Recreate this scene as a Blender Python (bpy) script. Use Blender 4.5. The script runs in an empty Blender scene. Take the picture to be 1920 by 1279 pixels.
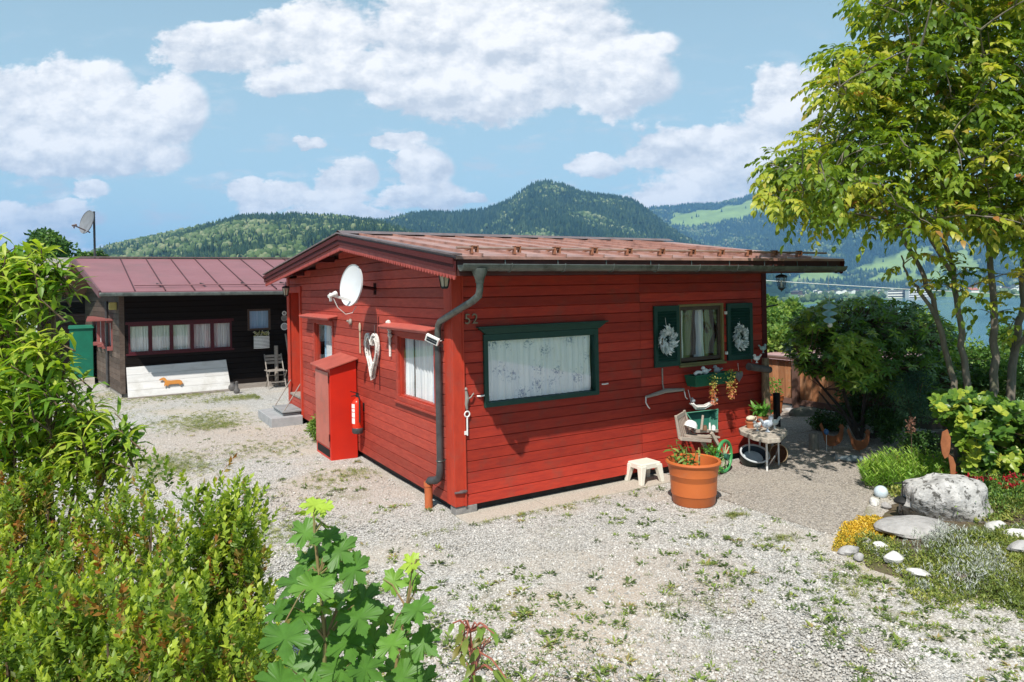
import bpy, math, random
import numpy as np
from mathutils import Vector, Matrix
random.seed(7); rng = np.random.default_rng(11)
SC = bpy.context.scene; COL = SC.collection
rad = math.radians
# ------------------------------------------------------------------ camera
YAW = rad(30.6); ROLL = rad(1.08); FPX = 1319.0
FW = Vector((math.sin(YAW), math.cos(YAW), 0)); RT = Vector((math.cos(YAW), -math.sin(YAW), 0)); UP = Vector((0, 0, 1))
CAM = Vector((-3.309, -6.851, 2.35))
cd = bpy.data.cameras.new('camera'); cam = bpy.data.objects.new('camera', cd); COL.objects.link(cam)
cd.sensor_width = 36; cd.lens = FPX / 1920 * 36; cd.shift_y = -100 / 1920; cd.clip_start = .05; cd.clip_end = 30000
c_, s_ = math.cos(ROLL), math.sin(ROLL)
rx = RT * c_ - UP * s_; ux = RT * s_ + UP * c_      # image right / up
cam.matrix_world = Matrix(((rx.x, ux.x, -FW.x, CAM.x), (rx.y, ux.y, -FW.y, CAM.y), (rx.z, ux.z, -FW.z, CAM.z), (0, 0, 0, 1)))
SC.camera = cam
# ------------------------------------------------------------------ light
SUN = Vector((1.0, .97, -1.80)).normalized()         # direction the light travels
sd = bpy.data.lights.new('sun', 'SUN'); sd.energy = 5.0; sd.angle = rad(.53); sd.color = (1.0, .955, .89)
so = bpy.data.objects.new('sun', sd); COL.objects.link(so); so.rotation_euler = SUN.to_track_quat('-Z', 'Y').to_euler()
W = bpy.data.worlds.new('World'); SC.world = W; W.use_nodes = True
def world():
    nt = W.node_tree; N = nt.nodes; L = nt.links; N.clear()
    def nd(t, **k):
        n = N.new(t)
        for a, v in k.items(): setattr(n, a, v)
        return n
    def vm(op, a, b=None, c=None):
        n = nd('ShaderNodeVectorMath', operation=op)
        for i, v in enumerate((a, b, c)):
            if v is None: continue
            if hasattr(v, 'links') or hasattr(v, 'is_linked'): L.new(v, n.inputs[i])
            else: n.inputs[i].default_value = v
        return n.outputs['Value'] if op in ('DOT_PRODUCT', 'LENGTH') else n.outputs[0]
    def mt(op, a, b=None, c=None, clamp=False):
        n = nd('ShaderNodeMath', operation=op, use_clamp=clamp)
        for i, v in enumerate((a, b, c)):
            if v is None: continue
            if hasattr(v, 'is_linked'): L.new(v, n.inputs[i])
            else: n.inputs[i].default_value = v
        return n.outputs[0]
    sky = nd('ShaderNodeTexSky', sky_type='NISHITA', sun_disc=False)
    sky.sun_elevation = math.asin(-SUN.z); sky.sun_rotation = math.atan2(-SUN.x, -SUN.y) % (2 * math.pi)
    sky.air_density = 1.0; sky.dust_density = .6; sky.ozone_density = 1.6; sky.altitude = 700
    tc = nd('ShaderNodeTexCoord'); g = tc.outputs['Generated']
    f = mt('MAXIMUM', vm('DOT_PRODUCT', g, tuple(FW)), .05)
    cx = nd('ShaderNodeCombineXYZ')
    L.new(mt('DIVIDE', vm('DOT_PRODUCT', g, tuple(RT)), f), cx.inputs[0])
    L.new(mt('DIVIDE', vm('DOT_PRODUCT', g, (0, 0, 1)), f), cx.inputs[1])
    uv = cx.outputs[0]
    # cumulus banks: azimuth offset, elevation, half width, half height, strength (all as tangents of world directions)
    B = [(-.66, .245, .22, .075), (-.60, .29, .085, .055), (-.64, .20, .20, .035), (-.48, .27, .06, .055), (-.50, .195, .05, .025),
         (-.72, .085, .13, .045), (-.63, .115, .06, .022), (-.60, .155, .035, .016), (-.40, .345, .11, .04), (-.27, .365, .09, .055), (-.10, .36, .15, .085), (-.22, .315, .12, .035), (-.31, .305, .09, .03), (-.02, .33, .2, .07), (-.13, .295, .07, .03),
         (.07, .33, .17, .075), (.12, .285, .13, .04), (-.03, .275, .14, .045), (.0, .40, .16, .07), (.165, .295, .09, .05), (.20, .345, .05, .02),
         (.30, .19, .12, .05), (.40, .235, .08, .07), (.46, .27, .05, .04), (.36, .155, .16, .035), (.23, .19, .07, .025), (.25, .125, .08, .035), (.12, .175, .05, .018),
         (-.37, .148, .05, .022), (-.345, .140, .07, .028), (-.26, .130, .07, .016), (-.226, .165, .042, .034), (-.12, .17, .045, .038), (-.125, .13, .075, .028), (-.16, .215, .05, .014),
         (-.24, .095, .10, .026), (-.53, .055, .08, .022), (-.455, .065, .05, .018), (-.65, .055, .12, .015), (.24, .115, .12, .03), (-.36, .085, .045, .012), (-.07, .13, .04, .012), (-.28,.215,.02,.01)]
    n1 = nd('ShaderNodeTexNoise'); n1.inputs['Scale'].default_value = 9; n1.inputs['Detail'].default_value = 12; n1.inputs['Roughness'].default_value = .63
    st = vm('MULTIPLY', uv, (1.0, 1.5, 1.0)); L.new(st, n1.inputs['Vector'])
    n2 = nd('ShaderNodeTexNoise'); n2.inputs['Scale'].default_value = 9; n2.inputs['Detail'].default_value = 12; n2.inputs['Roughness'].default_value = .63
    L.new(vm('ADD', st, (-.010, .022, 0)), n2.inputs['Vector'])
    n3 = nd('ShaderNodeTexNoise'); n3.inputs['Scale'].default_value = 4.2; n3.inputs['Detail'].default_value = 4
    L.new(st, n3.inputs['Vector'])
    wob = vm('MULTIPLY', vm('SUBTRACT', n1.outputs['Color'], (.5, .5, .5)), (.11, .06, 0)); p = vm('ADD', uv, wob)
    acc = None; low = None
    for (a, b, w, h) in B:
        q = vm('MULTIPLY_ADD', p, (1 / w, 1 / h, 0), (-a / w, -b / h, 0))
        v = mt('SUBTRACT', 1.0, vm('LENGTH', q))
        acc = v if acc is None else mt('SMOOTH_MAX', acc, v, .12)
        q2 = vm('MULTIPLY_ADD', p, (1 / w, 1 / h, 0), (-a / w, -(b + h * .45) / h, 0))
        v2 = mt('SUBTRACT', 1.0, vm('LENGTH', q2))
        low = v2 if low is None else mt('SMOOTH_MAX', low, v2, .12)
    fld = mt('ADD', acc, mt('MULTIPLY', mt('SUBTRACT', n1.outputs['Fac'], .5), 1.75))
    mr = nd('ShaderNodeMapRange', interpolation_type='SMOOTHSTEP'); L.new(fld, mr.inputs['Value'])
    mr.inputs['From Min'].default_value = -.03; mr.inputs['From Max'].default_value = .22
    # thin scattered wisps low in the sky
    n4 = nd('ShaderNodeTexNoise'); n4.inputs['Scale'].default_value = 13; n4.inputs['Detail'].default_value = 10; n4.inputs['Roughness'].default_value = .6; L.new(vm('MULTIPLY', uv, (1.0, 3.0, 1.0)), n4.inputs['Vector'])
    w4 = nd('ShaderNodeMapRange', interpolation_type='SMOOTHSTEP'); L.new(n4.outputs['Fac'], w4.inputs['Value']); w4.inputs['From Min'].default_value = .50; w4.inputs['From Max'].default_value = .68; w4.inputs['To Max'].default_value = .75
    h4 = nd('ShaderNodeMapRange'); L.new(vm('DOT_PRODUCT', g, (0, 0, 1)), h4.inputs['Value']); h4.inputs['From Min'].default_value = .08; h4.inputs['From Max'].default_value = .34; h4.inputs['To Min'].default_value = 1; h4.inputs['To Max'].default_value = .0
    mask = mt('MAXIMUM', mt('MULTIPLY', mr.outputs[0], .97), mt('MULTIPLY', w4.outputs[0], h4.outputs[0]))
    d = mt('SUBTRACT', n1.outputs['Fac'], n2.outputs['Fac'])
    sh = mt('ADD', mt('ADD', mt('MULTIPLY', d, 4.4), .52), mt('MULTIPLY', mt('SUBTRACT', n3.outputs['Fac'], .5), .9))
    sh = mt('ADD', sh, mt('MULTIPLY', mt('SUBTRACT', low, .35), .55), clamp=True)
    cr = nd('ShaderNodeMix', data_type='RGBA'); L.new(sh, cr.inputs['Factor'])
    cr.inputs['A'].default_value = (7.2, 7.7, 8.4, 1); cr.inputs['B'].default_value = (12.2, 12.0, 11.8, 1)
    tint = nd('ShaderNodeMix', data_type='RGBA', blend_type='MULTIPLY'); tint.inputs['Factor'].default_value = 1
    L.new(sky.outputs[0], tint.inputs['A']); tint.inputs['B'].default_value = SKYTINT
    # summer haze pales the sky towards the horizon
    hz = nd('ShaderNodeMix', data_type='RGBA'); e = vm('DOT_PRODUCT', g, (0, 0, 1))
    hr = nd('ShaderNodeMapRange'); L.new(e, hr.inputs['Value']); hr.inputs['From Min'].default_value = 0; hr.inputs['From Max'].default_value = .45
    hr.inputs['To Min'].default_value = .85; hr.inputs['To Max'].default_value = .45
    L.new(hr.outputs[0], hz.inputs['Factor']); L.new(tint.outputs['Result'], hz.inputs['A']); hz.inputs['B'].default_value = (6.6, 9.2, 10.0, 1)
    mx = nd('ShaderNodeMix', data_type='RGBA'); L.new(mask, mx.inputs['Factor']); L.new(hz.outputs['Result'], mx.inputs['A']); L.new(cr.outputs['Result'], mx.inputs['B'])
    bg = nd('ShaderNodeBackground'); bg.inputs['Strength'].default_value = .073; L.new(mx.outputs['Result'], bg.inputs['Color'])
    ou = nd('ShaderNodeOutputWorld'); L.new(bg.outputs[0], ou.inputs['Surface'])
SKYTINT = (.84, 1.08, 1.10, 1)
world()
SC.view_settings.view_transform = 'Standard'; SC.view_settings.look = 'None'; SC.view_settings.gamma = 1; SC.view_settings.use_curve_mapping = False
SC.view_settings.exposure = .42
SC.render.engine = 'CYCLES'
SC.cycles.max_bounces = 8; SC.cycles.transparent_max_bounces = 12; SC.cycles.sample_clamp_indirect = 6
# ------------------------------------------------------------------ pixel -> place on a known wall, ground or distance
def ray(px, py):
    u = px - 960; v = py - 540
    X = (c_ * u - s_ * v) / FPX; Y = (s_ * u + c_ * v) / FPX
    return FW + RT * X - UP * Y
def hit(px, py, ax, val):
    d = ray(px, py); return CAM + d * ((val - CAM[ax]) / d[ax])
def onx(px, py, x): return hit(px, py, 0, x)
def ony(px, py, y): return hit(px, py, 1, y)
def onz(px, py, z=-.1): return hit(px, py, 2, z)
def at(px, py, D): return CAM + ray(px, py) * D
# ------------------------------------------------------------------ materials
MATS = {}
def nodes_of(name):
    m = bpy.data.materials.new(name); m.use_nodes = True; nt = m.node_tree; nt.nodes.clear(); return m, nt, nt.nodes, nt.links
def pbr(name, col, rough=.6, col2=None, scale=6., amt=1., metal=0., bump=0., bscale=60., stretch=(1, 1, 1), tint=0., spec=.3, trans=0., dirt=None, dscale=3., dlo=.5, dhi=.7, ior=None, detail=6, coat=0., bdist=.004):
    """principled surface: two colours mixed by stretched noise, optional per-vertex tint variation, dirt patches, bump"""
    if name in MATS: return MATS[name]
    m, nt, N, L = nodes_of(name)
    out = N.new('ShaderNodeOutputMaterial'); bs = N.new('ShaderNodeBsdfPrincipled')
    bs.inputs['Roughness'].default_value = rough; bs.inputs['Metallic'].default_value = metal; bs.inputs['Specular IOR Level'].default_value = spec
    if coat: bs.inputs['Coat Weight'].default_value = coat; bs.inputs['Coat Roughness'].default_value = .12
    tc = N.new('ShaderNodeTexCoord'); mp = N.new('ShaderNodeMapping'); mp.inputs['Scale'].default_value = stretch; L.new(tc.outputs['Object'], mp.inputs[0])
    c1 = (*col, 1); c2 = (*(col2 or tuple(x * .75 for x in col)), 1)
    no = N.new('ShaderNodeTexNoise'); no.inputs['Scale'].default_value = scale; no.inputs['Detail'].default_value = detail; no.inputs['Roughness'].default_value = .62; L.new(mp.outputs[0], no.inputs['Vector'])
    mr = N.new('ShaderNodeMapRange'); L.new(no.outputs['Fac'], mr.inputs[0]); mr.inputs['From Min'].default_value = .34; mr.inputs['From Max'].default_value = .66; mr.inputs['To Max'].default_value = amt
    mx = N.new('ShaderNodeMix'); mx.data_type = 'RGBA'; mx.inputs['A'].default_value = c1; mx.inputs['B'].default_value = c2; L.new(mr.outputs[0], mx.inputs['Factor'])
    o = mx.outputs['Result']
    if dirt:
        n2 = N.new('ShaderNodeTexNoise'); n2.inputs['Scale'].default_value = dscale; n2.inputs['Detail'].default_value = 8; n2.inputs['Roughness'].default_value = .7; L.new(tc.outputs['Object'], n2.inputs['Vector'])
        r2 = N.new('ShaderNodeMapRange'); L.new(n2.outputs['Fac'], r2.inputs[0]); r2.inputs['From Min'].default_value = dlo; r2.inputs['From Max'].default_value = dhi
        m2 = N.new('ShaderNodeMix'); m2.data_type = 'RGBA'; L.new(r2.outputs[0], m2.inputs['Factor']); L.new(o, m2.inputs['A']); m2.inputs['B'].default_value = (*dirt, 1); o = m2.outputs['Result']
    if tint:
        a = N.new('ShaderNodeAttribute'); a.attribute_name = 'tint'; a.attribute_type = 'GEOMETRY'
        r = N.new('ShaderNodeMapRange'); L.new(a.outputs['Fac'], r.inputs[0]); r.inputs['To Min'].default_value = 1 - tint; r.inputs['To Max'].default_value = 1 + tint
        h = N.new('ShaderNodeHueSaturation'); L.new(r.outputs[0], h.inputs['Value']); L.new(o, h.inputs['Color']); o = h.outputs[0]
    L.new(o, bs.inputs['Base Color'])
    rr = N.new('ShaderNodeMapRange'); L.new(no.outputs['Fac'], rr.inputs[0]); rr.inputs['To Min'].default_value = max(0, rough - .1); rr.inputs['To Max'].default_value = min(1, rough + .1); L.new(rr.outputs[0], bs.inputs['Roughness'])
    if bump:
        b = N.new('ShaderNodeBump'); b.inputs['Strength'].default_value = min(1, bump); b.inputs['Distance'].default_value = bdist
        n3 = N.new('ShaderNodeTexNoise'); n3.inputs['Scale'].default_value = bscale; n3.inputs['Detail'].default_value = 5; L.new(mp.outputs[0], n3.inputs['Vector'])
        L.new(n3.outputs['Fac'], b.inputs['Height']); L.new(b.outputs[0], bs.inputs['Normal'])
    sh = bs.outputs[0]
    if trans:
        t = N.new('ShaderNodeBsdfTranslucent'); L.new(o, t.inputs['Color']); ms = N.new('ShaderNodeMixShader'); ms.inputs[0].default_value = trans
        L.new(sh, ms.inputs[1]); L.new(t.outputs[0], ms.inputs[2]); sh = ms.outputs[0]
    L.new(sh, out.inputs['Surface']); MATS[name] = m; return m
def leafmat(name, stops, rough=.45, trans=.42, spec=.35):
    """leaf: colour ramp driven by a per-leaf tint attribute, light passing through"""
    if name in MATS: return MATS[name]
    m, nt, N, L = nodes_of(name)
    out = N.new('ShaderNodeOutputMaterial'); bs = N.new('ShaderNodeBsdfPrincipled'); bs.inputs['Roughness'].default_value = rough; bs.inputs['Specular IOR Level'].default_value = spec
    a = N.new('ShaderNodeAttribute'); a.attribute_name = 'tint'; cr = N.new('ShaderNodeValToRGB'); L.new(a.outputs['Fac'], cr.inputs[0])
    el = cr.color_ramp.elements
    while len(el) < len(stops): el.new(.5)
    for e, (p, c) in zip(el, stops): e.position = p; e.color = (*c, 1)
    no = N.new('ShaderNodeTexNoise'); no.inputs['Scale'].default_value = 38; tc = N.new('ShaderNodeTexCoord'); L.new(tc.outputs['Object'], no.inputs['Vector'])
    h = N.new('ShaderNodeHueSaturation'); r = N.new('ShaderNodeMapRange'); L.new(no.outputs['Fac'], r.inputs[0]); r.inputs['To Min'].default_value = .72; r.inputs['To Max'].default_value = 1.28
    L.new(r.outputs[0], h.inputs['Value']); L.new(cr.outputs[0], h.inputs['Color']); L.new(h.outputs[0], bs.inputs['Base Color'])
    t = N.new('ShaderNodeBsdfTranslucent'); h2 = N.new('ShaderNodeHueSaturation'); h2.inputs['Value'].default_value = 1.25; h2.inputs['Saturation'].default_value = 1.1; h2.inputs['Hue'].default_value = .492
    L.new(h.outputs[0], h2.inputs['Color']); L.new(h2.outputs[0], t.inputs['Color'])
    ms = N.new('ShaderNodeMixShader'); ms.inputs[0].default_value = trans; L.new(bs.outputs[0], ms.inputs[1]); L.new(t.outputs[0], ms.inputs[2]); L.new(ms.outputs[0], out.inputs['Surface'])
    MATS[name] = m; return m
def glassmat(name='window_glass', col=(.97, .985, .99), refl=.15):
    if name in MATS: return MATS[name]
    m, nt, N, L = nodes_of(name)
    out = N.new('ShaderNodeOutputMaterial'); tr = N.new('ShaderNodeBsdfTransparent'); tr.inputs[0].default_value = (*col, 1)
    gl = N.new('ShaderNodeBsdfGlossy'); gl.inputs['Roughness'].default_value = .02; ge = N.new('ShaderNodeNewGeometry'); dt = N.new('ShaderNodeVectorMath'); dt.operation = 'DOT_PRODUCT'; L.new(ge.outputs['Normal'], dt.inputs[0]); L.new(ge.outputs['Incoming'], dt.inputs[1])
    def mth(op, a, b):
        n = N.new('ShaderNodeMath'); n.operation = op
        for i, v in enumerate((a, b)):
            if hasattr(v, 'is_linked'): L.new(v, n.inputs[i])
            else: n.inputs[i].default_value = v
        return n.outputs[0]
    f = mth('ADD', mth('MULTIPLY', mth('POWER', mth('SUBTRACT', 1.0, mth('ABSOLUTE', dt.outputs['Value'], 0)), 5.0), .9), refl)
    ms = N.new('ShaderNodeMixShader'); L.new(f, ms.inputs[0]); L.new(tr.outputs[0], ms.inputs[1]); L.new(gl.outputs[0], ms.inputs[2]); L.new(ms.outputs[0], out.inputs['Surface'])
    MATS[name] = m; return m
# ------------------------------------------------------------------ mesh builder
OFF = {}
class MB:
    def __init__(s): s.v = []; s.f = []; s.t = []
    def add(s, vs, fs, tint=.5, M=None):
        b = len(s.v); s.v += [tuple(M @ Vector(p)) if M is not None else tuple(p) for p in vs]
        s.t += [tint] * len(vs); s.f += [tuple(i + b for i in f) for f in fs]; return s
    def box(s, a, b, tint=.5, M=None):
        x0, y0, z0 = (min(a[i], b[i]) for i in range(3)); x1, y1, z1 = (max(a[i], b[i]) for i in range(3))
        return s.add([(x0, y0, z0), (x1, y0, z0), (x1, y1, z0), (x0, y1, z0), (x0, y0, z1), (x1, y0, z1), (x1, y1, z1), (x0, y1, z1)],
                     [(0, 3, 2, 1), (4, 5, 6, 7), (0, 1, 5, 4), (1, 2, 6, 5), (2, 3, 7, 6), (3, 0, 4, 7)], tint, M)
    def bar(s, p, q, w, h, up=(0, 0, 1), tint=.5):
        """rectangular bar from p to q, w across, h along up"""
        p = Vector(p); q = Vector(q); d = (q - p).normalized(); u = Vector(up); sd_ = d.cross(u)
        if sd_.length < 1e-5: sd_ = d.cross(Vector((1, 0, 0)))
        sd_.normalize(); u = sd_.cross(d)
        a = sd_ * (w / 2); b = u * (h / 2)
        return s.add([p - a - b, p + a - b, p + a + b, p - a + b, q - a - b, q + a - b, q + a + b, q - a + b],
                     [(0, 3, 2, 1), (4, 5, 6, 7), (0, 1, 5, 4), (1, 2, 6, 5), (2, 3, 7, 6), (3, 0, 4, 7)], tint)
    def prism(s, pts, vec, tint=.5):
        """polygon (list of 3d points) extruded along vec"""
        n = len(pts); vec = Vector(vec); vs = [Vector(p) for p in pts] + [Vector(p) + vec for p in pts]
        return s.add(vs, [tuple(range(n))[::-1], tuple(range(n, 2 * n))] + [(i, (i + 1) % n, (i + 1) % n + n, i + n) for i in range(n)], tint)
    def tube(s, pts, r, n=8, cap=True, tint=.5):
        pts = [Vector(p) for p in pts]; m = len(pts); r = [r] * m if not hasattr(r, '__len__') else r
        vs = []; ref = None
        for i, p in enumerate(pts):
            d = (pts[min(i + 1, m - 1)] - pts[max(i - 1, 0)])
            d = d.normalized() if d.length > 1e-9 else Vector((0, 0, 1))
            if ref is None: ref = Vector((0, 0, 1)) if abs(d.z) < .9 else Vector((1, 0, 0))
            a = d.cross(ref); a = a.normalized() if a.length > 1e-6 else d.orthogonal().normalized()
            b = a.cross(d); ref = b if True else ref
            for k in range(n):
                t = 2 * math.pi * k / n; vs.append(p + (a * math.cos(t) + b * math.sin(t)) * r[i])
        fs = [(i * n + k, i * n + (k + 1) % n, (i + 1) * n + (k + 1) % n, (i + 1) * n + k) for i in range(m - 1) for k in range(n)]
        if cap: fs += [tuple(range(n))[::-1], tuple(range((m - 1) * n, m * n))]
        return s.add(vs, fs, tint)
    def lathe(s, c, prof, n=32, sx=1, sy=1, M=None, tint=.5, cap=False):
        """profile (r, z) turned about the vertical through c"""
        c = Vector(c); vs = []
        for r, z in prof:
            for k in range(n):
                t = 2 * math.pi * k / n; q = Vector((r * math.cos(t) * sx, r * math.sin(t) * sy, z))
                vs.append(c + (M @ q if M is not None else q))
        m = len(prof); fs = [(i * n + k, i * n + (k + 1) % n, (i + 1) * n + (k + 1) % n, (i + 1) * n + k) for i in range(m - 1) for k in range(n)]
        if cap: fs += [tuple(range(n))[::-1], tuple(range((m - 1) * n, m * n))]
        return s.add(vs, fs, tint)
    def ball(s, c, r, n=12, m=8, jit=0, M=None, tint=.5):
        r = (r, r, r) if not hasattr(r, '__len__') else r; c = Vector(c); vs = []; fs = []
        for i in range(m + 1):
            ph = math.pi * i / m
            for k in range(n):
                t = 2 * math.pi * k / n; j = 1 + random.uniform(-jit, jit)
                q = Vector((r[0] * math.sin(ph) * math.cos(t), r[1] * math.sin(ph) * math.sin(t), r[2] * math.cos(ph))) * j
                vs.append(c + (M @ q if M is not None else q))
        for i in range(m):
            for k in range(n): fs.append((i * n + k, (i + 1) * n + k, (i + 1) * n + (k + 1) % n, i * n + (k + 1) % n))
        return s.add(vs, fs, tint)
    def torus(s, c, R, r, n=28, m=8, M=None, tint=.5):
        vs = []; c = Vector(c)
        for i in range(n):
            a = 2 * math.pi * i / n
            for k in range(m):
                b = 2 * math.pi * k / m; q = Vector(((R + r * math.cos(b)) * math.cos(a), (R + r * math.cos(b)) * math.sin(a), r * math.sin(b)))
                vs.append(c + (M @ q if M is not None else q))
        return s.add(vs, [(i * m + k, ((i + 1) % n) * m + k, ((i + 1) % n) * m + (k + 1) % m, i * m + (k + 1) % m) for i in range(n) for k in range(m)], tint)
    def build(s, name, mat, parent=None, smooth=None, bevel=0, origin=None, tint=True):
        me = bpy.data.meshes.new(name)
        off = Vector(OFF.get(parent.name, (0, 0, 0))) if parent is not None else Vector(origin or (0, 0, 0))
        me.from_pydata([tuple(Vector(p) - off) for p in s.v], [], s.f); me.materials.append(mat)
        at_ = me.attributes.new('tint', 'FLOAT', 'POINT'); at_.data.foreach_set('value', s.t)
        me.update()
        if smooth:
            me.polygons.foreach_set('use_smooth', [True] * len(me.polygons)); me.set_sharp_from_angle(angle=rad(smooth if smooth is not True else 40))
        o = bpy.data.objects.new(name, me); COL.objects.link(o)
        if parent is not None: o.parent = parent; OFF[o.name] = off
        else: o.location = off; OFF[o.name] = off
        if bevel:
            b = o.modifiers.new('bevel', 'BEVEL'); b.width = bevel; b.segments = 2; b.limit_method = 'ANGLE'; b.angle_limit = rad(40)
        return o
def tag(o, label=None, cat=None, group=None, kind=None):
    if label: o['label'] = label
    if cat: o['category'] = cat
    if group: o['group'] = group
    if kind: o['kind'] = kind
    return o
def thing(name, loc, label, cat, group=None):
    o = bpy.data.objects.new(name, None); COL.objects.link(o); o.location = loc; o.empty_display_size = .1; OFF[o.name] = tuple(loc); return tag(o, label, cat, group)
# ------------------------------------------------------------------ numpy leaf clouds
T_FOLD = (np.array([(0, 0, 0), (.45, .5, .07), (1, 0, -.10), (.45, -.5, .07), (.5, 0, 0)], float), [(0, 4, 2, 1), (0, 3, 2, 4)])
T_LONG = (np.array([(0, 0, 0), (.28, 0, .05), (.64, 0, .02), (1, 0, -.2), (.3, .42, .09), (.66, .40, .05), (.3, -.42, .09), (.66, -.40, .05)], float),
          [(0, 1, 4), (0, 6, 1), (1, 2, 5, 4), (1, 6, 7, 2), (2, 3, 5), (2, 7, 3)])
T_OVAL = (np.array([(0, 0, 0), (.22, .34, .05), (.6, .5, .06), (.9, .26, 0), (1, 0, -.06), (.9, -.26, 0), (.6, -.5, .06), (.22, -.34, .05), (.5, 0, -.01)], float),
          [(0, 8, 2, 1), (8, 4, 3, 2), (0, 7, 6, 8), (8, 6, 5, 4)])
def _maple():
    o = [(0, 0), (.05, .18), (-.05, .42), (.14, .46), (.22, .62), (.34, .50), (.40, .42), (.48, .62), (.66, .72), (.66, .50), (.78, .44), (.66, .26), (.60, .17), (.78, .22), (.84, .12), (1.05, .0)]
    v = [(x, y, .10 * abs(y) - .14 * x * x + (.05 if i % 4 == 3 else -.045 * (i % 2))) for i, (x, y) in enumerate(o)]; 
    w = [v[0]]
    for i in range(1, len(v)):        # toothed margin
        a, b = w[-1] if i > 1 else v[0], v[i]; a = v[i - 1]; L_ = math.hypot(b[0] - a[0], b[1] - a[1])
        if L_ > .1: nx_, ny_ = -(b[1] - a[1]) / L_, (b[0] - a[0]) / L_; w += [(a[0] + (b[0] - a[0]) * f + nx_ * o_, a[1] + (b[1] - a[1]) * f + ny_ * o_, a[2] + (b[2] - a[2]) * f) for f, o_ in ((.35, .022), (.5, -.012), (.8, .02))]
        w.append(b)
    v = w; n = len(v); v += [(x, -y, z) for x, y, z in v[1:-1]]; c = len(v); v.append((.42, 0, -.03))
    ring = list(range(n)) + list(range(len(v) - 2, n - 1, -1))
    return np.array(v, float), [(c, ring[i], ring[(i + 1) % len(ring)]) for i in range(len(ring))]
T_MAPLE = _maple()
T_CARD = (np.array([(0, -.5, 0), (0, .5, 0), (1, .4, .15), (1, -.4, -.1)], float), [(0, 3, 2, 1)])
def nrm(a): return a / np.maximum(np.linalg.norm(a, axis=-1, keepdims=True), 1e-9)
def leaves(name, P, Dv, Nv, Ls, Ws, tint, T, mat, parent=None, origin=None, smooth=True):
    P = np.asarray(P, float); n = len(P); Dv = nrm(np.asarray(Dv, float)); Nv = np.asarray(Nv, float); Nv = nrm(Nv - (Nv * Dv).sum(1, keepdims=True) * Dv); S = np.cross(Nv, Dv)
    Ls = np.broadcast_to(Ls, n)[:, None, None]; Ws = np.broadcast_to(Ws, n)[:, None, None]; t, fs = T; k = len(t)
    V = P[:, None, :] + Ls * (Dv[:, None, :] * t[None, :, 0:1] + Nv[:, None, :] * t[None, :, 2:3]) + Ws * S[:, None, :] * t[None, :, 1:2]
    off = np.array(OFF[parent.name] if parent is not None else (origin or (0, 0, 0)), float); V = V.reshape(-1, 3) - off
    lt = np.array([len(f) for f in fs]); li = np.concatenate([np.array(f) for f in fs])
    LI = (li[None, :] + (np.arange(n) * k)[:, None]).reshape(-1); LT = np.tile(lt, n); LS = np.concatenate([[0], np.cumsum(LT)[:-1]])
    me = bpy.data.meshes.new(name); me.vertices.add(len(V)); me.vertices.foreach_set('co', V.astype(np.float32).ravel())
    me.loops.add(len(LI)); me.loops.foreach_set('vertex_index', LI.astype(np.int32)); me.polygons.add(len(LT)); me.polygons.foreach_set('loop_start', LS.astype(np.int32)); me.polygons.foreach_set('loop_total', LT.astype(np.int32))
    a = me.attributes.new('tint', 'FLOAT', 'POINT'); a.data.foreach_set('value', np.repeat(np.clip(np.broadcast_to(tint, n), 0, 1), k).astype(np.float32))
    me.materials.append(mat); me.update(calc_edges=True)
    if smooth: me.polygons.foreach_set('use_smooth', np.ones(len(LT), bool))
    o = bpy.data.objects.new(name, me); COL.objects.link(o)
    if parent is not None: o.parent = parent; OFF[o.name] = tuple(off)
    else: o.location = tuple(off); OFF[o.name] = tuple(off)
    return o
def rdir(n, up=0.): 
    v = rng.normal(size=(n, 3)); v = nrm(v); v[:, 2] += up; return nrm(v)
# ================================================================== SETTING
GZ = -.1
def gz(x, y):
    e = np.maximum(np.maximum(np.asarray(x, float) - 8.9, np.asarray(y, float) - 36), 0)
    w = np.maximum(-np.asarray(x, float) - 40, 0)
    return -.12 - 35 * (1 - np.exp(-e / 48)) - 10 * (1 - np.exp(-w / 200))
def sheet(name, xs, ys, zf, mat, kind='structure', smooth=True):
    X, Y = np.meshgrid(xs, ys); Z = zf(X, Y); nx, ny = len(xs), len(ys)
    V = np.stack([X, Y, Z], -1).reshape(-1, 3); i = np.arange((ny - 1) * (nx - 1)); r, c = i // (nx - 1), i % (nx - 1); a = r * nx + c
    F = np.stack([a, a + 1, a + nx + 1, a + nx], -1)
    me = bpy.data.meshes.new(name); me.from_pydata(V.tolist(), [], F.tolist()); me.materials.append(mat)
    if smooth: me.polygons.foreach_set('use_smooth', [True] * len(F))
    o = bpy.data.objects.new(name, me); COL.objects.link(o); OFF[name] = (0, 0, 0)
    if kind: o['kind'] = kind
    return o
def stretch(lo, hi, c, d0, g):
    a = [c]; d = d0
    while a[-1] < hi: a.append(a[-1] + d); d *= g
    b = [c]; d = d0
    while b[-1] > lo: b.append(b[-1] - d); d *= g
    return np.array(sorted(set(a + b)))
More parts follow.
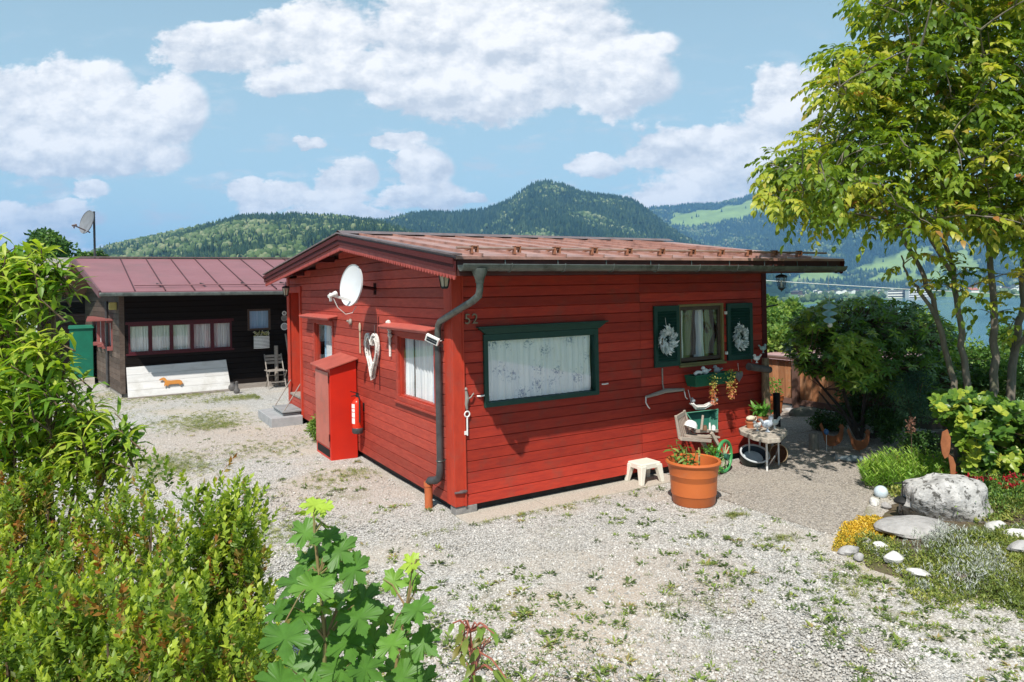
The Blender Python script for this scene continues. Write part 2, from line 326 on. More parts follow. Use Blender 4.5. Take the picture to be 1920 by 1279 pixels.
def valleymat():
    m, nt, N, L = nodes_of('valley_grass'); out = N.new('ShaderNodeOutputMaterial'); bs = N.new('ShaderNodeBsdfPrincipled'); bs.inputs['Roughness'].default_value = .9
    tc = N.new('ShaderNodeTexCoord'); v = N.new('ShaderNodeTexVoronoi'); v.inputs['Scale'].default_value = .006; L.new(tc.outputs['Object'], v.inputs['Vector'])
    n = N.new('ShaderNodeTexNoise'); n.inputs['Scale'].default_value = .9; n.inputs['Detail'].default_value = 8; L.new(tc.outputs['Object'], n.inputs['Vector'])
    cr = N.new('ShaderNodeValToRGB'); L.new(v.outputs['Color'], cr.inputs[0]); e = cr.color_ramp.elements; e[0].color = (.075, .15, .03, 1); e[1].color = (.16, .22, .05, 1); x = e.new(.6); x.color = (.10, .19, .035, 1)
    h = N.new('ShaderNodeHueSaturation'); r = N.new('ShaderNodeMapRange'); L.new(n.outputs['Fac'], r.inputs[0]); r.inputs['To Min'].default_value = .6; r.inputs['To Max'].default_value = 1.4; L.new(r.outputs[0], h.inputs['Value']); L.new(cr.outputs[0], h.inputs['Color'])
    L.new(h.outputs[0], bs.inputs['Base Color']); L.new(bs.outputs[0], out.inputs['Surface']); return m
M_VAL = valleymat()
sheet('ground', stretch(-9000, 12000, 0, 3, 1.16), stretch(-6000, 14000, 0, 3, 1.16), gz, M_VAL)
def gravelmat(name, cols, sc, dirt, bump=.9, dsc=.5, d0=.5, d1=.68, moss=True, crack=.35):
    m, nt, N, L = nodes_of(name); out = N.new('ShaderNodeOutputMaterial'); bs = N.new('ShaderNodeBsdfPrincipled'); bs.inputs['Roughness'].default_value = .9; bs.inputs['Specular IOR Level'].default_value = .15
    tc = N.new('ShaderNodeTexCoord'); mp = N.new('ShaderNodeMapping'); L.new(tc.outputs['Object'], mp.inputs[0])
    wn = N.new('ShaderNodeTexNoise'); wn.inputs['Scale'].default_value = sc * .8; L.new(mp.outputs[0], wn.inputs['Vector'])
    va = N.new('ShaderNodeVectorMath'); va.operation = 'MULTIPLY_ADD'; L.new(wn.outputs['Color'], va.inputs[0]); va.inputs[1].default_value = (.5 / sc,) * 3; L.new(mp.outputs[0], va.inputs[2])
    v = N.new('ShaderNodeTexVoronoi'); v.inputs['Scale'].default_value = sc; L.new(va.outputs[0], v.inputs['Vector'])
    v2 = N.new('ShaderNodeTexVoronoi'); v2.inputs['Scale'].default_value = sc * 2.3; L.new(va.outputs[0], v2.inputs['Vector'])
    cr = N.new('ShaderNodeValToRGB'); sp = N.new('ShaderNodeSeparateColor'); L.new(v.outputs['Color'], sp.inputs[0]); L.new(sp.outputs[0], cr.inputs[0])
    e = cr.color_ramp.elements; e[0].position = 0; e[0].color = (*cols[0], 1); e[1].position = 1; e[1].color = (*cols[-1], 1)
    for i, c in enumerate(cols[1:-1]): x = e.new((i + 1) / (len(cols) - 1)); x.color = (*c, 1)
    # cracks between stones
    mr = N.new('ShaderNodeMapRange'); L.new(v.outputs['Distance'], mr.inputs[0]); mr.inputs['From Min'].default_value = .35; mr.inputs['From Max'].default_value = .75; mr.inputs['To Min'].default_value = 1; mr.inputs['To Max'].default_value = crack
    mul = N.new('ShaderNodeMix'); mul.data_type = 'RGBA'; mul.blend_type = 'MULTIPLY'; mul.inputs['Factor'].default_value = 1; L.new(cr.outputs[0], mul.inputs['A']); cc = N.new('ShaderNodeCombineColor')
    for i in range(3): L.new(mr.outputs[0], cc.inputs[i])
    L.new(cc.outputs[0], mul.inputs['B']); o = mul.outputs['Result']
    def patch(o, scale, lo, hi, col, off, amt=1):
        n = N.new('ShaderNodeTexNoise'); n.inputs['Scale'].default_value = scale; n.inputs['Detail'].default_value = 9; n.inputs['Roughness'].default_value = .66
        a = N.new('ShaderNodeVectorMath'); L.new(tc.outputs['Object'], a.inputs[0]); a.inputs[1].default_value = (off, off * .7, 0); L.new(a.outputs[0], n.inputs['Vector'])
        r = N.new('ShaderNodeMapRange'); L.new(n.outputs['Fac'], r.inputs[0]); r.inputs['From Min'].default_value = lo; r.inputs['From Max'].default_value = hi; r.inputs['To Max'].default_value = amt
        x = N.new('ShaderNodeMix'); x.data_type = 'RGBA'; L.new(r.outputs[0], x.inputs['Factor']); L.new(o, x.inputs['A']); x.inputs['B'].default_value = (*col, 1); return x.outputs['Result']
    o = patch(o, dsc, d0, d1, dirt, 3.1, .72)
    if moss:                               # trodden, dusty ground where cars turn
        for (X_, Y_, R_) in ((-.9, -3.2, 1.5), (-.6, 1.6, 1.3), (-1.4, 6.0, 2.2), (.8, -2.4, .9)):
            dn = N.new('ShaderNodeVectorMath'); dn.operation = 'DISTANCE'; L.new(tc.outputs['Object'], dn.inputs[0]); dn.inputs[1].default_value = (X_, Y_, -.1); nn = N.new('ShaderNodeTexNoise'); nn.inputs['Scale'].default_value = 1.6; nn.inputs['Detail'].default_value = 10; nn.inputs['Roughness'].default_value = .7; L.new(tc.outputs['Object'], nn.inputs['Vector'])
            q = N.new('ShaderNodeMath'); q.operation = 'MULTIPLY_ADD'; L.new(dn.outputs['Value'], q.inputs[0]); q.inputs[1].default_value = -.5 / R_; L.new(nn.outputs['Fac'], q.inputs[2]); r = N.new('ShaderNodeMapRange'); L.new(q.outputs[0], r.inputs[0]); r.inputs['From Min'].default_value = .0; r.inputs['From Max'].default_value = .22; r.inputs['To Max'].default_value = .38
            x = N.new('ShaderNodeMix'); x.data_type = 'RGBA'; L.new(r.outputs[0], x.inputs['Factor']); L.new(o, x.inputs['A']); x.inputs['B'].default_value = (.45, .355, .28, 1); o = x.outputs['Result']
    if moss: o = patch(o, 1.1, .60, .72, (.16, .15, .05), 11.3, .55)
    L.new(o, bs.inputs['Base Color'])
    ad = N.new('ShaderNodeMath'); ad.operation = 'MULTIPLY_ADD'; L.new(v2.outputs['Distance'], ad.inputs[0]); ad.inputs[1].default_value = .4; L.new(v.outputs['Distance'], ad.inputs[2])
    b = N.new('ShaderNodeBump'); b.invert = True; b.inputs['Strength'].default_value = bump; b.inputs['Distance'].default_value = .5 / sc; L.new(ad.outputs[0], b.inputs['Height']); L.new(b.outputs[0], bs.inputs['Normal'])
    L.new(bs.outputs[0], out.inputs['Surface']); return m
M_GRAV = gravelmat('gravel', [(.30, .28, .25), (.56, .535, .49), (.66, .635, .60), (.44, .41, .365), (.70, .68, .645), (.38, .355, .315)], 66, (.47, .40, .32), crack=.42, d0=.48, d1=.64)
M_AGG = gravelmat('exposed_aggregate', [(.19, .17, .15), (.40, .355, .31), (.52, .47, .41), (.27, .24, .21), (.44, .375, .30)], 70, (.43, .375, .31), bump=.6, d0=.52, d1=.7, moss=False, crack=.6)
def fbm2(x, y, s=1.0, o=0.0):
    v = 0; a = 1
    for k in range(5):
        f = s * 2 ** k; v = v + a * np.sin(x * f * 1.7 + o + 1.3 * np.sin(y * f * 1.1 + k)) * np.cos(y * f * 1.3 - o * .7 + 1.7 * np.sin(x * f * .9 + k * 2)); a *= .55
    return v
def yardz(x, y): return GZ + .012 * fbm2(x, y, .9) * (np.clip(np.hypot(x - 1, y + 1) / 3, .15, 1)) - np.clip((y + 2.5) * -.0, 0, 1)
YARD = sheet('gravel_yard', np.linspace(-14, 8.35, 150), np.linspace(-14, 17, 200), lambda x, y: np.minimum(yardz(x, y), GZ + .004), M_GRAV)
# loose stones lying on the gravel
def instances(name, tv, tf, P, S, rotz, tint, mat, tilt=None):
    tv = np.array(tv, float); n = len(P); k = len(tv); c, s = np.cos(rotz)[:, None], np.sin(rotz)[:, None]; S = np.asarray(S, float)
    if S.ndim == 1: S = np.repeat(S[:, None], 3, 1)
    A = tv[None] * S[:, None, :]; X = A[..., 0] * c - A[..., 1] * s; Y = A[..., 0] * s + A[..., 1] * c; Z = A[..., 2]
    if tilt is not None: Z = Z + X * tilt[:, 0:1] + Y * tilt[:, 1:2]
    V = np.stack([X, Y, Z], -1) + P[:, None, :]; V = V.reshape(-1, 3)
    lt = np.array([len(f) for f in tf]); li = np.concatenate([np.array(f) for f in tf]); LI = (li[None] + (np.arange(n) * k)[:, None]).ravel(); LT = np.tile(lt, n); LS = np.concatenate([[0], np.cumsum(LT)[:-1]])
    me = bpy.data.meshes.new(name); me.vertices.add(len(V)); me.vertices.foreach_set('co', V.astype(np.float32).ravel()); me.loops.add(len(LI)); me.loops.foreach_set('vertex_index', LI.astype(np.int32))
    me.polygons.add(len(LT)); me.polygons.foreach_set('loop_start', LS.astype(np.int32)); me.polygons.foreach_set('loop_total', LT.astype(np.int32))
    a = me.attributes.new('tint', 'FLOAT', 'POINT'); a.data.foreach_set('value', np.repeat(tint, k).astype(np.float32)); me.materials.append(mat); me.update(calc_edges=True)
    o = bpy.data.objects.new(name, me); COL.objects.link(o); OFF[o.name] = (0, 0, 0); return o
ICO_V = []; ph = (1 + 5 ** .5) / 2
for a in (-1, 1):
    for b in (-ph, ph): ICO_V += [(a, b, 0), (0, a, b), (b, 0, a)]
ICO_V = np.array(ICO_V) / 1.9
def _hull():
    F = []; n = len(ICO_V)
    for i in range(n):
        for j in range(i + 1, n):
            for k in range(j + 1, n):
                a, b, c = ICO_V[i], ICO_V[j], ICO_V[k]
                if max(np.linalg.norm(a - b), np.linalg.norm(b - c), np.linalg.norm(a - c)) < 1.2:
                    F.append((i, j, k) if np.dot(np.cross(b - a, c - a), a) > 0 else (i, k, j))
    return F
ICO_F = _hull()
def inpoly(x, y, poly):
    x = np.asarray(x); y = np.asarray(y); r = np.zeros(x.shape, bool); n = len(poly)
    for i in range(n):
        x1, y1 = poly[i]; x2, y2 = poly[(i + 1) % n]
        with np.errstate(divide='ignore', invalid='ignore'):
            r ^= ((y1 > y) != (y2 > y)) & (x < (x2 - x1) * (y - y1) / (y2 - y1 + 1e-12) + x1)
    return r
PATIO = [(2.77, -1.10), (2.77, -2.53), (3.5, -2.40), (4.25, -2.02), (5.0, -1.75), (6.6, -1.1), (8.1, -.3), (8.1, 4.5), (5.0, 4.5), (5.0, -.02), (3.0, -.02), (3.0, -1.10)]
BED = [(2.45, -2.72), (2.2, -3.3), (2.28, -3.75), (2.5, -4.25), (3.0, -5.2), (9, -8), (12, -3), (8.2, -.35), (6.6, -1.12), (5.1, -1.76), (4.3, -2.03), (3.5, -2.42), (2.8, -2.56)]
def onyard(x, y):
    ok = ~inpoly(x, y, PATIO) & ~inpoly(x, y, BED) & ~((x > -.05) & (y > -.34) & (x < 8.5)) & ~((x > -2.9) & (y > 12.2)) & ~((x > -.5) & (y > 3.2) & (y < 4.1)) & ~((x > -.55) & (y > 6.3) & (y < 7.8))
    return ok
def scatter_view(n, d0, d1, p0=-100, p1=2020, pw=1.6):
    px = rng.uniform(p0, p1, n); u = rng.uniform(0, 1, n); D = 1 / (1 / d0 + (1 / d1 - 1 / d0) * u ** pw)
    k = (px - 960) / FPX; x = CAM.x + D * (FW.x + RT.x * k); y = CAM.y + D * (FW.y + RT.y * k); return x, y, D
x, y, D = scatter_view(100000, 3.4, 13, pw=1.1); k = onyard(x, y) & (x < 8.2); x, y = x[k], y[k]
M_STONE = pbr('loose_stone', (.47, .445, .41), .9, (.34, .315, .28), scale=3, tint=.42)
P = np.stack([x, y, np.full(len(x), GZ + .003)], -1); sz = rng.gamma(4, .0013, len(x)) + .0025
o = instances('gravel_stones', ICO_V, ICO_F, P, np.stack([sz * rng.uniform(.8, 1.5, len(x)), sz * rng.uniform(.7, 1.2, len(x)), sz * rng.uniform(.5, .9, len(x))], -1), rng.uniform(0, 6.3, len(x)), rng.uniform(0, 1, len(x)) ** .8, M_STONE, rng.normal(0, .25, (len(x), 2)))
tag(o, kind='stuff')
def slab(name, poly, z0, z1, mat, **k):
    m = MB(); m.prism([(p[0], p[1], z0) for p in poly], (0, 0, z1 - z0)); return m.build(name, mat, bevel=.006, **k)
# patio of exposed aggregate slabs with open joints, and the narrow strip below the window wall
g = .012; rows = []
tag(slab('patio_base', [(p[0] + (.0), p[1]) for p in PATIO], -.2, -.096, pbr('joint_dirt', (.10, .085, .06), .95)), kind='structure')
pat = MB()
def cell(poly, t): pat.prism([(a, b, -.15) for a, b in poly], (0, 0, .062), t)
cell([(2.77, -1.11), (2.77, -2.53), (3.5, -2.40), (4.24, -2.02), (4.24, -1.11)], .45)
cell([(4.252, -1.11), (4.252, -2.01), (5.0, -1.75), (5.7, -1.47), (5.7, -1.11)], .6)
cell([(5.712, -1.11), (5.712, -1.46), (6.6, -1.1)], .5)
cell([(3.01, -1.098), (3.01, -.36), (4.24, -.36), (4.24, -1.098)], .62); cell([(4.252, -1.098), (4.252, -.36), (5.7, -.36), (5.7, -1.098)], .48); cell([(5.712, -1.098), (5.712, -.36), (8.0, -.36), (6.6, -1.09)], .55)
cell([(3.01, -.348), (3.01, -.03), (4.99, -.03), (4.99, -.348)], .4)
for i in range(4):
    for j in range(5):
        cell([(5.0 + i * .78, -.348 + j * .95), (5.768 + i * .78, -.348 + j * .95), (5.768 + i * .78, .59 + j * .95), (5.0 + i * .78, .59 + j * .95)], .3 + .4 * random.random())
tag(pat.build('patio', M_AGG, bevel=.005), kind='structure')
st = MB()
for i in range(3): st.prism([(-.02 + i * 1.0, -.33, -.15), (.97 + i * 1.0, -.33, -.15), (.97 + i * 1.0, .12, -.15), (-.02 + i * 1.0, .12, -.15)], (0, 0, .066), .5 + .1 * i)
tag(st.build('paving_strip', gravelmat('washed_concrete', [(.44, .39, .32), (.52, .47, .40), (.38, .33, .27)], 90, (.46, .40, .32), bump=.25, moss=False, crack=.75), bevel=.004), kind='structure')
# rockery soil mound
def bedz(x, y):
    ins = np.ones(np.shape(x)); d = np.full(np.shape(x), 1e9)
    for i in range(len(BED)):
        a = np.array(BED[i]); b = np.array(BED[(i + 1) % len(BED)]); ab = b - a; t = np.clip(((x - a[0]) * ab[0] + (y - a[1]) * ab[1]) / (ab @ ab), 0, 1)
        d = np.minimum(d, np.hypot(x - a[0] - t * ab[0], y - a[1] - t * ab[1]))
    s = np.where(inpoly(x, y, BED), d, -d); return GZ - .03 + .03 * np.clip(s / .1, -1, 1) + .22 * np.clip((s - .15) / 1.6, 0, 1) + .01 * fbm2(x, y, 3)
M_SOIL = pbr('garden_soil', (.075, .055, .035), .95, (.13, .10, .06), scale=14, bump=.8, bscale=40, dirt=(.11, .12, .035), dscale=4)
sheet('garden_bed', np.linspace(2.0, 12, 90), np.linspace(-8, -.3, 70), bedz, M_SOIL)
# ------------------------------------------------------------------ lake, hills, forest
M_WATER = pbr('lake_water', (.05, .14, .17), .16, (.07, .18, .20), scale=.004, bump=.5, bscale=.15, spec=.6)
lk = MB(); pts = [onz(p[0], p[1], -34.4) for p in ((1462, 578), (1560, 566), (1640, 562), (1760, 557), (1920, 559), (2150, 560), (2300, 620), (2100, 700), (1800, 650), (1600, 625), (1450, 640))]
lk.add(pts, [tuple(range(len(pts)))]); tag(lk.build('lake', M_WATER), kind='structure')
LAKE = [(p.x, p.y) for p in pts]
def hillmat(name, forest, meadow):
    m, nt, N, L = nodes_of(name); out = N.new('ShaderNodeOutputMaterial'); bs = N.new('ShaderNodeBsdfPrincipled'); bs.inputs['Roughness'].default_value = 1; bs.inputs['Specular IOR Level'].default_value = 0
    a = N.new('ShaderNodeAttribute'); a.attribute_name = 'tint'; n = N.new('ShaderNodeTexNoise'); n.inputs['Scale'].default_value = .01; n.inputs['Detail'].default_value = 10; tc = N.new('ShaderNodeTexCoord'); L.new(tc.outputs['Object'], n.inputs['Vector'])
    x = N.new('ShaderNodeMix'); x.data_type = 'RGBA'; x.inputs['A'].default_value = (*forest, 1); x.inputs['B'].default_value = (*meadow, 1); L.new(a.outputs['Fac'], x.inputs['Factor'])
    h = N.new('ShaderNodeHueSaturation'); r = N.new('ShaderNodeMapRange'); L.new(n.outputs['Fac'], r.inputs[0]); r.inputs['To Min'].default_value = .5; r.inputs['To Max'].default_value = 1.5; L.new(r.outputs[0], h.inputs['Value']); L.new(x.outputs['Result'], h.inputs['Color'])
    L.new(h.outputs[0], bs.inputs['Base Color']); L.new(bs.outputs[0], out.inputs['Surface']); return m
CON_V = [(math.cos(k * 1.2566) * .5, math.sin(k * 1.2566) * .5, .08) for k in range(5)] + [(math.cos(k * 1.2566 + .6) * .34, math.sin(k * 1.2566 + .6) * .34, .42) for k in range(5)] + [(0, 0, 1)]
CON_F = [(k, (k + 1) % 5, 5 + k) for k in range(5)] + [((k + 1) % 5, 5 + (k + 1) % 5, 5 + k) for k in range(5)] + [(5 + k, 5 + (k + 1) % 5, 10) for k in range(5)]
BLOB_V = ICO_V * np.array([.55, .55, .5]) + np.array([0, 0, .5])
def forestmat(name, stops):
    m, nt, N, L = nodes_of(name); out = N.new('ShaderNodeOutputMaterial'); bs = N.new('ShaderNodeBsdfPrincipled'); bs.inputs['Roughness'].default_value = .95; bs.inputs['Specular IOR Level'].default_value = .1
    a = N.new('ShaderNodeAttribute'); a.attribute_name = 'tint'; cr = N.new('ShaderNodeValToRGB'); L.new(a.outputs['Fac'], cr.inputs[0]); el = cr.color_ramp.elements
    while len(el) < len(stops): el.new(.5)
    for e, (p, c) in zip(el, stops): e.position = p; e.color = (*c, 1)
    L.new(cr.outputs[0], bs.inputs['Base Color']); L.new(bs.outputs[0], out.inputs['Surface']); return m
def hill(name, skyl, Df, Dr, zb, mat, pw=.85, rough=12., meadows=(), n=12000, hts=(14, 22), tmat=None, decid=.2, rough_f=.004, smin=0., light=0.):
    sx = np.array([p[0] for p in skyl], float); sy = np.array([p[1] for p in skyl], float)
    def surf(px, s):
        py = np.interp(px, sx, sy); k = (px - 960) / FPX; D = Df + (Dr - Df) * s; x = CAM.x + D * (FW.x + RT.x * k); y = CAM.y + D * (FW.y + RT.y * k)
        hor = 540 - np.tan(ROLL) * (px - 960); zr = CAM.z + Dr * (hor - py) / FPX; zf = zb + (zr - zb) * np.where(s <= 1, np.clip(s, 0, 1) ** pw, np.clip(1 - (s - 1) * 2.2, -1, 1))
        return x, y, zf + rough * fbm2(x, y, rough_f) * np.clip(4 * s * (1 - s), 0, 1)
    pxs = np.arange(sx[0], sx[-1] + 1, 9.0); ss = np.concatenate([np.linspace(0, 1, 36), [1.06, 1.15, 1.3]])
    PX, S = np.meshgrid(pxs, ss); X, Y, Z = surf(PX, S)
    def mead(px, x, y, z):
        D = (x - CAM.x) * FW.x + (y - CAM.y) * FW.y; py = 540 - np.tan(ROLL) * (px - 960) - (z - CAM.z) / D * FPX
        r = np.zeros(px.shape, bool)
        for M in meadows: r |= inpoly(px + 3 * np.sin(py * .7), py + 2 * np.sin(px * .13), M)
        return r
    nx, ny = len(pxs), len(ss); i = np.arange((ny - 1) * (nx - 1)); r, c = i // (nx - 1), i % (nx - 1); a = r * nx + c
    me = bpy.data.meshes.new(name); me.from_pydata(np.stack([X, Y, Z], -1).reshape(-1, 3).tolist(), [], np.stack([a, a + 1, a + nx + 1, a + nx], -1).tolist()); me.materials.append(mat)
    at_ = me.attributes.new('tint', 'FLOAT', 'POINT'); at_.data.foreach_set('value', mead(PX, X, Y, Z).astype(float).ravel()); me.polygons.foreach_set('use_smooth', [True] * len(me.polygons))
    o = bpy.data.objects.new(name, me); COL.objects.link(o); o['kind'] = 'structure'
    px = rng.uniform(sx[0], sx[-1], n); s = smin + (1.02 - smin) * rng.uniform(0, 1, n) ** .8; x, y, z = surf(px, s); k = ~mead(px, x, y, z) | (rng.uniform(size=n) < .006)
    # clearings and light stands
    x, y, z, px, s = x[k], y[k], z[k], px[k], s[k]; f = fbm2(x, y, .006, 2.0) + rng.normal(0, .5, len(x)); isd = f > (1.4 - decid * 3.2)
    for lab, sel, tv, tf in (('conifer_forest', ~isd, CON_V, CON_F), ('broadleaf_forest', isd, BLOB_V, ICO_F)):
        if sel.sum() == 0: continue
        h = rng.uniform(*hts, sel.sum()) * (.85 if lab[0] == 'b' else 1.); w = h * rng.uniform(.36, .55, sel.sum()) * (1.5 if lab[0] == 'b' else 1)
        P = np.stack([x[sel], y[sel], z[sel] - 1.5], -1)
        t = (.5 if lab[0] == 'b' else .0) + .5 * np.clip(rng.beta(1.1, 1.5, sel.sum()) + .15 * fbm2(x[sel], y[sel], .01) + light, 0, 1)
        tag(instances(lab, tv, tf, P, np.stack([w, w, h], -1), rng.uniform(0, 6.3, sel.sum()), t, tmat), kind='stuff')
    return surf
M_FOREST = forestmat('forest_trees', [(0, (.008, .024, .018)), (.25, (.018, .042, .026)), (.5, (.045, .075, .035)), (.52, (.04, .075, .028)), (.78, (.10, .145, .06)), (1, (.20, .22, .12))])
M_HILL = hillmat('hill_ground', (.018, .04, .024), (.20, .28, .085))
hill('hill_near', [(-250, 470), (0, 480), (130, 492), (175, 478), (205, 467), (260, 455), (330, 440), (400, 425), (450, 412), (490, 409), (560, 407), (640, 412), (700, 419), (740, 430), (800, 450), (900, 475), (1000, 490)], 500, 1500, -30, M_HILL, n=26000, hts=(10, 17), tmat=M_FOREST, decid=.30, light=.10)
hill('mountain_centre', [(500, 470), (560, 445), (640, 425), (725, 416), (770, 405), (810, 401), (850, 402), (900, 398), (930, 390), (965, 375), (985, 358), (1000, 349), (1030, 343), (1060, 350), (1085, 361), (1110, 367), (1150, 371), (1190, 378), (1210, 392), (1230, 408), (1250, 425), (1290, 450), (1330, 470), (1400, 500), (1480, 520)], 1500, 2600, -34, M_HILL, rough=22, n=24000, hts=(14, 22), tmat=M_FOREST, decid=.04, smin=.25)
ML = [[(1255, 428), (1262, 402), (1350, 392), (1440, 370), (1500, 362), (1540, 372), (1500, 384), (1430, 400), (1380, 414), (1320, 424)], [(1600, 506), (1640, 490), (1690, 472), (1740, 462), (1755, 480), (1722, 512), (1600, 512)], [(1745, 512), (1765, 480), (1815, 470), (1840, 500), (1835, 512)],
      [(1610, 530), (1650, 514), (1780, 514), (1810, 531), (1700, 533)], [(1480, 520), (1540, 508), (1600, 520), (1560, 530), (1480, 532)], [(1400, 520), (1480, 526), (1480, 536), (1400, 534)]]
hill('mountain_right', [(1130, 420), (1200, 396), (1230, 391), (1262, 390), (1300, 385), (1345, 385), (1380, 377), (1410, 369), (1440, 363), (1500, 352), (1600, 348), (1750, 356), (1920, 380), (2200, 400)], 3000, 5200, -34, M_HILL, pw=1.15, rough=30, rough_f=.0022, meadows=ML, n=46000, hts=(20, 34), tmat=M_FOREST, decid=.16, smin=.0)
# hedgerows and woods on the valley floor between the lake shores
px = rng.uniform(1380, 2000, 2600); py = rng.choice([0, 1, 2, 3], 2600, p=[.35, .3, .2, .15]); yy = np.where(py == 0, rng.normal(534, 1.2, 2600), np.where(py == 1, rng.uniform(536, 556, 2600), np.where(py == 2, rng.uniform(556, 575, 2600), rng.uniform(536, 562, 2600))))
cl = fbm2(px * .02, yy * .12, 1.0) > .1
hz_ = 540 - np.tan(ROLL) * (px - 960); D = (CAM.z + 35) * FPX / (yy - hz_); k_ = (px - 960) / FPX; x = CAM.x + D * (FW.x + RT.x * k_); y = CAM.y + D * (FW.y + RT.y * k_)
k = cl & ~inpoly(x, y, LAKE) & (D > 500); x, y, D = x[k], y[k], D[k]; h = rng.uniform(7, 15, len(x)); tag(instances('valley_woods', BLOB_V, ICO_F, np.stack([x, y, np.full(len(x), -35.6)], -1), np.stack([h * .8, h * .8, h], -1), rng.uniform(0, 6, len(x)), rng.uniform(.35, .95, len(x)), M_FOREST), kind='stuff')
# valley village
M_WHITE = pbr('far_render', (.82, .80, .76), .9); M_DROOF = pbr('far_dark_roof', (.09, .075, .07), .8); M_RROOF = pbr('far_red_roof', (.42, .14, .07), .8); M_FWIN = pbr('far_window', (.05, .06, .08), .3); M_WOODF = pbr('far_timber', (.12, .07, .045), .9)
def house(name, px, py, w, d, h, roofm, label, group, yaw=0, wallm=None, cat='house', rh=.35, bands=0):
    hz0 = 540 - math.tan(ROLL) * (px - 960); D = (CAM.z + 35) * FPX / (py - hz0); p = at(px, py, D); p.z = -35.2
    t = thing(name, p, label, cat, group); R = Matrix.Translation(p) @ Matrix.Rotation(yaw - YAW, 4, 'Z')
    a = MB().box((-w / 2, -d / 2, 0), (w / 2, d / 2, h), M=R)
    if bands:
        b = MB()
        for i in range(bands): b.box((-w / 2 + .5, -d / 2 - .15, h * (i + .35) / bands), (w / 2 - .5, -d / 2 + .1, h * (i + .8) / bands), M=R)
        b.build('window_band', M_FWIN, t)
        MB().box((-w / 2 - .6, -d / 2 - .6, h), (w / 2 + .6, d / 2 + .6, h + .7), M=R).build('roof', roofm, t)
    else:
        r = h + w * rh / 2; a.add([(-w / 2, -d / 2, h), (w / 2, -d / 2, h), (0, -d / 2, r), (-w / 2, d / 2, h), (w / 2, d / 2, h), (0, d / 2, r)], [(0, 1, 2), (5, 4, 3)], M=R)
        o = 1.2; MB().add([(-w / 2 - o, -d / 2 - o, h - o * rh), (0, -d / 2 - o, r), (w / 2 + o, -d / 2 - o, h - o * rh), (-w / 2 - o, d / 2 + o, h - o * rh), (0, d / 2 + o, r), (w / 2 + o, d / 2 + o, h - o * rh)], [(0, 1, 4, 3), (1, 2, 5, 4)], M=R).add([(-w / 2 - o, -d / 2 - o, h - o * rh + .5), (0, -d / 2 - o, r + .5), (w / 2 + o, -d / 2 - o, h - o * rh + .5), (-w / 2 - o, d / 2 + o, h - o * rh + .5), (0, d / 2 + o, r + .5), (w / 2 + o, d / 2 + o, h - o * rh + .5)], [(0, 1, 4, 3), (1, 2, 5, 4)], M=R).build('roof', roofm, t)
    a.build('wall', wallm or M_WHITE, t); return t
hs = [(1495, 552.5), (1512, 551), (1530, 550), (1536, 553), (1562, 549), (1571, 552), (1582, 550), (1597, 551), (1604, 549), (1615, 552), (1552, 553), (1645, 549), (1660, 544), (1668, 548), (1700, 541), (1716, 543), (1728, 540), (1741, 543), (1752, 541), (1765, 544), (1778, 541), (1790, 546), (1815, 540), (1828, 543), (1838, 539), (1850, 542), (1863, 546), (1872, 541), (1885, 543), (1897, 546), (1906, 541), (1915, 545)]
for i, (a, b) in enumerate(hs):
    w = random.uniform(15, 25); house('village_house', a, b, w, w * 1.15, random.uniform(7, 10), M_DROOF, 'small white house with a dark gabled roof in the village beyond the lake' if i % 4 else 'small dark timber chalet with a dark gabled roof in the village beyond the lake', 'white houses of the lakeside village' if i % 4 else 'timber chalets of the lakeside village', random.uniform(-.6, .6), M_WHITE if i % 4 else M_WOODF)
house('farmhouse', 1505, 559.5, 14, 14, 7, M_DROOF, 'lone white house with dark gable on the meadow left of the lake village', None, .3)
house('red_roofed_house', 1648, 555, 20, 16, 5, M_RROOF, 'orange-roofed house beside the long white apartment block by the lake', None, .4)
house('red_roofed_hall', 1822, 549, 34, 20, 7, M_RROOF, 'wide hall with a red roof seen between the tree stems', None, 1.5)
house('apartment_block', 1679, 559, 40, 14, 17, M_DROOF, 'long white lakeside block with three dark window bands, the left one', None, 0, bands=3, cat='building')
house('apartment_block', 1721, 560, 44, 14, 18, M_DROOF, 'long white lakeside block with four dark window bands, nearest the leaning stem', None, 0, bands=4, cat='building')
house('tower_block', 1700, 559, 9, 9, 20, M_DROOF, 'narrow dark glass tower between two white lakeside blocks', None, 0, M_FWIN, bands=1, cat='building')
house('white_hall', 1799, 545, 30, 18, 8, M_WHITE, 'large plain white hall behind the lake village', None, 0, bands=1, cat='building')
# ================================================================== RED CABIN
M_RED = pbr('red_paint', (.42, .043, .024), .5, (.31, .032, .022), scale=5, stretch=(1, 1, 6), bump=.5, bscale=40, tint=.24, spec=.15, dirt=(.25, .055, .038), dscale=3.2, dlo=.52, dhi=.75)
M_REDG = pbr('gable_sheen_red_paint', (.40, .060, .038), .5, (.30, .043, .030), scale=5, stretch=(1, 1, 6), bump=.5, bscale=40, tint=.26, spec=.16, dirt=(.30, .062, .045), dscale=2.2, dlo=.5, dhi=.8)  # gable's washed-out sheen put into the colour as a paler red
M_REDTRIM = pbr('red_trim', (.47, .050, .024), .5, (.38, .038, .02), scale=5, stretch=(3, 3, 1), tint=.1, bump=.3, spec=.2, dirt=(.33, .06, .04), dscale=4)
M_REDDK = pbr('dark_red_barge', (.088, .018, .018), .6, (.066, .015, .015), scale=6, stretch=(1, 4, 8), bump=.3, tint=.15, spec=.12)
M_HOOD = pbr('red_hood', (.50, .12, .09), .5, (.42, .09, .07), scale=8)
M_ROOF = pbr('pink_sheet_roof', (.40, .225, .18), .42, (.31, .155, .12), scale=2.5, dirt=(.16, .09, .075), dscale=5, dlo=.5, dhi=.72, spec=.45, tint=.15)
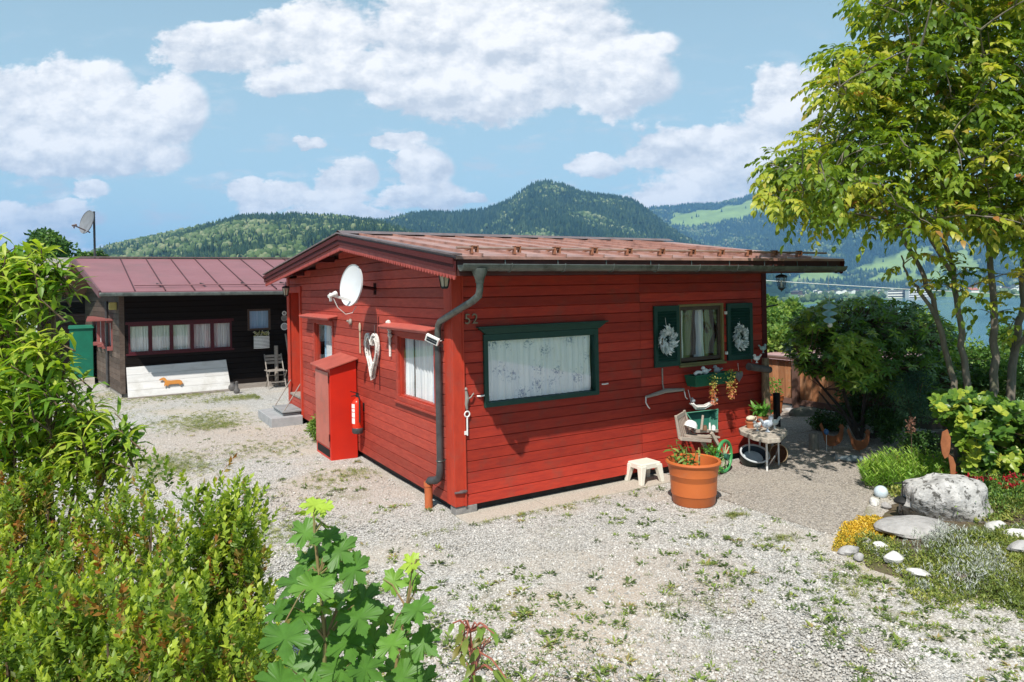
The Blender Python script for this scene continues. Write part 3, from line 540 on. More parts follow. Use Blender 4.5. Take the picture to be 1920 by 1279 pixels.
M_ROOFB = pbr('mauve_felt_roof', (.25, .115, .125), .6, (.22, .10, .11), scale=1.3, bump=.2, dirt=(.19, .10, .105), dscale=.8, tint=.1)
M_CAP = pbr('roof_edge_metal', (.23, .17, .16), .45, (.14, .10, .10), scale=6, metal=.3)
M_ZINC = pbr('weathered_gutter', (.10, .115, .105), .42, (.17, .185, .17), scale=9, metal=.55, dirt=(.06, .065, .055), dscale=6)
M_DPIPE = pbr('dark_downpipe', (.060, .058, .060), .38, (.10, .095, .095), scale=6, metal=.4)
M_TERRA_PIPE = pbr('orange_drain_pipe', (.50, .13, .045), .55)
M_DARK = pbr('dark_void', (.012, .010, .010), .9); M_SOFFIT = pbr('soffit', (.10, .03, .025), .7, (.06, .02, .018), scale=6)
M_GREEN = pbr('dark_green_paint', (.012, .052, .038), .42, (.010, .042, .032), scale=8, bump=.15)
M_OLIVE = pbr('olive_yellow_frame', (.23, .19, .07), .5, (.17, .14, .055), scale=9); M_REVEAL = pbr('brown_casement', (.085, .055, .04), .45)
M_GLASS = glassmat(); M_WROUGHT = pbr('black_iron', (.02, .02, .02), .5)
M_WHITEP = pbr('white_plastic', (.78, .77, .74), .4, (.70, .69, .66), scale=8); M_WOODG = pbr('grey_wood', (.34, .30, .26), .8, (.22, .19, .165), scale=10, stretch=(1, 1, 8), bump=.4)
M_BARK = pbr('log_bark', (.26, .17, .10), .9, (.10, .065, .04), scale=9, stretch=(6, 6, 1), bump=.8, bscale=20, dirt=(.36, .27, .17), dscale=3)
def clothmat(name, base, fold_shade, pat=None, thr=.62, psc=14, rough=.9, trans=.06):
    m, nt, N, L = nodes_of(name); out = N.new('ShaderNodeOutputMaterial'); bs = N.new('ShaderNodeBsdfPrincipled'); bs.inputs['Roughness'].default_value = rough
    tc = N.new('ShaderNodeTexCoord'); mp = N.new('ShaderNodeMapping'); mp.inputs['Scale'].default_value = (18, 18, .6); L.new(tc.outputs['Object'], mp.inputs[0]); n = N.new('ShaderNodeTexNoise'); n.inputs['Scale'].default_value = 1; n.inputs['Detail'].default_value = 3; L.new(mp.outputs[0], n.inputs['Vector'])
    x = N.new('ShaderNodeMix'); x.data_type = 'RGBA'; x.inputs['A'].default_value = (*base, 1); x.inputs['B'].default_value = (*fold_shade, 1); r = N.new('ShaderNodeMapRange'); L.new(n.outputs['Fac'], r.inputs[0]); r.inputs['From Min'].default_value = .4; r.inputs['From Max'].default_value = .65; L.new(r.outputs[0], x.inputs['Factor']); o = x.outputs['Result']  # darker vertical streaks put the shade of the folds into the cloth colour
    if pat:
        v = N.new('ShaderNodeTexVoronoi'); v.inputs['Scale'].default_value = 4.2; L.new(tc.outputs['Object'], v.inputs['Vector']); n2 = N.new('ShaderNodeTexNoise'); n2.inputs['Scale'].default_value = psc * 2.2; n2.inputs['Detail'].default_value = 5; n2.inputs['Roughness'].default_value = .8; L.new(tc.outputs['Object'], n2.inputs['Vector'])
        a = N.new('ShaderNodeMath'); a.operation = 'SUBTRACT'; L.new(n2.outputs['Fac'], a.inputs[0]); b = N.new('ShaderNodeMath'); b.operation = 'MULTIPLY'; L.new(v.outputs['Distance'], b.inputs[0]); b.inputs[1].default_value = .38; L.new(b.outputs[0], a.inputs[1])
        r2 = N.new('ShaderNodeMapRange'); L.new(a.outputs[0], r2.inputs[0]); r2.inputs['From Min'].default_value = thr - .18; r2.inputs['From Max'].default_value = thr - .08; x2 = N.new('ShaderNodeMix'); x2.data_type = 'RGBA'; L.new(r2.outputs[0], x2.inputs['Factor']); L.new(o, x2.inputs['A']); x2.inputs['B'].default_value = (*pat, 1); o = x2.outputs['Result']
    L.new(o, bs.inputs['Base Color']); t = N.new('ShaderNodeBsdfTranslucent'); L.new(o, t.inputs['Color']); ms = N.new('ShaderNodeMixShader'); ms.inputs[0].default_value = trans; L.new(bs.outputs[0], ms.inputs[1]); L.new(t.outputs[0], ms.inputs[2]); L.new(ms.outputs[0], out.inputs['Surface']); return m
M_FLORAL = clothmat('floral_curtain', (.90, .91, .92), (.74, .78, .84), (.20, .27, .42), .585)
M_LACE = clothmat('white_lace', (.88, .88, .87), (.62, .65, .68)); M_NET = clothmat('brown_net', (.20, .165, .155), (.13, .105, .10)); M_CHECK = clothmat('pale_check_cloth', (.80, .80, .79), (.50, .52, .53), (.60, .62, .66), .66, 30)
M_BLUEC = clothmat('pale_blue_cloth', (.40, .62, .80), (.28, .50, .70))
PF = lambda u, d, z: (u, -d, z)          # front wall, y = 0, outward -y
PG = lambda u, d, z: (-d, u, z)          # gable wall, x = 0, outward -x
def siding(name, parent, mat, P, u0, u1, z0, z1, ops=(), top=None, pitch=.1188, thick=.02, joints=()):
    mb = MB(); n = int(math.ceil((z1 - z0) / pitch)); th = thick
    for i in range(n):
        zb = z0 + i * pitch; zt = min(zb + pitch, z1); c = min(.013, (zt - zb) * .4)
        zs = sorted({zb, zt - c} | {z for o in ops for z in (o[2], o[3]) if zb < z < zt - c})
        seg = [(a, th, b, th) for a, b in zip(zs[:-1], zs[1:])] + [(zt - c, th, zt - c * .55, th - .011), (zt - c * .55, th - .011, zt, th - .014), (zt, th - .014, zt, th)]
        us = [u0] + sorted(joints) + [u1]
        for (a0, a1) in zip(us[:-1], us[1:]):
            tint = random.random(); a0_ = a0 + (.0015 if a0 != u0 else 0); a1_ = a1 - (.0015 if a1 != u1 else 0)
            for (za, da, zc, dc) in seg:
                zm = (za + zc) / 2; sp = [(a0_, a1_)]
                if top:
                    lo, hi = top(zc); sp = [(max(a0_, lo), min(a1_, hi))]
                for o in ops:
                    if o[2] - 1e-6 <= zm <= o[3] + 1e-6: sp = [q for s, e in sp for q in ((s, min(e, o[0])), (max(s, o[1]), e))]
                for s, e in sp:
                    if e - s > .004: mb.add([P(s, da, za), P(e, da, za), P(e, dc, zc), P(s, dc, zc)], [(0, 1, 2, 3)], tint)
    return mb.build(name, mat, parent)
def ring(mb, P, u0, u1, z0, z1, w, d0, d1, wt=None, wb=None, tint=.5):
    """rectangular frame round an opening: w wide, from depth d0 to d1"""
    wt = wt or w; wb = wb or w
    B = lambda a, b, c, d: mb.box(P(a, d0, c), P(b, d1, d), tint)
    B(u0 - w, u0, z0, z1); B(u1, u1 + w, z0, z1); B(u0 - w, u1 + w, z1, z1 + wt); B(u0 - w, u1 + w, z0 - wb, z0)
def drape(name, parent, mat, P, u0, u1, z0, z1, d, amp=.012, wl=.09, ph=0., bot=None):
    mb = MB(); nu = max(8, int((u1 - u0) / .011)); nz = 8; vs = []
    for j in range(nz + 1):
        for i in range(nu + 1):
            f = j / nz; u = u0 + (u1 - u0) * i / nu; a = amp * (1.15 - .35 * f); zb = bot(u) if bot else z0
            vs.append(P(u + .006 * math.sin(9 * f + u * 20), d + a * math.sin(u / wl * 6.283 + ph + .8 * math.sin(u * 7)) + a * .5 * math.sin(u / wl * 14 + f), zb + (z1 - zb) * f))
    mb.add(vs, [(j * (nu + 1) + i, j * (nu + 1) + i + 1, (j + 1) * (nu + 1) + i + 1, (j + 1) * (nu + 1) + i) for j in range(nz) for i in range(nu)]); return mb.build(name, mat, parent, smooth=60)
def pane(parent, P, u0, u1, z0, z1, d): return MB().add([P(u0, d, z0), P(u1, d, z0), P(u1, d, z1), P(u0, d, z1)], [(0, 1, 2, 3)]).build('pane', M_GLASS, parent)
cabin = thing('red_cabin', (2.4, 3.7, -.1), 'red timber cabin with lapped boards, scalloped barge boards and number 52 by its corner', 'house')
ZR = 3.13; YR = 2.646
def roofz(y): return 2.655 + (ZR - 2.655) * (y + .95) / (YR + .95) if y < YR else ZR - (ZR - 2.69) * (y - YR) / (7.64 - YR)
def gtop(z):     # span of the gable below the roof at height z
    z = z + .05
    lo = 0 if z < roofz(0) else -.95 + (z - 2.655) / (ZR - 2.655) * (YR + .95); hi = 7.5 if z < roofz(7.5) else YR + (ZR - z) / (ZR - 2.69) * (7.64 - YR)
    return (lo, hi) if lo < hi else (3, 3)
FO = [(.385, 1.875, 1.08, 1.768), (3.262, 4.085, 1.285, 2.08)]
GO = [(.452, 1.585, .995, 1.775), (4.45, 5.53, 1.0, 1.81), (6.5, 7.34, .37, 2.33)]
siding('front_wall', cabin, M_RED, PF, .10, 4.93, .0, 2.62, FO, joints=[2.6])
siding('gable_wall', cabin, M_REDG, PG, .16, 7.42, .0, 3.1, GO, top=gtop, joints=[5.75])
siding('rear_wall', cabin, M_RED, lambda u, d, z: (u, 7.5 + d, z), 0, 4.93, 0, 2.66)
siding('end_wall', cabin, M_RED, lambda u, d, z: (4.93 + d, u, z), 0, 7.5, 0, 3.0, top=gtop)
tr = MB(); tr.box((-.032, -.034, 0.004), (.10, 0, 2.62)); tr.box((-.034, .0, .004), (0, .17, 2.66)); tr.box((.084, -.046, .0), (.104, -.030, 2.6)); tr.build('corner_board', M_REDTRIM, cabin, bevel=.004)
MB().box((-.035, 7.36, .0), (0, 7.53, 2.64)).build('corner_board', M_REDTRIM, cabin, bevel=.004)
MB().box((4.86, -.03, .0), (4.96, 0, 2.6)).build('corner_board', M_REDDK, cabin, bevel=.004)
MB().box((.06, .06, -.3), (4.9, .10, .03)).box((.06, .1, -.3), (.10, 7.45, .03)).build('plinth', pbr('dark_plinth', (.055, .045, .04), .9, (.03, .025, .022)), cabin)  # plinth coloured dark to give the shadow gap under the boards
cs = MB(); cs.box((-.02, -.02, -.16), (.24, .12, .0)); cs.build('foundation_block', pbr('grey_block', (.30, .28, .26), .9, (.18, .17, .16), scale=20, bump=.6), cabin, bevel=.01)
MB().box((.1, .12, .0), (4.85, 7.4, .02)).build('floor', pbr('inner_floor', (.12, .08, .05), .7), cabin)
# roof
XR = lambda y: 5.41 + .20 * (min(y, YR) + .95) / (YR + .95)
rf = MB()
def slope(mb, x0, x1, ya, yb, t=.03, tint=.5):
    za, zb = roofz(ya), roofz(yb); xa1 = XR(ya) if x1 is None else x1; xb1 = XR(yb) if x1 is None else x1
    mb.add([(x0, ya, za), (xa1, ya, za), (xb1, yb, zb), (x0, yb, zb), (x0, ya, za - t), (xa1, ya, za - t), (xb1, yb, zb - t), (x0, yb, zb - t)], [(0, 1, 2, 3), (7, 6, 5, 4), (0, 4, 5, 1), (2, 6, 7, 3), (0, 3, 7, 4), (1, 5, 6, 2)], tint)
slope(rf, -.42, None, -.95, YR - .01); slope(rf, -.42, 5.61, YR + .01, 7.64)
CLX = [-.02 + .485 * i for i in range(11)]
for x in CLX:
    x = x - .12; rf.bar((x, -.955, roofz(-.95) + .012), (x - .05, YR, ZR + .012), .016, .030); rf.bar((x - .05, YR, ZR + .012), (x, 7.6, roofz(7.6) + .012), .016, .030)
rf.build('roof', M_ROOF, cabin)
MB().add([(-.45, YR - .16, roofz(YR - .16) + .022), (5.6, YR - .16, roofz(YR - .16) + .022), (5.62, YR, ZR + .05), (-.45, YR, ZR + .05), (5.6, YR + .16, roofz(YR + .16) + .022), (-.45, YR + .16, roofz(YR + .16) + .022)], [(0, 1, 2, 3), (3, 2, 4, 5)]).build('ridge_cap', M_CAP, cabin)
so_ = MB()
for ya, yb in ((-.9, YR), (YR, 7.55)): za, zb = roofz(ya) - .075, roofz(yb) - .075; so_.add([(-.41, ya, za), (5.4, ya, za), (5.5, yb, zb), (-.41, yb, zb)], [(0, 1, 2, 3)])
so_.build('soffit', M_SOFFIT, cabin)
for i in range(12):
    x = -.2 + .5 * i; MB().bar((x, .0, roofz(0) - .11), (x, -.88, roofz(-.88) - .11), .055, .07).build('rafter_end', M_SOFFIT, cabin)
for y in (.35, 1.4, YR, 4.3, 6.2): MB().bar((.0, y, roofz(y) - .13), (-.38, y, roofz(y) - .13), .07, .09).build('purlin_end', M_REDDK, cabin, bevel=.006)
def barge(x, sx, edge):
    o = MB(); seg = [(-.95, YR), (YR, 7.64)]
    for a, b in seg:
        za, zb = roofz(a) - .03, roofz(b) - .03
        o.add([(x, a, za), (x, b, zb), (x, b, zb - .115), (x, a, za - .115), (x + sx * .022, a, za), (x + sx * .022, b, zb), (x + sx * .022, b, zb - .115), (x + sx * .022, a, za - .115)], [(0, 1, 2, 3), (7, 6, 5, 4), (0, 4, 5, 1), (3, 2, 6, 7), (0, 3, 7, 4), (1, 5, 6, 2)])
        o.add([(x + sx * .024, a, za + .01), (x + sx * .024, b, zb + .01), (x + sx * .024, b, zb - .045), (x + sx * .024, a, za - .045), (x + sx * .040, a, za + .01), (x + sx * .040, b, zb + .01), (x + sx * .040, b, zb - .045), (x + sx * .040, a, za - .045)], [(0, 1, 2, 3), (7, 6, 5, 4), (0, 4, 5, 1), (3, 2, 6, 7), (0, 3, 7, 4), (1, 5, 6, 2)])
    o.build('barge_board', M_REDDK, cabin)
    v = MB(); y = -.93
    while y < 7.6:                                   # scalloped valance: one round tooth after another
        w = .072; y2 = min(y + w, 7.62); pts = [(y, 0)] + [(y + (y2 - y) * (.5 - .5 * math.cos(t)), -.062 * math.sin(t) ** .8) for t in (.35, .8, 1.25, 1.57, 1.9, 2.35, 2.8)] + [(y2, 0)]
        top = [(y2, .035), (y, .035)]; poly = [(x - sx * .012, a, roofz(a) - .145 + b - .022) for a, b in pts + top]; v.prism(poly, (sx * .012, 0, 0), .5); y = y2
    v.build('scalloped_valance', pbr('scallop_red', (.40, .075, .055), .5, (.30, .05, .04), scale=9), cabin)
    c = MB()
    for a, b in seg: za, zb = roofz(a) + .014, roofz(b) + .014; c.bar((x, a - (.03 if a < 0 else 0), za), (x, b, zb), .10, .018)
    c.build('verge_flashing', M_CAP, cabin)
barge(-.42, -1, 0)
# right-hand verge follows the slightly splayed roof end
v = MB(); o = MB(); a0 = Vector((5.40, -.95, roofz(-.95) - .03)); a1 = Vector((5.60, YR, ZR - .03)); o.bar(a0 + Vector((0, 0, -.055)), a1 + Vector((0, 0, -.055)), .024, .115); o.build('barge_board', M_REDDK, cabin)
n = 48
for i in range(n):
    p = a0.lerp(a1, i / n) + Vector((-.02, 0, -.115)); q = a0.lerp(a1, (i + 1) / n) + Vector((-.02, 0, -.115)); pts = [p + Vector((0, 0, .03))] + [p.lerp(q, .5 - .5 * math.cos(t)) + Vector((0, 0, -.06 * math.sin(t) ** .8)) for t in (0, .35, .8, 1.25, 1.57, 1.9, 2.35, 2.8, 3.14)] + [q + Vector((0, 0, .03))]
    v.prism(pts, (.012, 0, 0))
v.build('scalloped_valance', M_REDDK, cabin)
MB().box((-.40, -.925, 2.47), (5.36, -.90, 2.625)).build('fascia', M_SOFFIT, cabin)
# snow rail on brackets above the eave
rail = MB().tube([(-.32, -.76, roofz(-.76) + .065), (5.3, -.76, roofz(-.76) + .062)], .014, 8).build('snow_rail', pbr('rail_steel', (.50, .36, .30), .35, (.35, .22, .17), metal=.5, scale=12), cabin, smooth=True)
for x in CLX:
    x = x - .12 + .012; m = MB(); z = roofz(-.76); m.box((x - .035, -.79, z + .01), (x - .024, -.73, z + .085)); m.box((x + .024, -.79, z + .01), (x + .035, -.73, z + .085)); m.bar((x, -.73, z + .07), (x, -.55, roofz(-.55) + .02), .03, .012); m.box((x - .035, -.79, z + .078), (x + .035, -.73, z + .088)); m.build('rail_bracket', pbr('rusty_bracket', (.36, .16, .09), .6, (.22, .09, .05), scale=30), rail)
# gutter
gt = MB(); R_ = .062; prof = [(-R_ * math.cos(t), -R_ * math.sin(t)) for t in np.linspace(0, math.pi, 13)]; prof = [(a, b) for a, b in prof] + [(a * .93, b * .93) for a, b in prof[::-1]]
x0, x1 = -.40, 5.31; z0_, z1_ = 2.573, 2.545; gy = -1.0
vs = [(x0, gy + a, z0_ + b) for a, b in prof] + [(x1, gy + a, z1_ + b) for a, b in prof]; n = len(prof)
gt.add(vs, [(i, (i + 1) % n, (i + 1) % n + n, i + n) for i in range(n)] + [tuple(range(0, n))[::-1], tuple(range(n, 2 * n))])
gt.tube([(x0, gy - R_, z0_), (x1, gy - R_, z1_)], .008, 6)
gut = gt.build('gutter', M_ZINC, cabin, smooth=50)
for i in range(9):
    x = .12 + i * .62; m = MB(); zz = z0_ + (z1_ - z0_) * (x - x0) / (x1 - x0); m.tube([(x, gy + .07 - .001, zz + .07), (x, gy + R_ + .004, zz + .01)] + [(x, gy + (R_ + .005) * math.cos(t), zz - (R_ + .005) * math.sin(t)) for t in np.linspace(0.2, math.pi, 9)] + [(x, gy - R_ - .004, zz + .016)], .006, 5); m.build('gutter_bracket', M_ZINC, gut)
dn = MB(); fx = -.20
dn.lathe((fx, gy, 2.40), [(.040, 0), (.042, .03), (.075, .11), (.078, .14)], 20); dn.tube([(fx, gy, 2.42), (fx, gy, 2.34), (fx - .005, gy + .02, 2.28), (fx - .02, gy + .10, 2.235), (-.10, .12, 2.00), (-.085, .20, 1.955), (-.078, .235, 1.90), (-.078, .238, 1.80)], [.034, .034, .036, .036, .036, .036, .035, .035], 14)
dnp = dn.build('downpipe_offset', M_ZINC, cabin, smooth=45)
MB().tube([(-.078, .238, 1.83), (-.078, .238, .42), (-.080, .238, .34), (-.085, .25, .27), (-.11, .30, .235), (-.13, .40, .215), (-.135, .44, .17)], [.038, .038, .043, .044, .044, .044, .042], 16).build('downpipe', M_DPIPE, cabin, smooth=45)
for z in (.46, 1.72): MB().torus((-.078, .238, z), .042, .006, 18, 6).box((-.045, .225, z - .008), (.0, .25, z + .008)).build('pipe_clip', M_ZINC, cabin)
MB().tube([(-.135, .44, -.14), (-.135, .44, .14), (-.135, .44, .145), (-.135, .44, .19)], [.045, .045, .052, .052], 20).build('drain_pipe', M_TERRA_PIPE, cabin, smooth=45)
MB().tube([(.10, -.045, .165), (.04, -.06, .165), (-.045, -.05, .165)], .012, 8).box((.02, -.058, .15), (.09, -.034, .18)).build('wall_hook', M_CAP, cabin)
# windows ------------------------------------------------------------
w = MB(); ring(w, PF, .395, 1.865, 1.088, 1.765, .052, .004, .050, wt=.075); w.add([PF(.277, .004, 1.912), PF(2.03, .004, 1.912), PF(1.93, .004, 1.842), PF(.365, .004, 1.842), PF(.277, .075, 1.912), PF(2.03, .075, 1.912), PF(1.93, .060, 1.842), PF(.365, .060, 1.842)], [(0, 1, 2, 3), (7, 6, 5, 4), (0, 4, 5, 1), (3, 2, 6, 7), (0, 3, 7, 4), (1, 5, 6, 2)]); w.box(PF(.262, .004, 1.913), PF(2.045, .090, 1.931))
w1 = MB(); ring(w1, PF, .40, 1.86, 1.093, 1.76, .018, -.06, .004); wf = w.build('window', M_GREEN, cabin, bevel=.003); w1.build('reveal', M_GREEN, wf)
pane(wf, PF, .39, 1.87, 1.08, 1.77, -.004); drape('curtain', wf, M_FLORAL, PF, .39, 1.845, 1.075, 1.775, -.028, .010, .085)
w = MB(); ring(w, PF, 3.285, 4.062, 1.31, 2.055, .032, -.03, .022); wo = w.build('window', M_OLIVE, cabin, bevel=.003)
w = MB(); ring(w, PF, 3.335, 4.02, 1.375, 2.005, .048, -.05, -.012); w.build('casement', M_REVEAL, wo, bevel=.003); pane(wo, PF, 3.33, 4.03, 1.37, 2.01, -.03)
w = MB(); ring(w, PF, 3.25, 4.10, 1.275, 2.09, .035, .0, .010); w.build('surround', M_REVEAL, wo)
MB().box(PF(3.25, .0, 1.262), PF(4.10, .055, 1.288)).build('sill', M_OLIVE, wo, bevel=.003)
drape('curtain', wo, M_NET, PF, 3.46, 3.66, 1.40, 2.0, -.09, .012, .07); drape('curtain', wo, M_NET, PF, 3.84, 4.02, 1.40, 2.0, -.09, .012, .07)
drape('curtain', wo, M_LACE, PF, 3.33, 3.47, 1.36, 2.0, -.12, .014, .06); drape('curtain', wo, M_LACE, PF, 3.66, 3.84, 1.36, 2.0, -.12, .014, .06)
MB().box((3.2, .6, 1.1), (4.2, .62, 2.2)).build('dark_interior_panel', pbr('interior_dimness', (.16, .13, .12), .9), wo)  # panel added behind the pane, its dark colour stands in for the unlit room
def shutter(u0, u1, hinge=None, ang=0):
    m = MB(); z0, z1 = 1.292, 2.078; w = u1 - u0; Bx = lambda a, b, c, d, e, f: m.box((a, -d, e), (b, -c, f))
    m.box((0, -.03, 0), (.055, 0, z1 - z0)); m.box((w - .055, -.03, 0), (w, 0, z1 - z0)); m.box((.055, -.03, 0), (w - .055, 0, .07)); m.box((.055, -.03, z1 - z0 - .07), (w - .055, 0, z1 - z0)); n = 17
    for i in range(n):
        z = .09 + (z1 - z0 - .17) * i / (n - 1); m.add([(.055, -.004, z + .022), (w - .055, -.004, z + .022), (w - .055, -.028, z - .016), (.055, -.028, z - .016), (.055, -.008, z + .026), (w - .055, -.008, z + .026), (w - .055, -.032, z - .012), (.055, -.032, z - .012)], [(0, 1, 2, 3), (7, 6, 5, 4), (3, 2, 6, 7), (0, 4, 5, 1)])
    m.box((.05, -.004, .05), (w - .05, -.001, z1 - z0 - .05))
    M = Matrix.Translation((u0, -.025, z0)) @ (Matrix.Rotation(ang, 4, 'Z')); m.v = [tuple(M @ Vector(p)) for p in m.v]; s = m.build('shutter', M_GREEN, cabin, bevel=.002); return s, M
s1, _ = shutter(2.812, 3.245); tag(s1, 'green louvred shutter left of the small window'); s2, _ = shutter(4.135, 4.58, ang=rad(-7)); tag(s2, 'green louvred shutter right of the small window, standing slightly off the wall')
for z in (1.40, 1.95): MB().box((4.105, -.05, z - .02), (4.135, -.022, z + .02)).build('hinge', M_WHITEP, s2)
MB().bar((4.6, -.05, 1.24), (4.6, -.034, 2.075), .006, .02, up=(1, 0, 0)).build('edge_strip', M_WOODG, s2)
def gwin(u0, u1, z0, z1, h0, h1, hz, cur):
    w = MB(); ring(w, PG, u0 + .012, u1 - .012, z0 + .012, z1 - .01, .065, .004, .034, wb=.06); w.box(PG(u0 - .09, .0, z0 - .075), PG(u1 + .09, .055, z0 - .05)); f = w.build('window', M_REDG, cabin, bevel=.003)
    r = MB(); ring(r, PG, u0 + .03, u1 - .03, z0 + .03, z1 - .03, .022, -.07, .004); r.build('casement', M_REDTRIM, f); pane(f, PG, u0, u1, z0, z1, -.012)
    hd = MB(); hd.add([PG(h0, .0, hz + .035), PG(h1, .0, hz + .035), PG(h1, .19, hz), PG(h0, .19, hz), PG(h0, .0, hz + .018), PG(h1, .0, hz + .018), PG(h1, .19, hz - .018), PG(h0, .19, hz - .018)], [(0, 1, 2, 3), (7, 6, 5, 4), (0, 4, 5, 1), (3, 2, 6, 7), (0, 3, 7, 4), (1, 5, 6, 2)])
    hd.box(PG(h0 + .02, .15, hz - .045), PG(h1 - .02, .172, hz - .012)); hd.build('hood', M_HOOD, f, bevel=.002); cur(f)
gwin(.452, 1.585, .995, 1.775, .30, 1.84, 1.90, lambda f: (drape('curtain', f, M_LACE, PG, .46, 1.30, .98, 1.77, -.10, .016, .10), drape('curtain', f, M_BLUEC, PG, .46, .66, .98, 1.77, -.06, .012, .08), drape('curtain', f, M_LACE, PG, 1.28, 1.55, 1.0, 1.77, -.07, .012, .06)))
gwin(4.45, 5.53, 1.0, 1.81, 4.15, 5.95, 1.93, lambda f: (drape('curtain', f, M_LACE, PG, 4.47, 5.15, .99, 1.80, -.09, .016, .08), drape('curtain', f, M_BLUEC, PG, 4.85, 5.4, .99, 1.80, -.13, .016, .08)))
MB().box((.5, .3, .9), (.52, 2, 2)).box((.5, 4.2, .9), (.52, 5.8, 2)).build('dark_interior_panel', pbr('interior_dimness', (.16, .13, .12), .9), cabin)  # added panels behind the gable panes, room's dimness put into their colour
# recessed entrance
d = MB(); d.box((.0, 6.44, .34), (.36, 6.5, 2.4)); d.box((.0, 7.34, .34), (.36, 7.40, 2.4)); d.box((.0, 6.44, 2.33), (.36, 7.4, 2.40)); d.build('door_frame', M_REDTRIM, cabin)
MB().box((-.05, 6.40, 2.33), (-.0, 7.48, 2.45)).box((-.05, 6.42, .0), (-.001, 6.50, 2.33)).build('door_lintel', M_REDTRIM, cabin, bevel=.004)
dd = siding('door', cabin, M_REDTRIM, lambda u, dd_, z: (.30 - dd_, u, z), 6.5, 7.34, .40, 2.33, pitch=.09)
MB().ball((.25, 6.62, 1.35), .025).build('handle', M_CAP, dd)
MB().box((-.04, 6.48, .335), (.36, 7.36, .37)).build('door_sill', M_WOODG, cabin)
# house number
def text(body, size, loc, rot, mat, name, parent, ext=.008, align='LEFT'):
    cu = bpy.data.curves.new(name, 'FONT'); cu.body = body; cu.size = size; cu.extrude = ext; cu.align_x = align; o = bpy.data.objects.new('t', cu); COL.objects.link(o); me = bpy.data.meshes.new_from_object(o); bpy.data.objects.remove(o); me.name = name; me.materials.clear(); me.materials.append(mat)
    M = Matrix.Translation(Vector(loc) - Vector(OFF.get(parent.name, (0, 0, 0)))) @ rot; me.transform(M); o = bpy.data.objects.new(name, me); COL.objects.link(o); o.parent = parent; return o
for ch, x in (('5', .115), ('2', .205)): text(ch, .16, (x, -.032, 1.965), Matrix.Rotation(math.pi / 2, 4, 'X'), pbr('brass_number', (.26, .19, .13), .4, metal=.3), 'house_number', cabin)

# ================================================================== DARK CABIN
M_BLK = pbr('black_stain', (.011, .0085, .008), .7, (.016, .012, .011), scale=6, stretch=(1, 1, 6), bump=.3, tint=.3, spec=.08)
M_BRN = pbr('weathered_brown_boards', (.105, .075, .058), .75, (.065, .046, .036), scale=4, stretch=(2, 2, 9), bump=.5, tint=.35, dirt=(.14, .11, .09), dscale=3)
M_WINE = pbr('wine_red_frame', (.075, .010, .016), .45, (.06, .008, .013), scale=8)
hut = thing('dark_cabin', (-.5, 15, -.1), 'black timber cabin with mauve roof and row of five curtained windows behind the white board', 'house')
HY = 12.25
PH = lambda u, d, z: (u, HY - d, z)
S0 = Vector((-2.83, HY, 0)); SD = Vector((-.125, 1, 0)).normalized(); SN = Vector((-SD.y, SD.x, 0))     # side wall runs back, slightly splayed
PS = lambda u, d, z: tuple(S0 + SD * u + SN * d + Vector((0, 0, z)))
def hroof(y): return 2.43 + (3.36 - 2.43) * (y - 11.15) / (15.2 - 11.15) if y < 15.2 else 3.36 - (y - 15.2) * .26
def htop(z):
    z += .1; lo = 0 if z < hroof(HY) else (z - 2.43) / .2296 + 11.15 - HY; hi = 6.1 if z < hroof(18.3) else 15.2 + (3.36 - z) / .26 - HY; return (lo, hi) if lo < hi else (3, 3)
HO = [(-2.62 + .4625 * i, -2.24 + .4625 * i, .985, 1.59) for i in range(5)] + [(.045, .575, 1.39, 1.90)]
siding('front_wall', hut, M_BLK, PH, -2.83, 3.2, .02, 2.42, [(-2.63, -.38, .98, 1.60), (.04, .58, 1.385, 1.905)], pitch=.135)
siding('side_wall', hut, M_BRN, PS, 0, 6.1, .02, 3.3, [(1.0, 4.3, 1.0, 1.72)], top=htop, pitch=.135)
MB().box((-2.85, HY - .03, 0), (-2.74, HY + .0, 2.4)).build('corner_board', M_BRN, hut); MB().box((-2.80, HY + .02, -.2), (3.2, HY + .08, .03)).build('plinth', pbr('grey_sill_beam', (.22, .20, .18), .9), hut)
MB().box((-.3, HY - .07, -.12), (1.1, HY - .03, .02)).build('base_beam', M_WOODG, hut)
MB().add([PS(0, -.01, -.2), PS(6.1, -.01, -.2), PS(6.1, -.01, .05), PS(0, -.01, .05)], [(0, 1, 2, 3)]).build('plinth', pbr('pale_plinth', (.34, .31, .27), .9, (.25, .23, .2)), hut)
def hx(y): return -3.24 - (y - 11.15) * .142
r = MB()
for ya, yb in ((11.15, 15.2), (15.2, 18.8)): r.add([(hx(ya), ya, hroof(ya)), (4.5, ya, hroof(ya) - .04), (4.5, yb, hroof(yb)), (hx(yb), yb, hroof(yb)), (hx(ya), ya, hroof(ya) - .07), (4.5, ya, hroof(ya) - .13), (4.5, yb, hroof(yb) - .07), (hx(yb), yb, hroof(yb) - .07)], [(0, 1, 2, 3), (7, 6, 5, 4), (0, 4, 5, 1), (0, 3, 7, 4), (1, 5, 6, 2)])
r.build('roof', M_ROOFB, hut)
for i in range(11):
    x = -2.55 + .62 * i; MB().bar((x, 11.15, hroof(11.15) + .004), (x - .18, 15.2, 3.367), .02, .03).build('roof_seam', pbr('seam_dark', (.07, .03, .035), .6), hut)
ve = MB()
for ya, yb in ((11.15, 15.2), (15.2, 18.8)): ve.bar((hx(ya), ya, hroof(ya) - .05), (hx(yb), yb, hroof(yb) - .05), .04, .16)
ve.build('barge_board', pbr('mauve_barge', (.16, .075, .08), .5), hut); MB().bar((hx(15.2), 15.2, 3.385), (4.5, 15.2, 3.385), .22, .03).build('ridge_cap', M_CAP, hut)
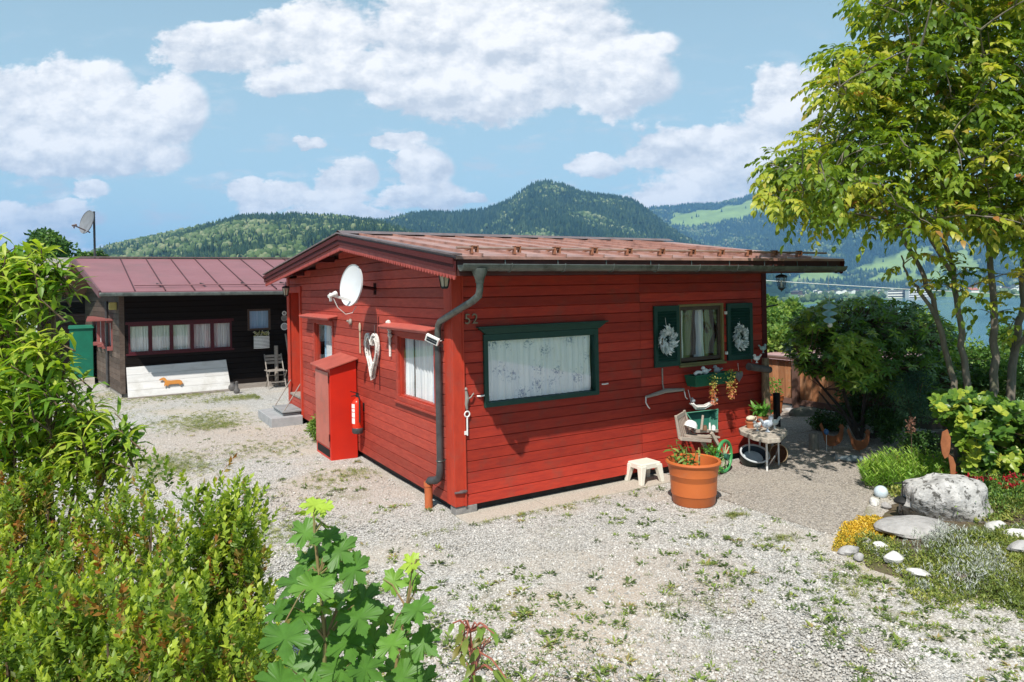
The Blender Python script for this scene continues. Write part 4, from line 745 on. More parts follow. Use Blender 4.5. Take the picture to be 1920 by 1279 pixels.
MB().bar((-3.25, 11.10, 2.37), (4.4, 11.10, 2.29), .09, .085).build('gutter', M_ZINC, hut, bevel=.02); MB().tube([(-2.55, 11.5, hroof(11.5) + .06), (4.4, 11.5, hroof(11.5) + .03)], .018, 6).build('snow_rail', pbr('rail_mauve', (.30, .15, .16), .4), hut)
for i in range(6): MB().bar((-2.0 + .95 * i, 11.5, hroof(11.5) + .05), (-2.06 + .95 * i, 11.85, hroof(11.85) + .01), .03, .03).build('rail_bracket', M_WROUGHT, hut)
w = MB()
for i in range(5): ring(w, PH, HO[i][0], HO[i][1], HO[i][2], HO[i][3], .0412, -.04, .035)
w.box(PH(-2.72, .0, .90), PH(-.30, .05, .942)).box(PH(-2.72, .0, 1.634), PH(-.30, .04, 1.70))
wb = w.build('window_band', M_WINE, hut)
for i in range(5): drape('curtain', wb, M_CHECK, PH, HO[i][0] - .02, HO[i][1] + .02, .96, 1.61, -.07, .010, .055, i); pane(wb, PH, HO[i][0], HO[i][1], .98, 1.6, -.02)
w = MB(); ring(w, PH, .09, .56, 1.42, 1.87, .05, -.03, .03); ws = w.build('window', M_REVEAL, hut); drape('curtain', ws, M_BLUEC, PH, .07, .58, 1.39, 1.90, -.05, .006, .06); pane(ws, PH, .05, .57, 1.39, 1.9, -.01)
w = MB()
for i in range(4): ring(w, PS, 1.1 + .82 * i, 1.75 + .82 * i, 1.06, 1.66, .085, -.03, .04)
w.box(PS(.9, .0, 1.72), PS(4.5, .14, 1.76)); w = w.build('side_window_band', pbr('pinkish_frame', (.30, .10, .09), .5), hut)
drape('curtain', w, M_LACE, PS, 1.02, 4.3, 1.0, 1.72, -.08, .01, .09)
MB().tube([PS(1.6, .06, 2.2), PS(1.6, .06, .0)], .035, 8).build('downpipe', M_DPIPE, hut, smooth=True)
yl = thing('wall_lamp', PS(.35, .05, 2.1), 'small yellowish box lamp under the eave at the corner of the black cabin', 'lamp'); MB().box(PS(.22, .03, 2.00), PS(.50, .16, 2.18)).build('housing', pbr('yellowed_box', (.48, .40, .13), .6), yl, bevel=.01); MB().box(PS(.24, .161, 2.02), PS(.48, .17, 2.13)).build('lens', pbr('lens', (.5, .45, .25), .3), yl)
# far brown hut with grey roof behind the green cabinet
h2 = thing('far_hut', (-6.2, 21, -.1), 'dark brown hut with low grey roof behind the green cabinet', 'house')
siding('wall', h2, M_BLK, lambda u, d, z: (u, 20.0 - d, z), -9.5, -3.4, 0, 2.75, [], pitch=.14)
MB().add([(-10, 19.5, 2.95), (-3.3, 19.5, 2.95), (-3.2, 23.5, 3.75), (-10, 23.5, 3.75), (-10, 19.5, 2.85), (-3.3, 19.5, 2.85), (-3.2, 23.5, 3.65), (-10, 23.5, 3.65)], [(0, 1, 2, 3), (7, 6, 5, 4), (0, 4, 5, 1), (1, 5, 6, 2)]).build('roof', pbr('grey_felt', (.30, .27, .25), .9, (.24, .21, .2)), h2)
MB().box((-10, 19.42, 2.80), (-3.3, 19.5, 2.9)).build('gutter', M_ZINC, h2); w = MB(); ring(w, lambda u, d, z: (u, 20.0 - d, z), -4.25, -3.75, 2.2, 2.42, .05, 0, .05); w = w.build('window', M_BRN, h2); MB().box((-4.25, 19.99, 2.2), (-3.75, 19.975, 2.42)).build('pane', pbr('dark_glass', (.03, .025, .02), .15), w)
w2 = MB(); ring(w2, lambda u, d, z: (u, 20.0 - d, z), -5.6, -4.95, .95, 1.75, .06, 0, .05); w2 = w2.build('window', M_WHITEP, h2); MB().box((-5.6, 19.99, .95), (-4.95, 19.97, 1.75)).build('pane', pbr('pale_blind', (.45, .50, .55), .5), w2)
# ================================================================== THINGS ON AND AROUND THE CABINS
def lantern(loc, label, tip):
    x, y, z = loc; t = thing('wall_lantern', loc, label, 'lantern', 'wall lanterns under the eaves')
    m = MB(); m.lathe(loc, [(.0, .02), (.062, .0), (.075, -.015), (.070, -.03)], 6).tube([(x, y, z + .02), (x, y, z + .09)], .008, 6)
    for k in range(6):
        a = k * math.pi / 3; m.tube([(x + .064 * math.cos(a), y + .064 * math.sin(a), z - .03), (x + .038 * math.cos(a), y + .038 * math.sin(a), z - .17)], .005, 4)
    m.lathe((x, y, z - .17), [(.042, .01), (.042, 0), (.03, -.012), (.006, -.03 if tip else -.014), (.0, -.05 if tip else -.015)], 6); m.build('housing', M_WROUGHT, t)
    MB().lathe((x, y, z - .165), [(.034, 0), (.058, .13)], 6).build('glass', pbr('cream_glass', (.62, .52, .38), .3) if not tip else M_GLASS, t)
    MB().tube([(x, y, z - .15), (x, y, z - .06)], .010, 8).build('bulb', pbr('bulb', (.75, .70, .6), .3), t)
p = onx(833, 508, -.30); lantern(tuple(p), 'cream-glazed lantern hanging at the near corner of the red cabin, beside the gutter', False)
p = onx(536, 538, -.22); lantern(tuple(p), 'cream-glazed lantern hanging above the entrance recess at the far end of the gable', False)
p = ony(1465, 517, -.75); lantern(tuple(p), 'pointed black lantern hanging under the right end of the eave', True)
# satellite dishes
def dish(name, c, R, face, label, mat, arm=.55, down=.3, mount=None, mast=None, el=25):
    f = Vector(face).normalized(); q = f.to_track_quat('Z', 'Y').to_matrix(); t = thing(name, c, label, 'satellite dish'); c = Vector(c)
    m = MB(); prof = [(R * k / 8, .16 * R * (k / 8) ** 2) for k in range(9)]; prof += [(R * 1.02, .16 * R + .012), (R * 1.02, .16 * R - .01), (R, .16 * R - .012)] + [(R * k / 8, .16 * R * (k / 8) ** 2 - .012) for k in range(7, -1, -1)]
    m.lathe(c, prof, 40, sx=.93, sy=1.0, M=q); m.build('reflector', mat, t, smooth=35)
    lnb = c + f * arm + Vector((0, 0, -R * .62)); base = c + q @ Vector((0, 0, 0)) - Vector((0, 0, R * .93)) + f * .05
    a = MB(); a.bar(c - Vector((0, 0, R * .8)) - f * .04, lnb, .03, .03); a.build('feed_arm', M_CAP if mast else M_WHITEP, t)
    l = MB(); fd = (c - lnb).normalized(); l.tube([lnb - fd * .05, lnb + fd * .03, lnb + fd * .035, lnb + fd * .07], [.026, .026, .034, .034], 12).tube([lnb + Vector((.0, .05, .03)), lnb + Vector((0, .05, -.08))], .018, 8); l.build('receiver', M_WHITEP if not mast else M_CAP, t, smooth=True)
    if mount is not None: MB().tube([c - f * .02, c - f * .10, Vector(mount)], .022, 8).box(Vector(mount) - Vector((0, .06, .08)), Vector(mount) + Vector((.01, .06, .08))).build('wall_bracket', M_REDDK, t)
    if mast: MB().tube([mast[0], mast[1]], .03, 8).tube([mast[1] - Vector((0, 0, .25)), c - f * .05], .03, 8).build('mast', M_DPIPE, t)
    return t, lnb
dc = onx(664, 536, -.34)
dt, lnb = dish('satellite_dish', dc, .275, (-.955, -.24, .14), 'white satellite dish half in shade on the red gable wall', pbr('dish_white', (.60, .61, .63), .4, (.56, .57, .58), scale=4), arm=.34, mount=(-.02, dc.y + .09, dc.z - .05))
cq = dc - Vector((0, 0, .30)); MB().tube([lnb + Vector((.02, 0, -.04)), lnb.lerp(cq, .25) - Vector((0, 0, .12)), lnb.lerp(cq, .6) - Vector((0, 0, .15)), lnb.lerp(cq, .9) - Vector((0, 0, .08)), cq + Vector((.03, .02, .02))], .005, 6).build('cable', M_WHITEP, dt)
MB().tube([(-.03, dc.y - .05, dc.z - .42), (-.028, dc.y - .05, 1.0)], .006, 5).build('wall_cable', M_REDDK, dt)
c2 = at(166, 418, 20.2); dish('satellite_dish', c2, .34, (-.84, -.48, .25), 'grey satellite dish on a tall mast above the mauve roof', pbr('dish_grey', (.20, .21, .23), .5), arm=.42, mast=(at(178, 486, 20.4), at(176, 397, 20.4)))
# gas-bottle cabinet
cb = thing('metal_cabinet', (-.21, 3.6, -.1), 'tall red metal cabinet with slanted lid and door tinted pale for glancing sunlight, against the gable', 'cabinet')
X0, X1, Y0, Y1 = -.43, -.035, 3.22, 3.99; zt0, zt1 = 1.22, 1.33
b = MB(); b.add([(X0, Y0, -.1), (X1, Y0, -.1), (X1, Y0, zt1), (X0, Y0, zt0), (X0, Y1, -.1), (X1, Y1, -.1), (X1, Y1, zt1), (X0, Y1, zt0)], [(0, 1, 2, 3), (7, 6, 5, 4), (1, 5, 6, 2), (0, 3, 7, 4), (3, 2, 6, 7)])
b.build('body', pbr('bright_red_metal', (.56, .024, .010), .4, (.48, .02, .01), scale=3), cb, bevel=.006)
MB().box((X0 - .014, Y0 + .045, .08), (X0 - .002, Y1 - .03, zt0 - .05)).build('door', pbr('glancing_sun_red_metal', (.46, .10, .07), .36, (.40, .075, .052), scale=2.5, dirt=(.30, .10, .08), dscale=5, spec=.6), cb, bevel=.004)  # pinkish look of glancing sunlight put into the door colour, with darker patches
MB().box((X0 - .004, Y0 + .06, -.06), (X0 + .0, Y1 - .06, .05)).build('vent_slot', M_DARK, cb)
for z in (.18, 1.02): MB().tube([(X0 - .012, Y0 + .035, z), (X0 - .012, Y0 + .035, z + .10)], .009, 8).build('hinge', M_REDDK, cb)
MB().add([(X0 - .07, Y0 - .05, zt0 - .005), (.0 - .03, Y0 - .07, zt1 + .02), (.0 - .03, Y1 + .03, zt1 + .045), (X0 - .07, Y1 + .04, zt0 + .02), (X0 - .07, Y0 - .05, zt0 + .010), (.0 - .03, Y0 - .07, zt1 + .035), (.0 - .03, Y1 + .03, zt1 + .06), (X0 - .07, Y1 + .04, zt0 + .035)], [(0, 1, 2, 3), (7, 6, 5, 4), (0, 4, 5, 1), (3, 2, 6, 7), (0, 3, 7, 4), (1, 5, 6, 2)]).build('lid', pbr('lid_red', (.44, .11, .08), .42, (.34, .08, .06), scale=4), cb)
# fire extinguisher hung on the wall next to the cabinet
ex = thing('fire_extinguisher', (-.12, 3.02, .25), 'red fire extinguisher with white label strip hanging on the gable beside the cabinet', 'extinguisher'); q = (-.12, 3.0, .22)
q = onx(671, 812, -.12); q = (q.x, q.y, q.z); 
MB().lathe(q, [(.0, .0), (.07, .002), (.078, .03), (.078, .40), (.070, .445), (.045, .475), (.024, .49), (.024, .51)], 24).build('cylinder', pbr('extinguisher_red', (.62, .035, .012), .28, (.58, .03, .012)), ex, smooth=50)
MB().lathe((q[0], q[1], q[2] - .005), [(.0, 0), (.070, 0), (.082, .02), (.082, .075), (.079, .08)], 24).build('base_boot', M_DPIPE, ex, smooth=50)
h = MB(); h.tube([(q[0], q[1], q[2] + .5), (q[0], q[1], q[2] + .56)], .022, 10).bar((q[0] + .02, q[1], q[2] + .56), (q[0] - .10, q[1], q[2] + .60), .022, .012).bar((q[0] + .02, q[1], q[2] + .535), (q[0] - .09, q[1], q[2] + .53), .022, .01).tube([(q[0], q[1] - .02, q[2] + .545), (q[0], q[1] - .08, q[2] + .52), (q[0], q[1] - .10, q[2] + .42), (q[0], q[1] - .095, q[2] + .16)], .011, 8); h.build('valve_and_hose', M_WROUGHT, ex, smooth=True)
l = MB()
for za, zb in ((.14, .22), (.23, .30), (.31, .35), (.36, .42)):
    vs = [(q[0] + .0795 * math.cos(a), q[1] + .0795 * math.sin(a), q[2] + z) for z in (za, zb) for a in np.linspace(2.9, 3.9, 7)]; l.add(vs, [(i, i + 1, i + 8, i + 7) for i in range(6)])
l.build('label_strip', M_WHITEP, ex); MB().box((-.05, q[1] - .02, q[2] + .3), (-.022, q[1] + .02, q[2] + .42)).build('wall_bracket', M_WROUGHT, ex)
# wicker heart
M_WICK = pbr('whitewashed_twig', (.80, .77, .73), .8, (.50, .45, .40), scale=60, stretch=(1, 1, 1), tint=.3)
hc = onx(698, 668, -.07); ht = thing('wicker_heart', tuple(hc), 'large whitewashed wicker heart hanging on the gable between the two windows', 'wall decoration')
m = MB()
def heart(t, s):
    z = (13 * math.cos(t) - 5 * math.cos(2 * t) - 2 * math.cos(3 * t) - math.cos(4 * t)) / 17; return s * .245 * math.sin(t) ** 3, s * .34 * (z * (1.0 if z > 0 else 1.18)) + .07
for k in range(64):
    s = random.uniform(.70, 1.0); off = random.uniform(-.03, .03); t0 = random.uniform(0, 6.28); ln = random.uniform(.7, 1.7); pts = []
    for i in range(10):
        a, b = heart(t0 + ln * i / 9, s + .02 * math.sin(i * 1.7 + k)); pts.append((hc.x + off, hc.y + a, hc.z + b))
    m.tube(pts, random.uniform(.007, .011), 5, tint=random.random())
m.build('twigs', M_WICK, ht); MB().tube([(-.03, hc.y, hc.z + .27), (-.03, hc.y, hc.z + .42)], .002, 4).build('string', M_WHITEP, ht)
# small ornaments on the gable wall
def orn(px, py, label, kind, plane='x', L=.3, x=-.04):
    c = onx(px, py, x) if plane == 'x' else ony(px, py, x); t = thing(kind, tuple(c), label, 'wall decoration'); return c, t
c, t = orn(657, 604, 'small whitish ornamental knob left of the dish shadow on the gable', 'knob_ornament'); MB().ball(c, (.03, .045, .045), 12, 8, .12).ball(c + Vector((-.02, .07, .01)), .018, 8, 6).build('knob', M_WOODG, t, smooth=True)
c, t = orn(675, 634, 'pale wooden spoon hung upright in the dish shadow on the gable', 'wooden_spoon'); MB().tube([c + Vector((0, 0, -.22)), c + Vector((0, 0, .08))], .011, 8).ball(c + Vector((0, 0, .15)), (.014, .035, .07), 10, 8).build('spoon', pbr('pale_wood', (.52, .42, .30), .7), t, smooth=True)
c, t = orn(731, 634, 'whitewashed knotted rope-and-stick ornament beside the large gable window', 'driftwood_ornament'); m = MB().tube([c + Vector((0, 0, -.24)), c + Vector((0, 0, .02))], .016, 8)
for i in range(7): m.ball(c + Vector((-.01, random.uniform(-.03, .03), .03 + i * .028)), random.uniform(.022, .036), 8, 6, .15)
m.build('stick', M_WICK, t)
# solar lamp clipped to the downpipe
c = Vector((-.16, .20, 1.80)); t = thing('solar_lamp', tuple(c), 'small white solar lamp with black panel tilted on the downpipe', 'lamp')
Ms = Matrix.Translation(c) @ Matrix.Rotation(rad(-43), 4, 'Z') @ Matrix.Rotation(rad(25), 4, 'Y') @ Matrix.Rotation(rad(20), 4, 'X')
MB().box((-.08, -.02, -.042), (.08, .02, .042), M=Ms).build('case', M_WHITEP, t, bevel=.006); m = MB()
for k in (-.014, .014): m.box((-.062, -.0225, k - .011), (.062, -.0195, k + .011), M=Ms)
m.build('solar_cells', pbr('solar_black', (.02, .025, .035), .2), t); MB().torus((-.08, .235, 1.78), .041, .007, 16, 6).build('clip', M_WHITEP, t)
# hanging key ornament on the front wall, handles, neck yoke
c = ony(874, 765, -.04); t = thing('hanging_key_ornament', tuple(c), 'cast figure with long white key hanging on the front wall by the corner', 'wall decoration')
m = MB().tube([c + Vector((0, 0, .18)), c + Vector((.01, 0, .10)), c + Vector((0, 0, .04)), c + Vector((.01, 0, -.02))], [.016, .026, .022, .012], 8).tube([c + Vector((.01, -.01, .09)), c + Vector((.05, -.02, .11)), c + Vector((.09, -.01, .15))], .008, 6).ball(c + Vector((0, 0, .20)), .02, 8, 6)
m.build('figure', pbr('grey_cast', (.28, .25, .22), .6), t, smooth=True); m = MB().torus(c + Vector((.008, -.005, -.07)), .030, .008, 16, 6, M=Matrix.Rotation(math.pi / 2, 3, 'X')).tube([c + Vector((.008, -.005, -.10)), c + Vector((.006, -.005, -.30))], .009, 6).box(c + Vector((-.03, -.012, -.29)), c + Vector((.006, 0, -.25))); m.build('key', M_WHITEP, t)
for px, py, nm, lb in ((1132, 720.5, 'window_stay', 'short white peg on the front wall right of the floral curtain window'), (899, 743, 'window_stay', 'short white peg on the front wall left of the floral curtain window')):
    c = ony(px, py, -.02); t = tag(MB().tube([c + Vector((-.03, .0, 0)), c + Vector((-.0, -.02, .0)), c + Vector((.05, -.022, .004))], .009, 6).build(nm, M_WHITEP, None, origin=tuple(c), smooth=True), lb, 'peg')
a = ony(1211, 745, -.06); b = ony(1282, 731, -.06); t = thing('ox_yoke', tuple((a + b) / 2), 'weathered wooden ox yoke hung level on the front wall below the left shutter', 'yoke')
MB().tube([a, a.lerp(b, .3) + Vector((0, 0, .015)), a.lerp(b, .5) + Vector((0, 0, .03)), b], [.018, .026, .03, .02], 8).build('beam', M_WOODG, t, smooth=True); MB().tube([a.lerp(b, .48), a.lerp(b, .48) + Vector((0, .03, .12)), a.lerp(b, .48) + Vector((0, .03, .32))], .010, 6).build('hanger', M_WOODG, t)
MB().tube([a, a + Vector((-.01, -.01, -.07)), a + Vector((.03, -.01, -.13)), a + Vector((.06, 0, -.15))], .008, 5).build('rope_end', M_WHITEP, t); MB().tube([b + Vector((.01, 0, -.02)), b + Vector((.03, 0, -.10)), b + Vector((.06, 0, -.13))], .007, 5).build('rope_end', M_WHITEP, t)
# frosted wreaths on the shutters
M_FROST = leafmat('frosted_leaf', [(0, (.30, .38, .36)), (.5, (.64, .69, .68)), (1, (.86, .88, .88))], trans=.1)
def wreath(px, py, rx_, rz_, label):
    c = ony(px, py, -.09); t = thing('frosted_wreath', tuple(c), label, 'wreath', 'frosted wreaths on the green shutters'); n = 400; th = rng.uniform(0, 6.283, n); rr = rng.normal(.93, .26, n)
    P = np.stack([c.x + rx_ * .72 * rr * np.cos(th), c.y + rng.uniform(-.03, .03, n), c.z + rz_ * .72 * rr * np.sin(th)], -1); Dn = np.stack([np.cos(th + .9), rng.normal(-.35, .3, n), np.sin(th + .9)], -1)
    leaves('leaves', P, Dn, rdir(n) + np.array([0, -1.2, 0]), rng.uniform(.045, .075, n), .028, rng.uniform(0, 1, n), T_FOLD, M_FROST, t)
    MB().torus(c, rx_ * .72, .014, 24, 6, M=Matrix.Rotation(math.pi / 2, 3, 'X') @ Matrix.Diagonal((1, rz_ / rx_, 1))).build('ring', M_BARK, t); MB().tube([c + Vector((0, 0, rz_ * .8)), c + Vector((0, .03, rz_ + .12))], .003, 4).ball(c + Vector((.01, -.01, rz_ + .0)), (.025, .012, .018), 8, 6).build('hanger', M_WHITEP, t)
wreath(1251, 638, .125, .165, 'frosted leaf wreath with open middle on the left shutter'); wreath(1389, 633, .110, .155, 'frosted leaf wreath, dense and tied with a bow, on the right shutter')
# flower box
fb = thing('window_box', (3.68, -.16, 1.02), 'green plastic flower box with trailing orange-red succulents under the small window', 'flower box'); m = MB()
x0, x1 = 3.30, 4.06; z0, z1 = 1.02, 1.165; Y = lambda z: -.255 - (z - z0) * .2
m.add([(x0 + .03, -.08, z0), (x1 - .03, -.08, z0), (x1 - .03, -.23, z0), (x0 + .03, -.23, z0), (x0, -.06, z1), (x1, -.06, z1), (x1, -.26, z1), (x0, -.26, z1), (x0 + .012, -.07, z1), (x1 - .012, -.07, z1), (x1 - .012, -.25, z1), (x0 + .012, -.25, z1), (x0 + .03, -.09, z1 - .03), (x1 - .03, -.09, z1 - .03), (x1 - .03, -.22, z1 - .03), (x0 + .03, -.22, z1 - .03)],
      [(0, 3, 2, 1), (0, 1, 5, 4), (1, 2, 6, 5), (2, 3, 7, 6), (3, 0, 4, 7), (4, 5, 9, 8), (5, 6, 10, 9), (6, 7, 11, 10), (7, 4, 8, 11), (8, 9, 13, 12), (9, 10, 14, 13), (10, 11, 15, 14), (11, 8, 12, 15), (12, 13, 14, 15)])
for i in range(22): x = x0 + .05 + i * .032; m.bar((x, -.231, z0 + .015), (x, -.2605, z1 - .015), .006, .006)
m.bar((x0 - .004, -.263, z1), (x1 + .004, -.263, z1), .014, .018); m.build('box', pbr('green_plastic', (.012, .115, .065), .32, (.010, .095, .055)), fb)
for x in (3.45, 3.9): MB().bar((x, -.02, z1 - .01), (x, -.26, z1 + .006), .015, .006).bar((x, -.02, z1), (x, -.02, z0 - .04), .015, .006, up=(0, 1, 0)).build('bracket', M_WROUGHT, fb)
M_SUCC = leafmat('red_succulent', [(0, (.14, .26, .05)), (.35, (.45, .40, .09)), (.6, (.62, .20, .07)), (1, (.66, .22, .15))], trans=.25)
def trail(px, label_x, n, top, bot, w):
    P = []; 
    for i in range(n):
        f = random.random() ** .8; ww = w * (1.25 - f) ; P.append((label_x + random.gauss(0, ww) , -.28 + random.gauss(0, .02), top - (top - bot) * f))
    return P
P = trail(0, 3.60, 260, 1.20, .78, .038) + trail(0, 3.93, 300, 1.22, .82, .055); P = np.array(P); n = len(P)
leaves('foliage', P, rdir(n, -.2), rdir(n), rng.uniform(.018, .034, n), .014, np.clip((1.2 - P[:, 2]) / .5 + rng.normal(0, .2, n), 0, 1), T_OVAL, M_SUCC, fb)
M_TCOTTA = pbr('terracotta', (.46, .16, .07), .7, (.38, .12, .055), scale=9, dirt=(.52, .30, .20), dscale=5)
m = MB()
for i in range(5): x = 3.36 + i * .025; m.ball((x, -.20, 1.19 + .02 * random.random()), .022, 8, 6, .1)
tag(m.build('shell_ornament', M_WHITEP, None, origin=(3.41, -.2, 1.17), smooth=True), 'tiny white shells at the left end of the green flower box', 'ornament')
for x, lb in ((3.58, 'white stone bird perched in the middle of the green flower box'), (3.80, 'grey stone bird behind the rim of the green flower box')):
    z = 1.20; c = Vector((x, -.16, z)); t = tag(MB().ball(c, (.055, .035, .04), 12, 8).ball(c + Vector((-.035, 0, .045)), .026, 10, 8).tube([c + Vector((-.055, 0, .045)), c + Vector((-.08, 0, .04))], [.009, .002], 6).bar(c + Vector((.04, 0, 0)), c + Vector((.095, 0, .02)), .03, .012).build('bird_figure', M_WHITEP if x < 3.7 else pbr('grey_stone', (.34, .36, .38), .8), None, origin=tuple(c), smooth=True), lb, 'bird figure')
# metal heart plate
c = ony(1385, 705, -.04); t = thing('heart_plaque', tuple(c), 'small grey ribbed heart plaque hanging right of the flower box', 'wall decoration')
def heartpts(s, n=26): return [(s * 1.05 * math.sin(a) ** 3, s * (.95 * math.cos(a) - .36 * math.cos(2 * a) - .14 * math.cos(3 * a) - .06 * math.cos(4 * a))) for a in [6.2832 * i / n for i in range(n)]]
m = MB().prism([(c.x + a, -.05, c.z + b) for a, b in heartpts(.075)], (0, .012, 0))
for k in (.055, .035): m.tube([(c.x + a, -.052, c.z + b) for a, b in heartpts(k) + heartpts(k)[:1]], .004, 5)
m.build('heart', pbr('grey_metal', (.30, .28, .28), .45, metal=.4), t); MB().tube([(c.x, -.04, c.z + .07), (c.x, -.03, c.z + .17)], .003, 4).build('string', M_WHITEP, t)
# little branch swing above the tub
a = ony(1297, 764, -.12); b = ony(1344, 757, -.12); t = thing('branch_swing', tuple((a + b) / 2), 'gnarled grey branch hung as a little swing below the flower box', 'wall decoration'); m = MB()
for k in range(5): m.tube([a + Vector((random.uniform(-.02, .02), random.uniform(-.03, .03), .05)), a.lerp(b, .15) + Vector((0, random.uniform(-.03, .03), -.03 + .01 * k)), a.lerp(b, .5) + Vector((0, random.uniform(-.03, .03), -.05 + .012 * k)), a.lerp(b, .85) + Vector((0, 0, .0 + .01 * k)), b + Vector((0, 0, .06))], .011, 6, tint=random.random())
m.build('branches', M_WICK, t); MB().tube([a + Vector((0, 0, .04)), a + Vector((0, .06, .22))], .004, 4).build('string', M_WHITEP, t); MB().tube([b + Vector((0, 0, .04)), b + Vector((0, .06, .20))], .004, 4).build('string', M_WHITEP, t)
for k, px in ((0, 1300), (1, 1343)):
    c = ony(px, 752 - 2 * k, -.13); tag(MB().ball(c, (.03, .022, .026), 8, 6).ball(c + Vector((-.02, 0, .03)), .016, 8, 6).build('tiny_bird', pbr('grey_stone', (.34, .36, .38), .8), None, origin=tuple(c), smooth=True), ('tiny grey bird on the left end of the branch swing', 'tiny grey bird on the right end of the branch swing')[k], 'bird figure')
# steps with grating and handrails at the entrance
c = (-.3, 7.0, -.1); t = tag(MB().box((-.62, 6.35, -.12), (-.05, 7.55, .06)).build('step_slab', pbr('grey_concrete', (.36, .36, .36), .85, (.27, .275, .28), scale=7, bump=.4), None, origin=c, bevel=.012), 'grey concrete step slab on the gravel before the entrance', 'step')
t = thing('boot_grate_step', (-.2, 6.9, .06), 'small raised step tray with two thin slanting side bars on the concrete slab', 'step'); MB().box((-.40, 6.45, .12), (-.03, 7.30, .15)).box((-.38, 6.5, .06), (-.06, 7.26, .10)).build('tray', pbr('tray_grey', (.30, .31, .31), .6), t, bevel=.004)
for y in (6.5, 7.25): MB().tube([(-.36, y, .14), (-.04, y + .04, .62)], .010, 6).build('side_bar', M_WOODG, t)
# ------------------------------------------------------------ by the dark cabin
bd = thing('leaning_board', (-1.6, 12.0, -.1), 'long white timber board leaning under the window band of the black cabin', 'board')
A = onz(233, 751, -.1); B = onz(433, 735, -.1); A = Vector((-2.70, 11.98, -.09)); B = Vector((-.42, 11.98, -.09)); Tl = Vector((-2.72, 12.20, .62)); Tr = Vector((-.50, 12.20, .66)); m = MB()
for i in range(4):
    f0, f1 = i / 4 + .004, (i + 1) / 4 - .004; p0, p1, p2, p3 = A.lerp(Tl, f0), B.lerp(Tr, f0), B.lerp(Tr, f1), A.lerp(Tl, f1); m.prism([p0, p1, p2, p3], (0, .028, .008), random.random())
m.build('planks', pbr('white_boards', (.64, .63, .61), .6, (.56, .545, .52), scale=2, stretch=(1, 8, 8), bump=.3, tint=.06, dirt=(.48, .46, .42), dscale=3), bd, bevel=.002)
MB().bar((-2.72, 11.93, -.085), (-.36, 11.93, -.075), .06, .05).build('foot_rail', M_WOODG, bd)
# dachshund cut-out
dg = [(-.26, .085), (-.24, .105), (-.19, .13), (-.15, .135), (-.12, .115), (-.085, .06), (.0, .05), (.12, .055), (.19, .05), (.235, .02), (.25, -.03), (.255, -.055), (.235, -.055), (.225, -.035), (.215, -.075), (.18, -.075), (.175, -.045), (.0, -.045), (-.06, -.05), (-.065, -.08), (-.095, -.08), (-.105, -.055), (-.125, -.06), (-.13, -.085), (-.155, -.08), (-.15, -.03), (-.135, .02), (-.15, .06), (-.175, .05), (-.165, .085), (-.2, .075), (-.235, .07)]
c = Vector((-1.78, 12.045, .215)); tag(MB().prism([(c.x + a, c.y - .03 + .22 / .74 * b, c.z + b * .95 + .0) for a, b in dg], (0, .012, -.004)).build('dachshund_cutout', pbr('orange_brown_wood', (.52, .21, .035), .6, (.44, .17, .03)), None, origin=tuple(c)), 'orange-brown dachshund cut-out fixed on the leaning white board', 'sign')
# folding chair
ch = thing('folding_chair', (.60, 12.0, -.1), 'weathered grey slatted folding chair by the black cabin wall', 'chair'); x0, x1 = .42, .86; yb = 12.05; yf = 11.62
for i in range(3): MB().bar((x0 + .02, yb + .055 + .01 * i, .52 + .085 * i), (x1, yb + .055 + .01 * i, .52 + .085 * i), .016, .062, tint=random.random()).build('back_slat', M_WOODG, ch)
s_m = MB()
for i in range(6): s_m.bar((x0 - .03, yf + .02 + i * .07, .345), (x1 - .03, yf + .02 + i * .07, .345), .055, .018, tint=random.random())
s_m.build('seat', M_WOODG, ch)
for x in (x0, x1 - .02): MB().bar((x, yf - .02, -.1), (x, yb + .08, .74), .022, .026).build('leg', M_WOODG, ch); MB().bar((x + .02, yb + .06, -.1), (x + .02, yf + .0, .34), .022, .026).build('leg', M_WOODG, ch)
for z, y in ((.2, yb - .1), (.05, yf + .08)): MB().bar((x0, y, z), (x1, y, z), .02, .02).build('stretcher', M_WOODG, ch)
bk = thing('wall_basket', (.36, 12.2, .95), 'white wicker basket of pale flowers hung under the small blue window', 'basket'); m = MB()
for i in range(9): m.tube([(.17 + .38 * k / 8, 12.14 - .08 * math.sin(math.pi * k / 8), .92 + i * .036) for k in range(9)], .014, 5, tint=random.random())
m.build('wicker', M_WHITEP, bk); P = np.stack([rng.uniform(.18, .54, 130), rng.uniform(12.05, 12.16, 130), rng.uniform(1.22, 1.34, 130)], -1); leaves('flowers', P, rdir(130, .4), rdir(130), .04, .03, rng.uniform(0, 1, 130), T_OVAL, leafmat('pale_flowers', [(0, (.16, .24, .06)), (.5, (.55, .5, .2)), (1, (.78, .76, .70))]), bk)
for z, r, lb in ((1.79, .055, 'small round plate, uppermost of three on the black wall'), (1.66, .085, 'dark openwork plate, middle of three on the black wall'), (1.44, .10, 'white rimmed plate, lowest of three on the black wall')):
    c = Vector((.96, 12.20, z)); t = thing('wall_plate', tuple(c), lb, 'plate'); Rm = Matrix.Rotation(math.pi / 2, 3, 'X'); MB().torus(c, r * .85, .012, 20, 6, M=Rm).build('rim', M_WHITEP if z != 1.66 else M_WOODG, t, smooth=True); MB().lathe(c, [(0, 0), (r * .8, .004)], 20, M=Rm).build('face', pbr('plate_face', (.20, .19, .18), .5) if z != 1.44 else pbr('plate_face_grey', (.42, .40, .38), .5, (.2, .2, .2), scale=30), t)
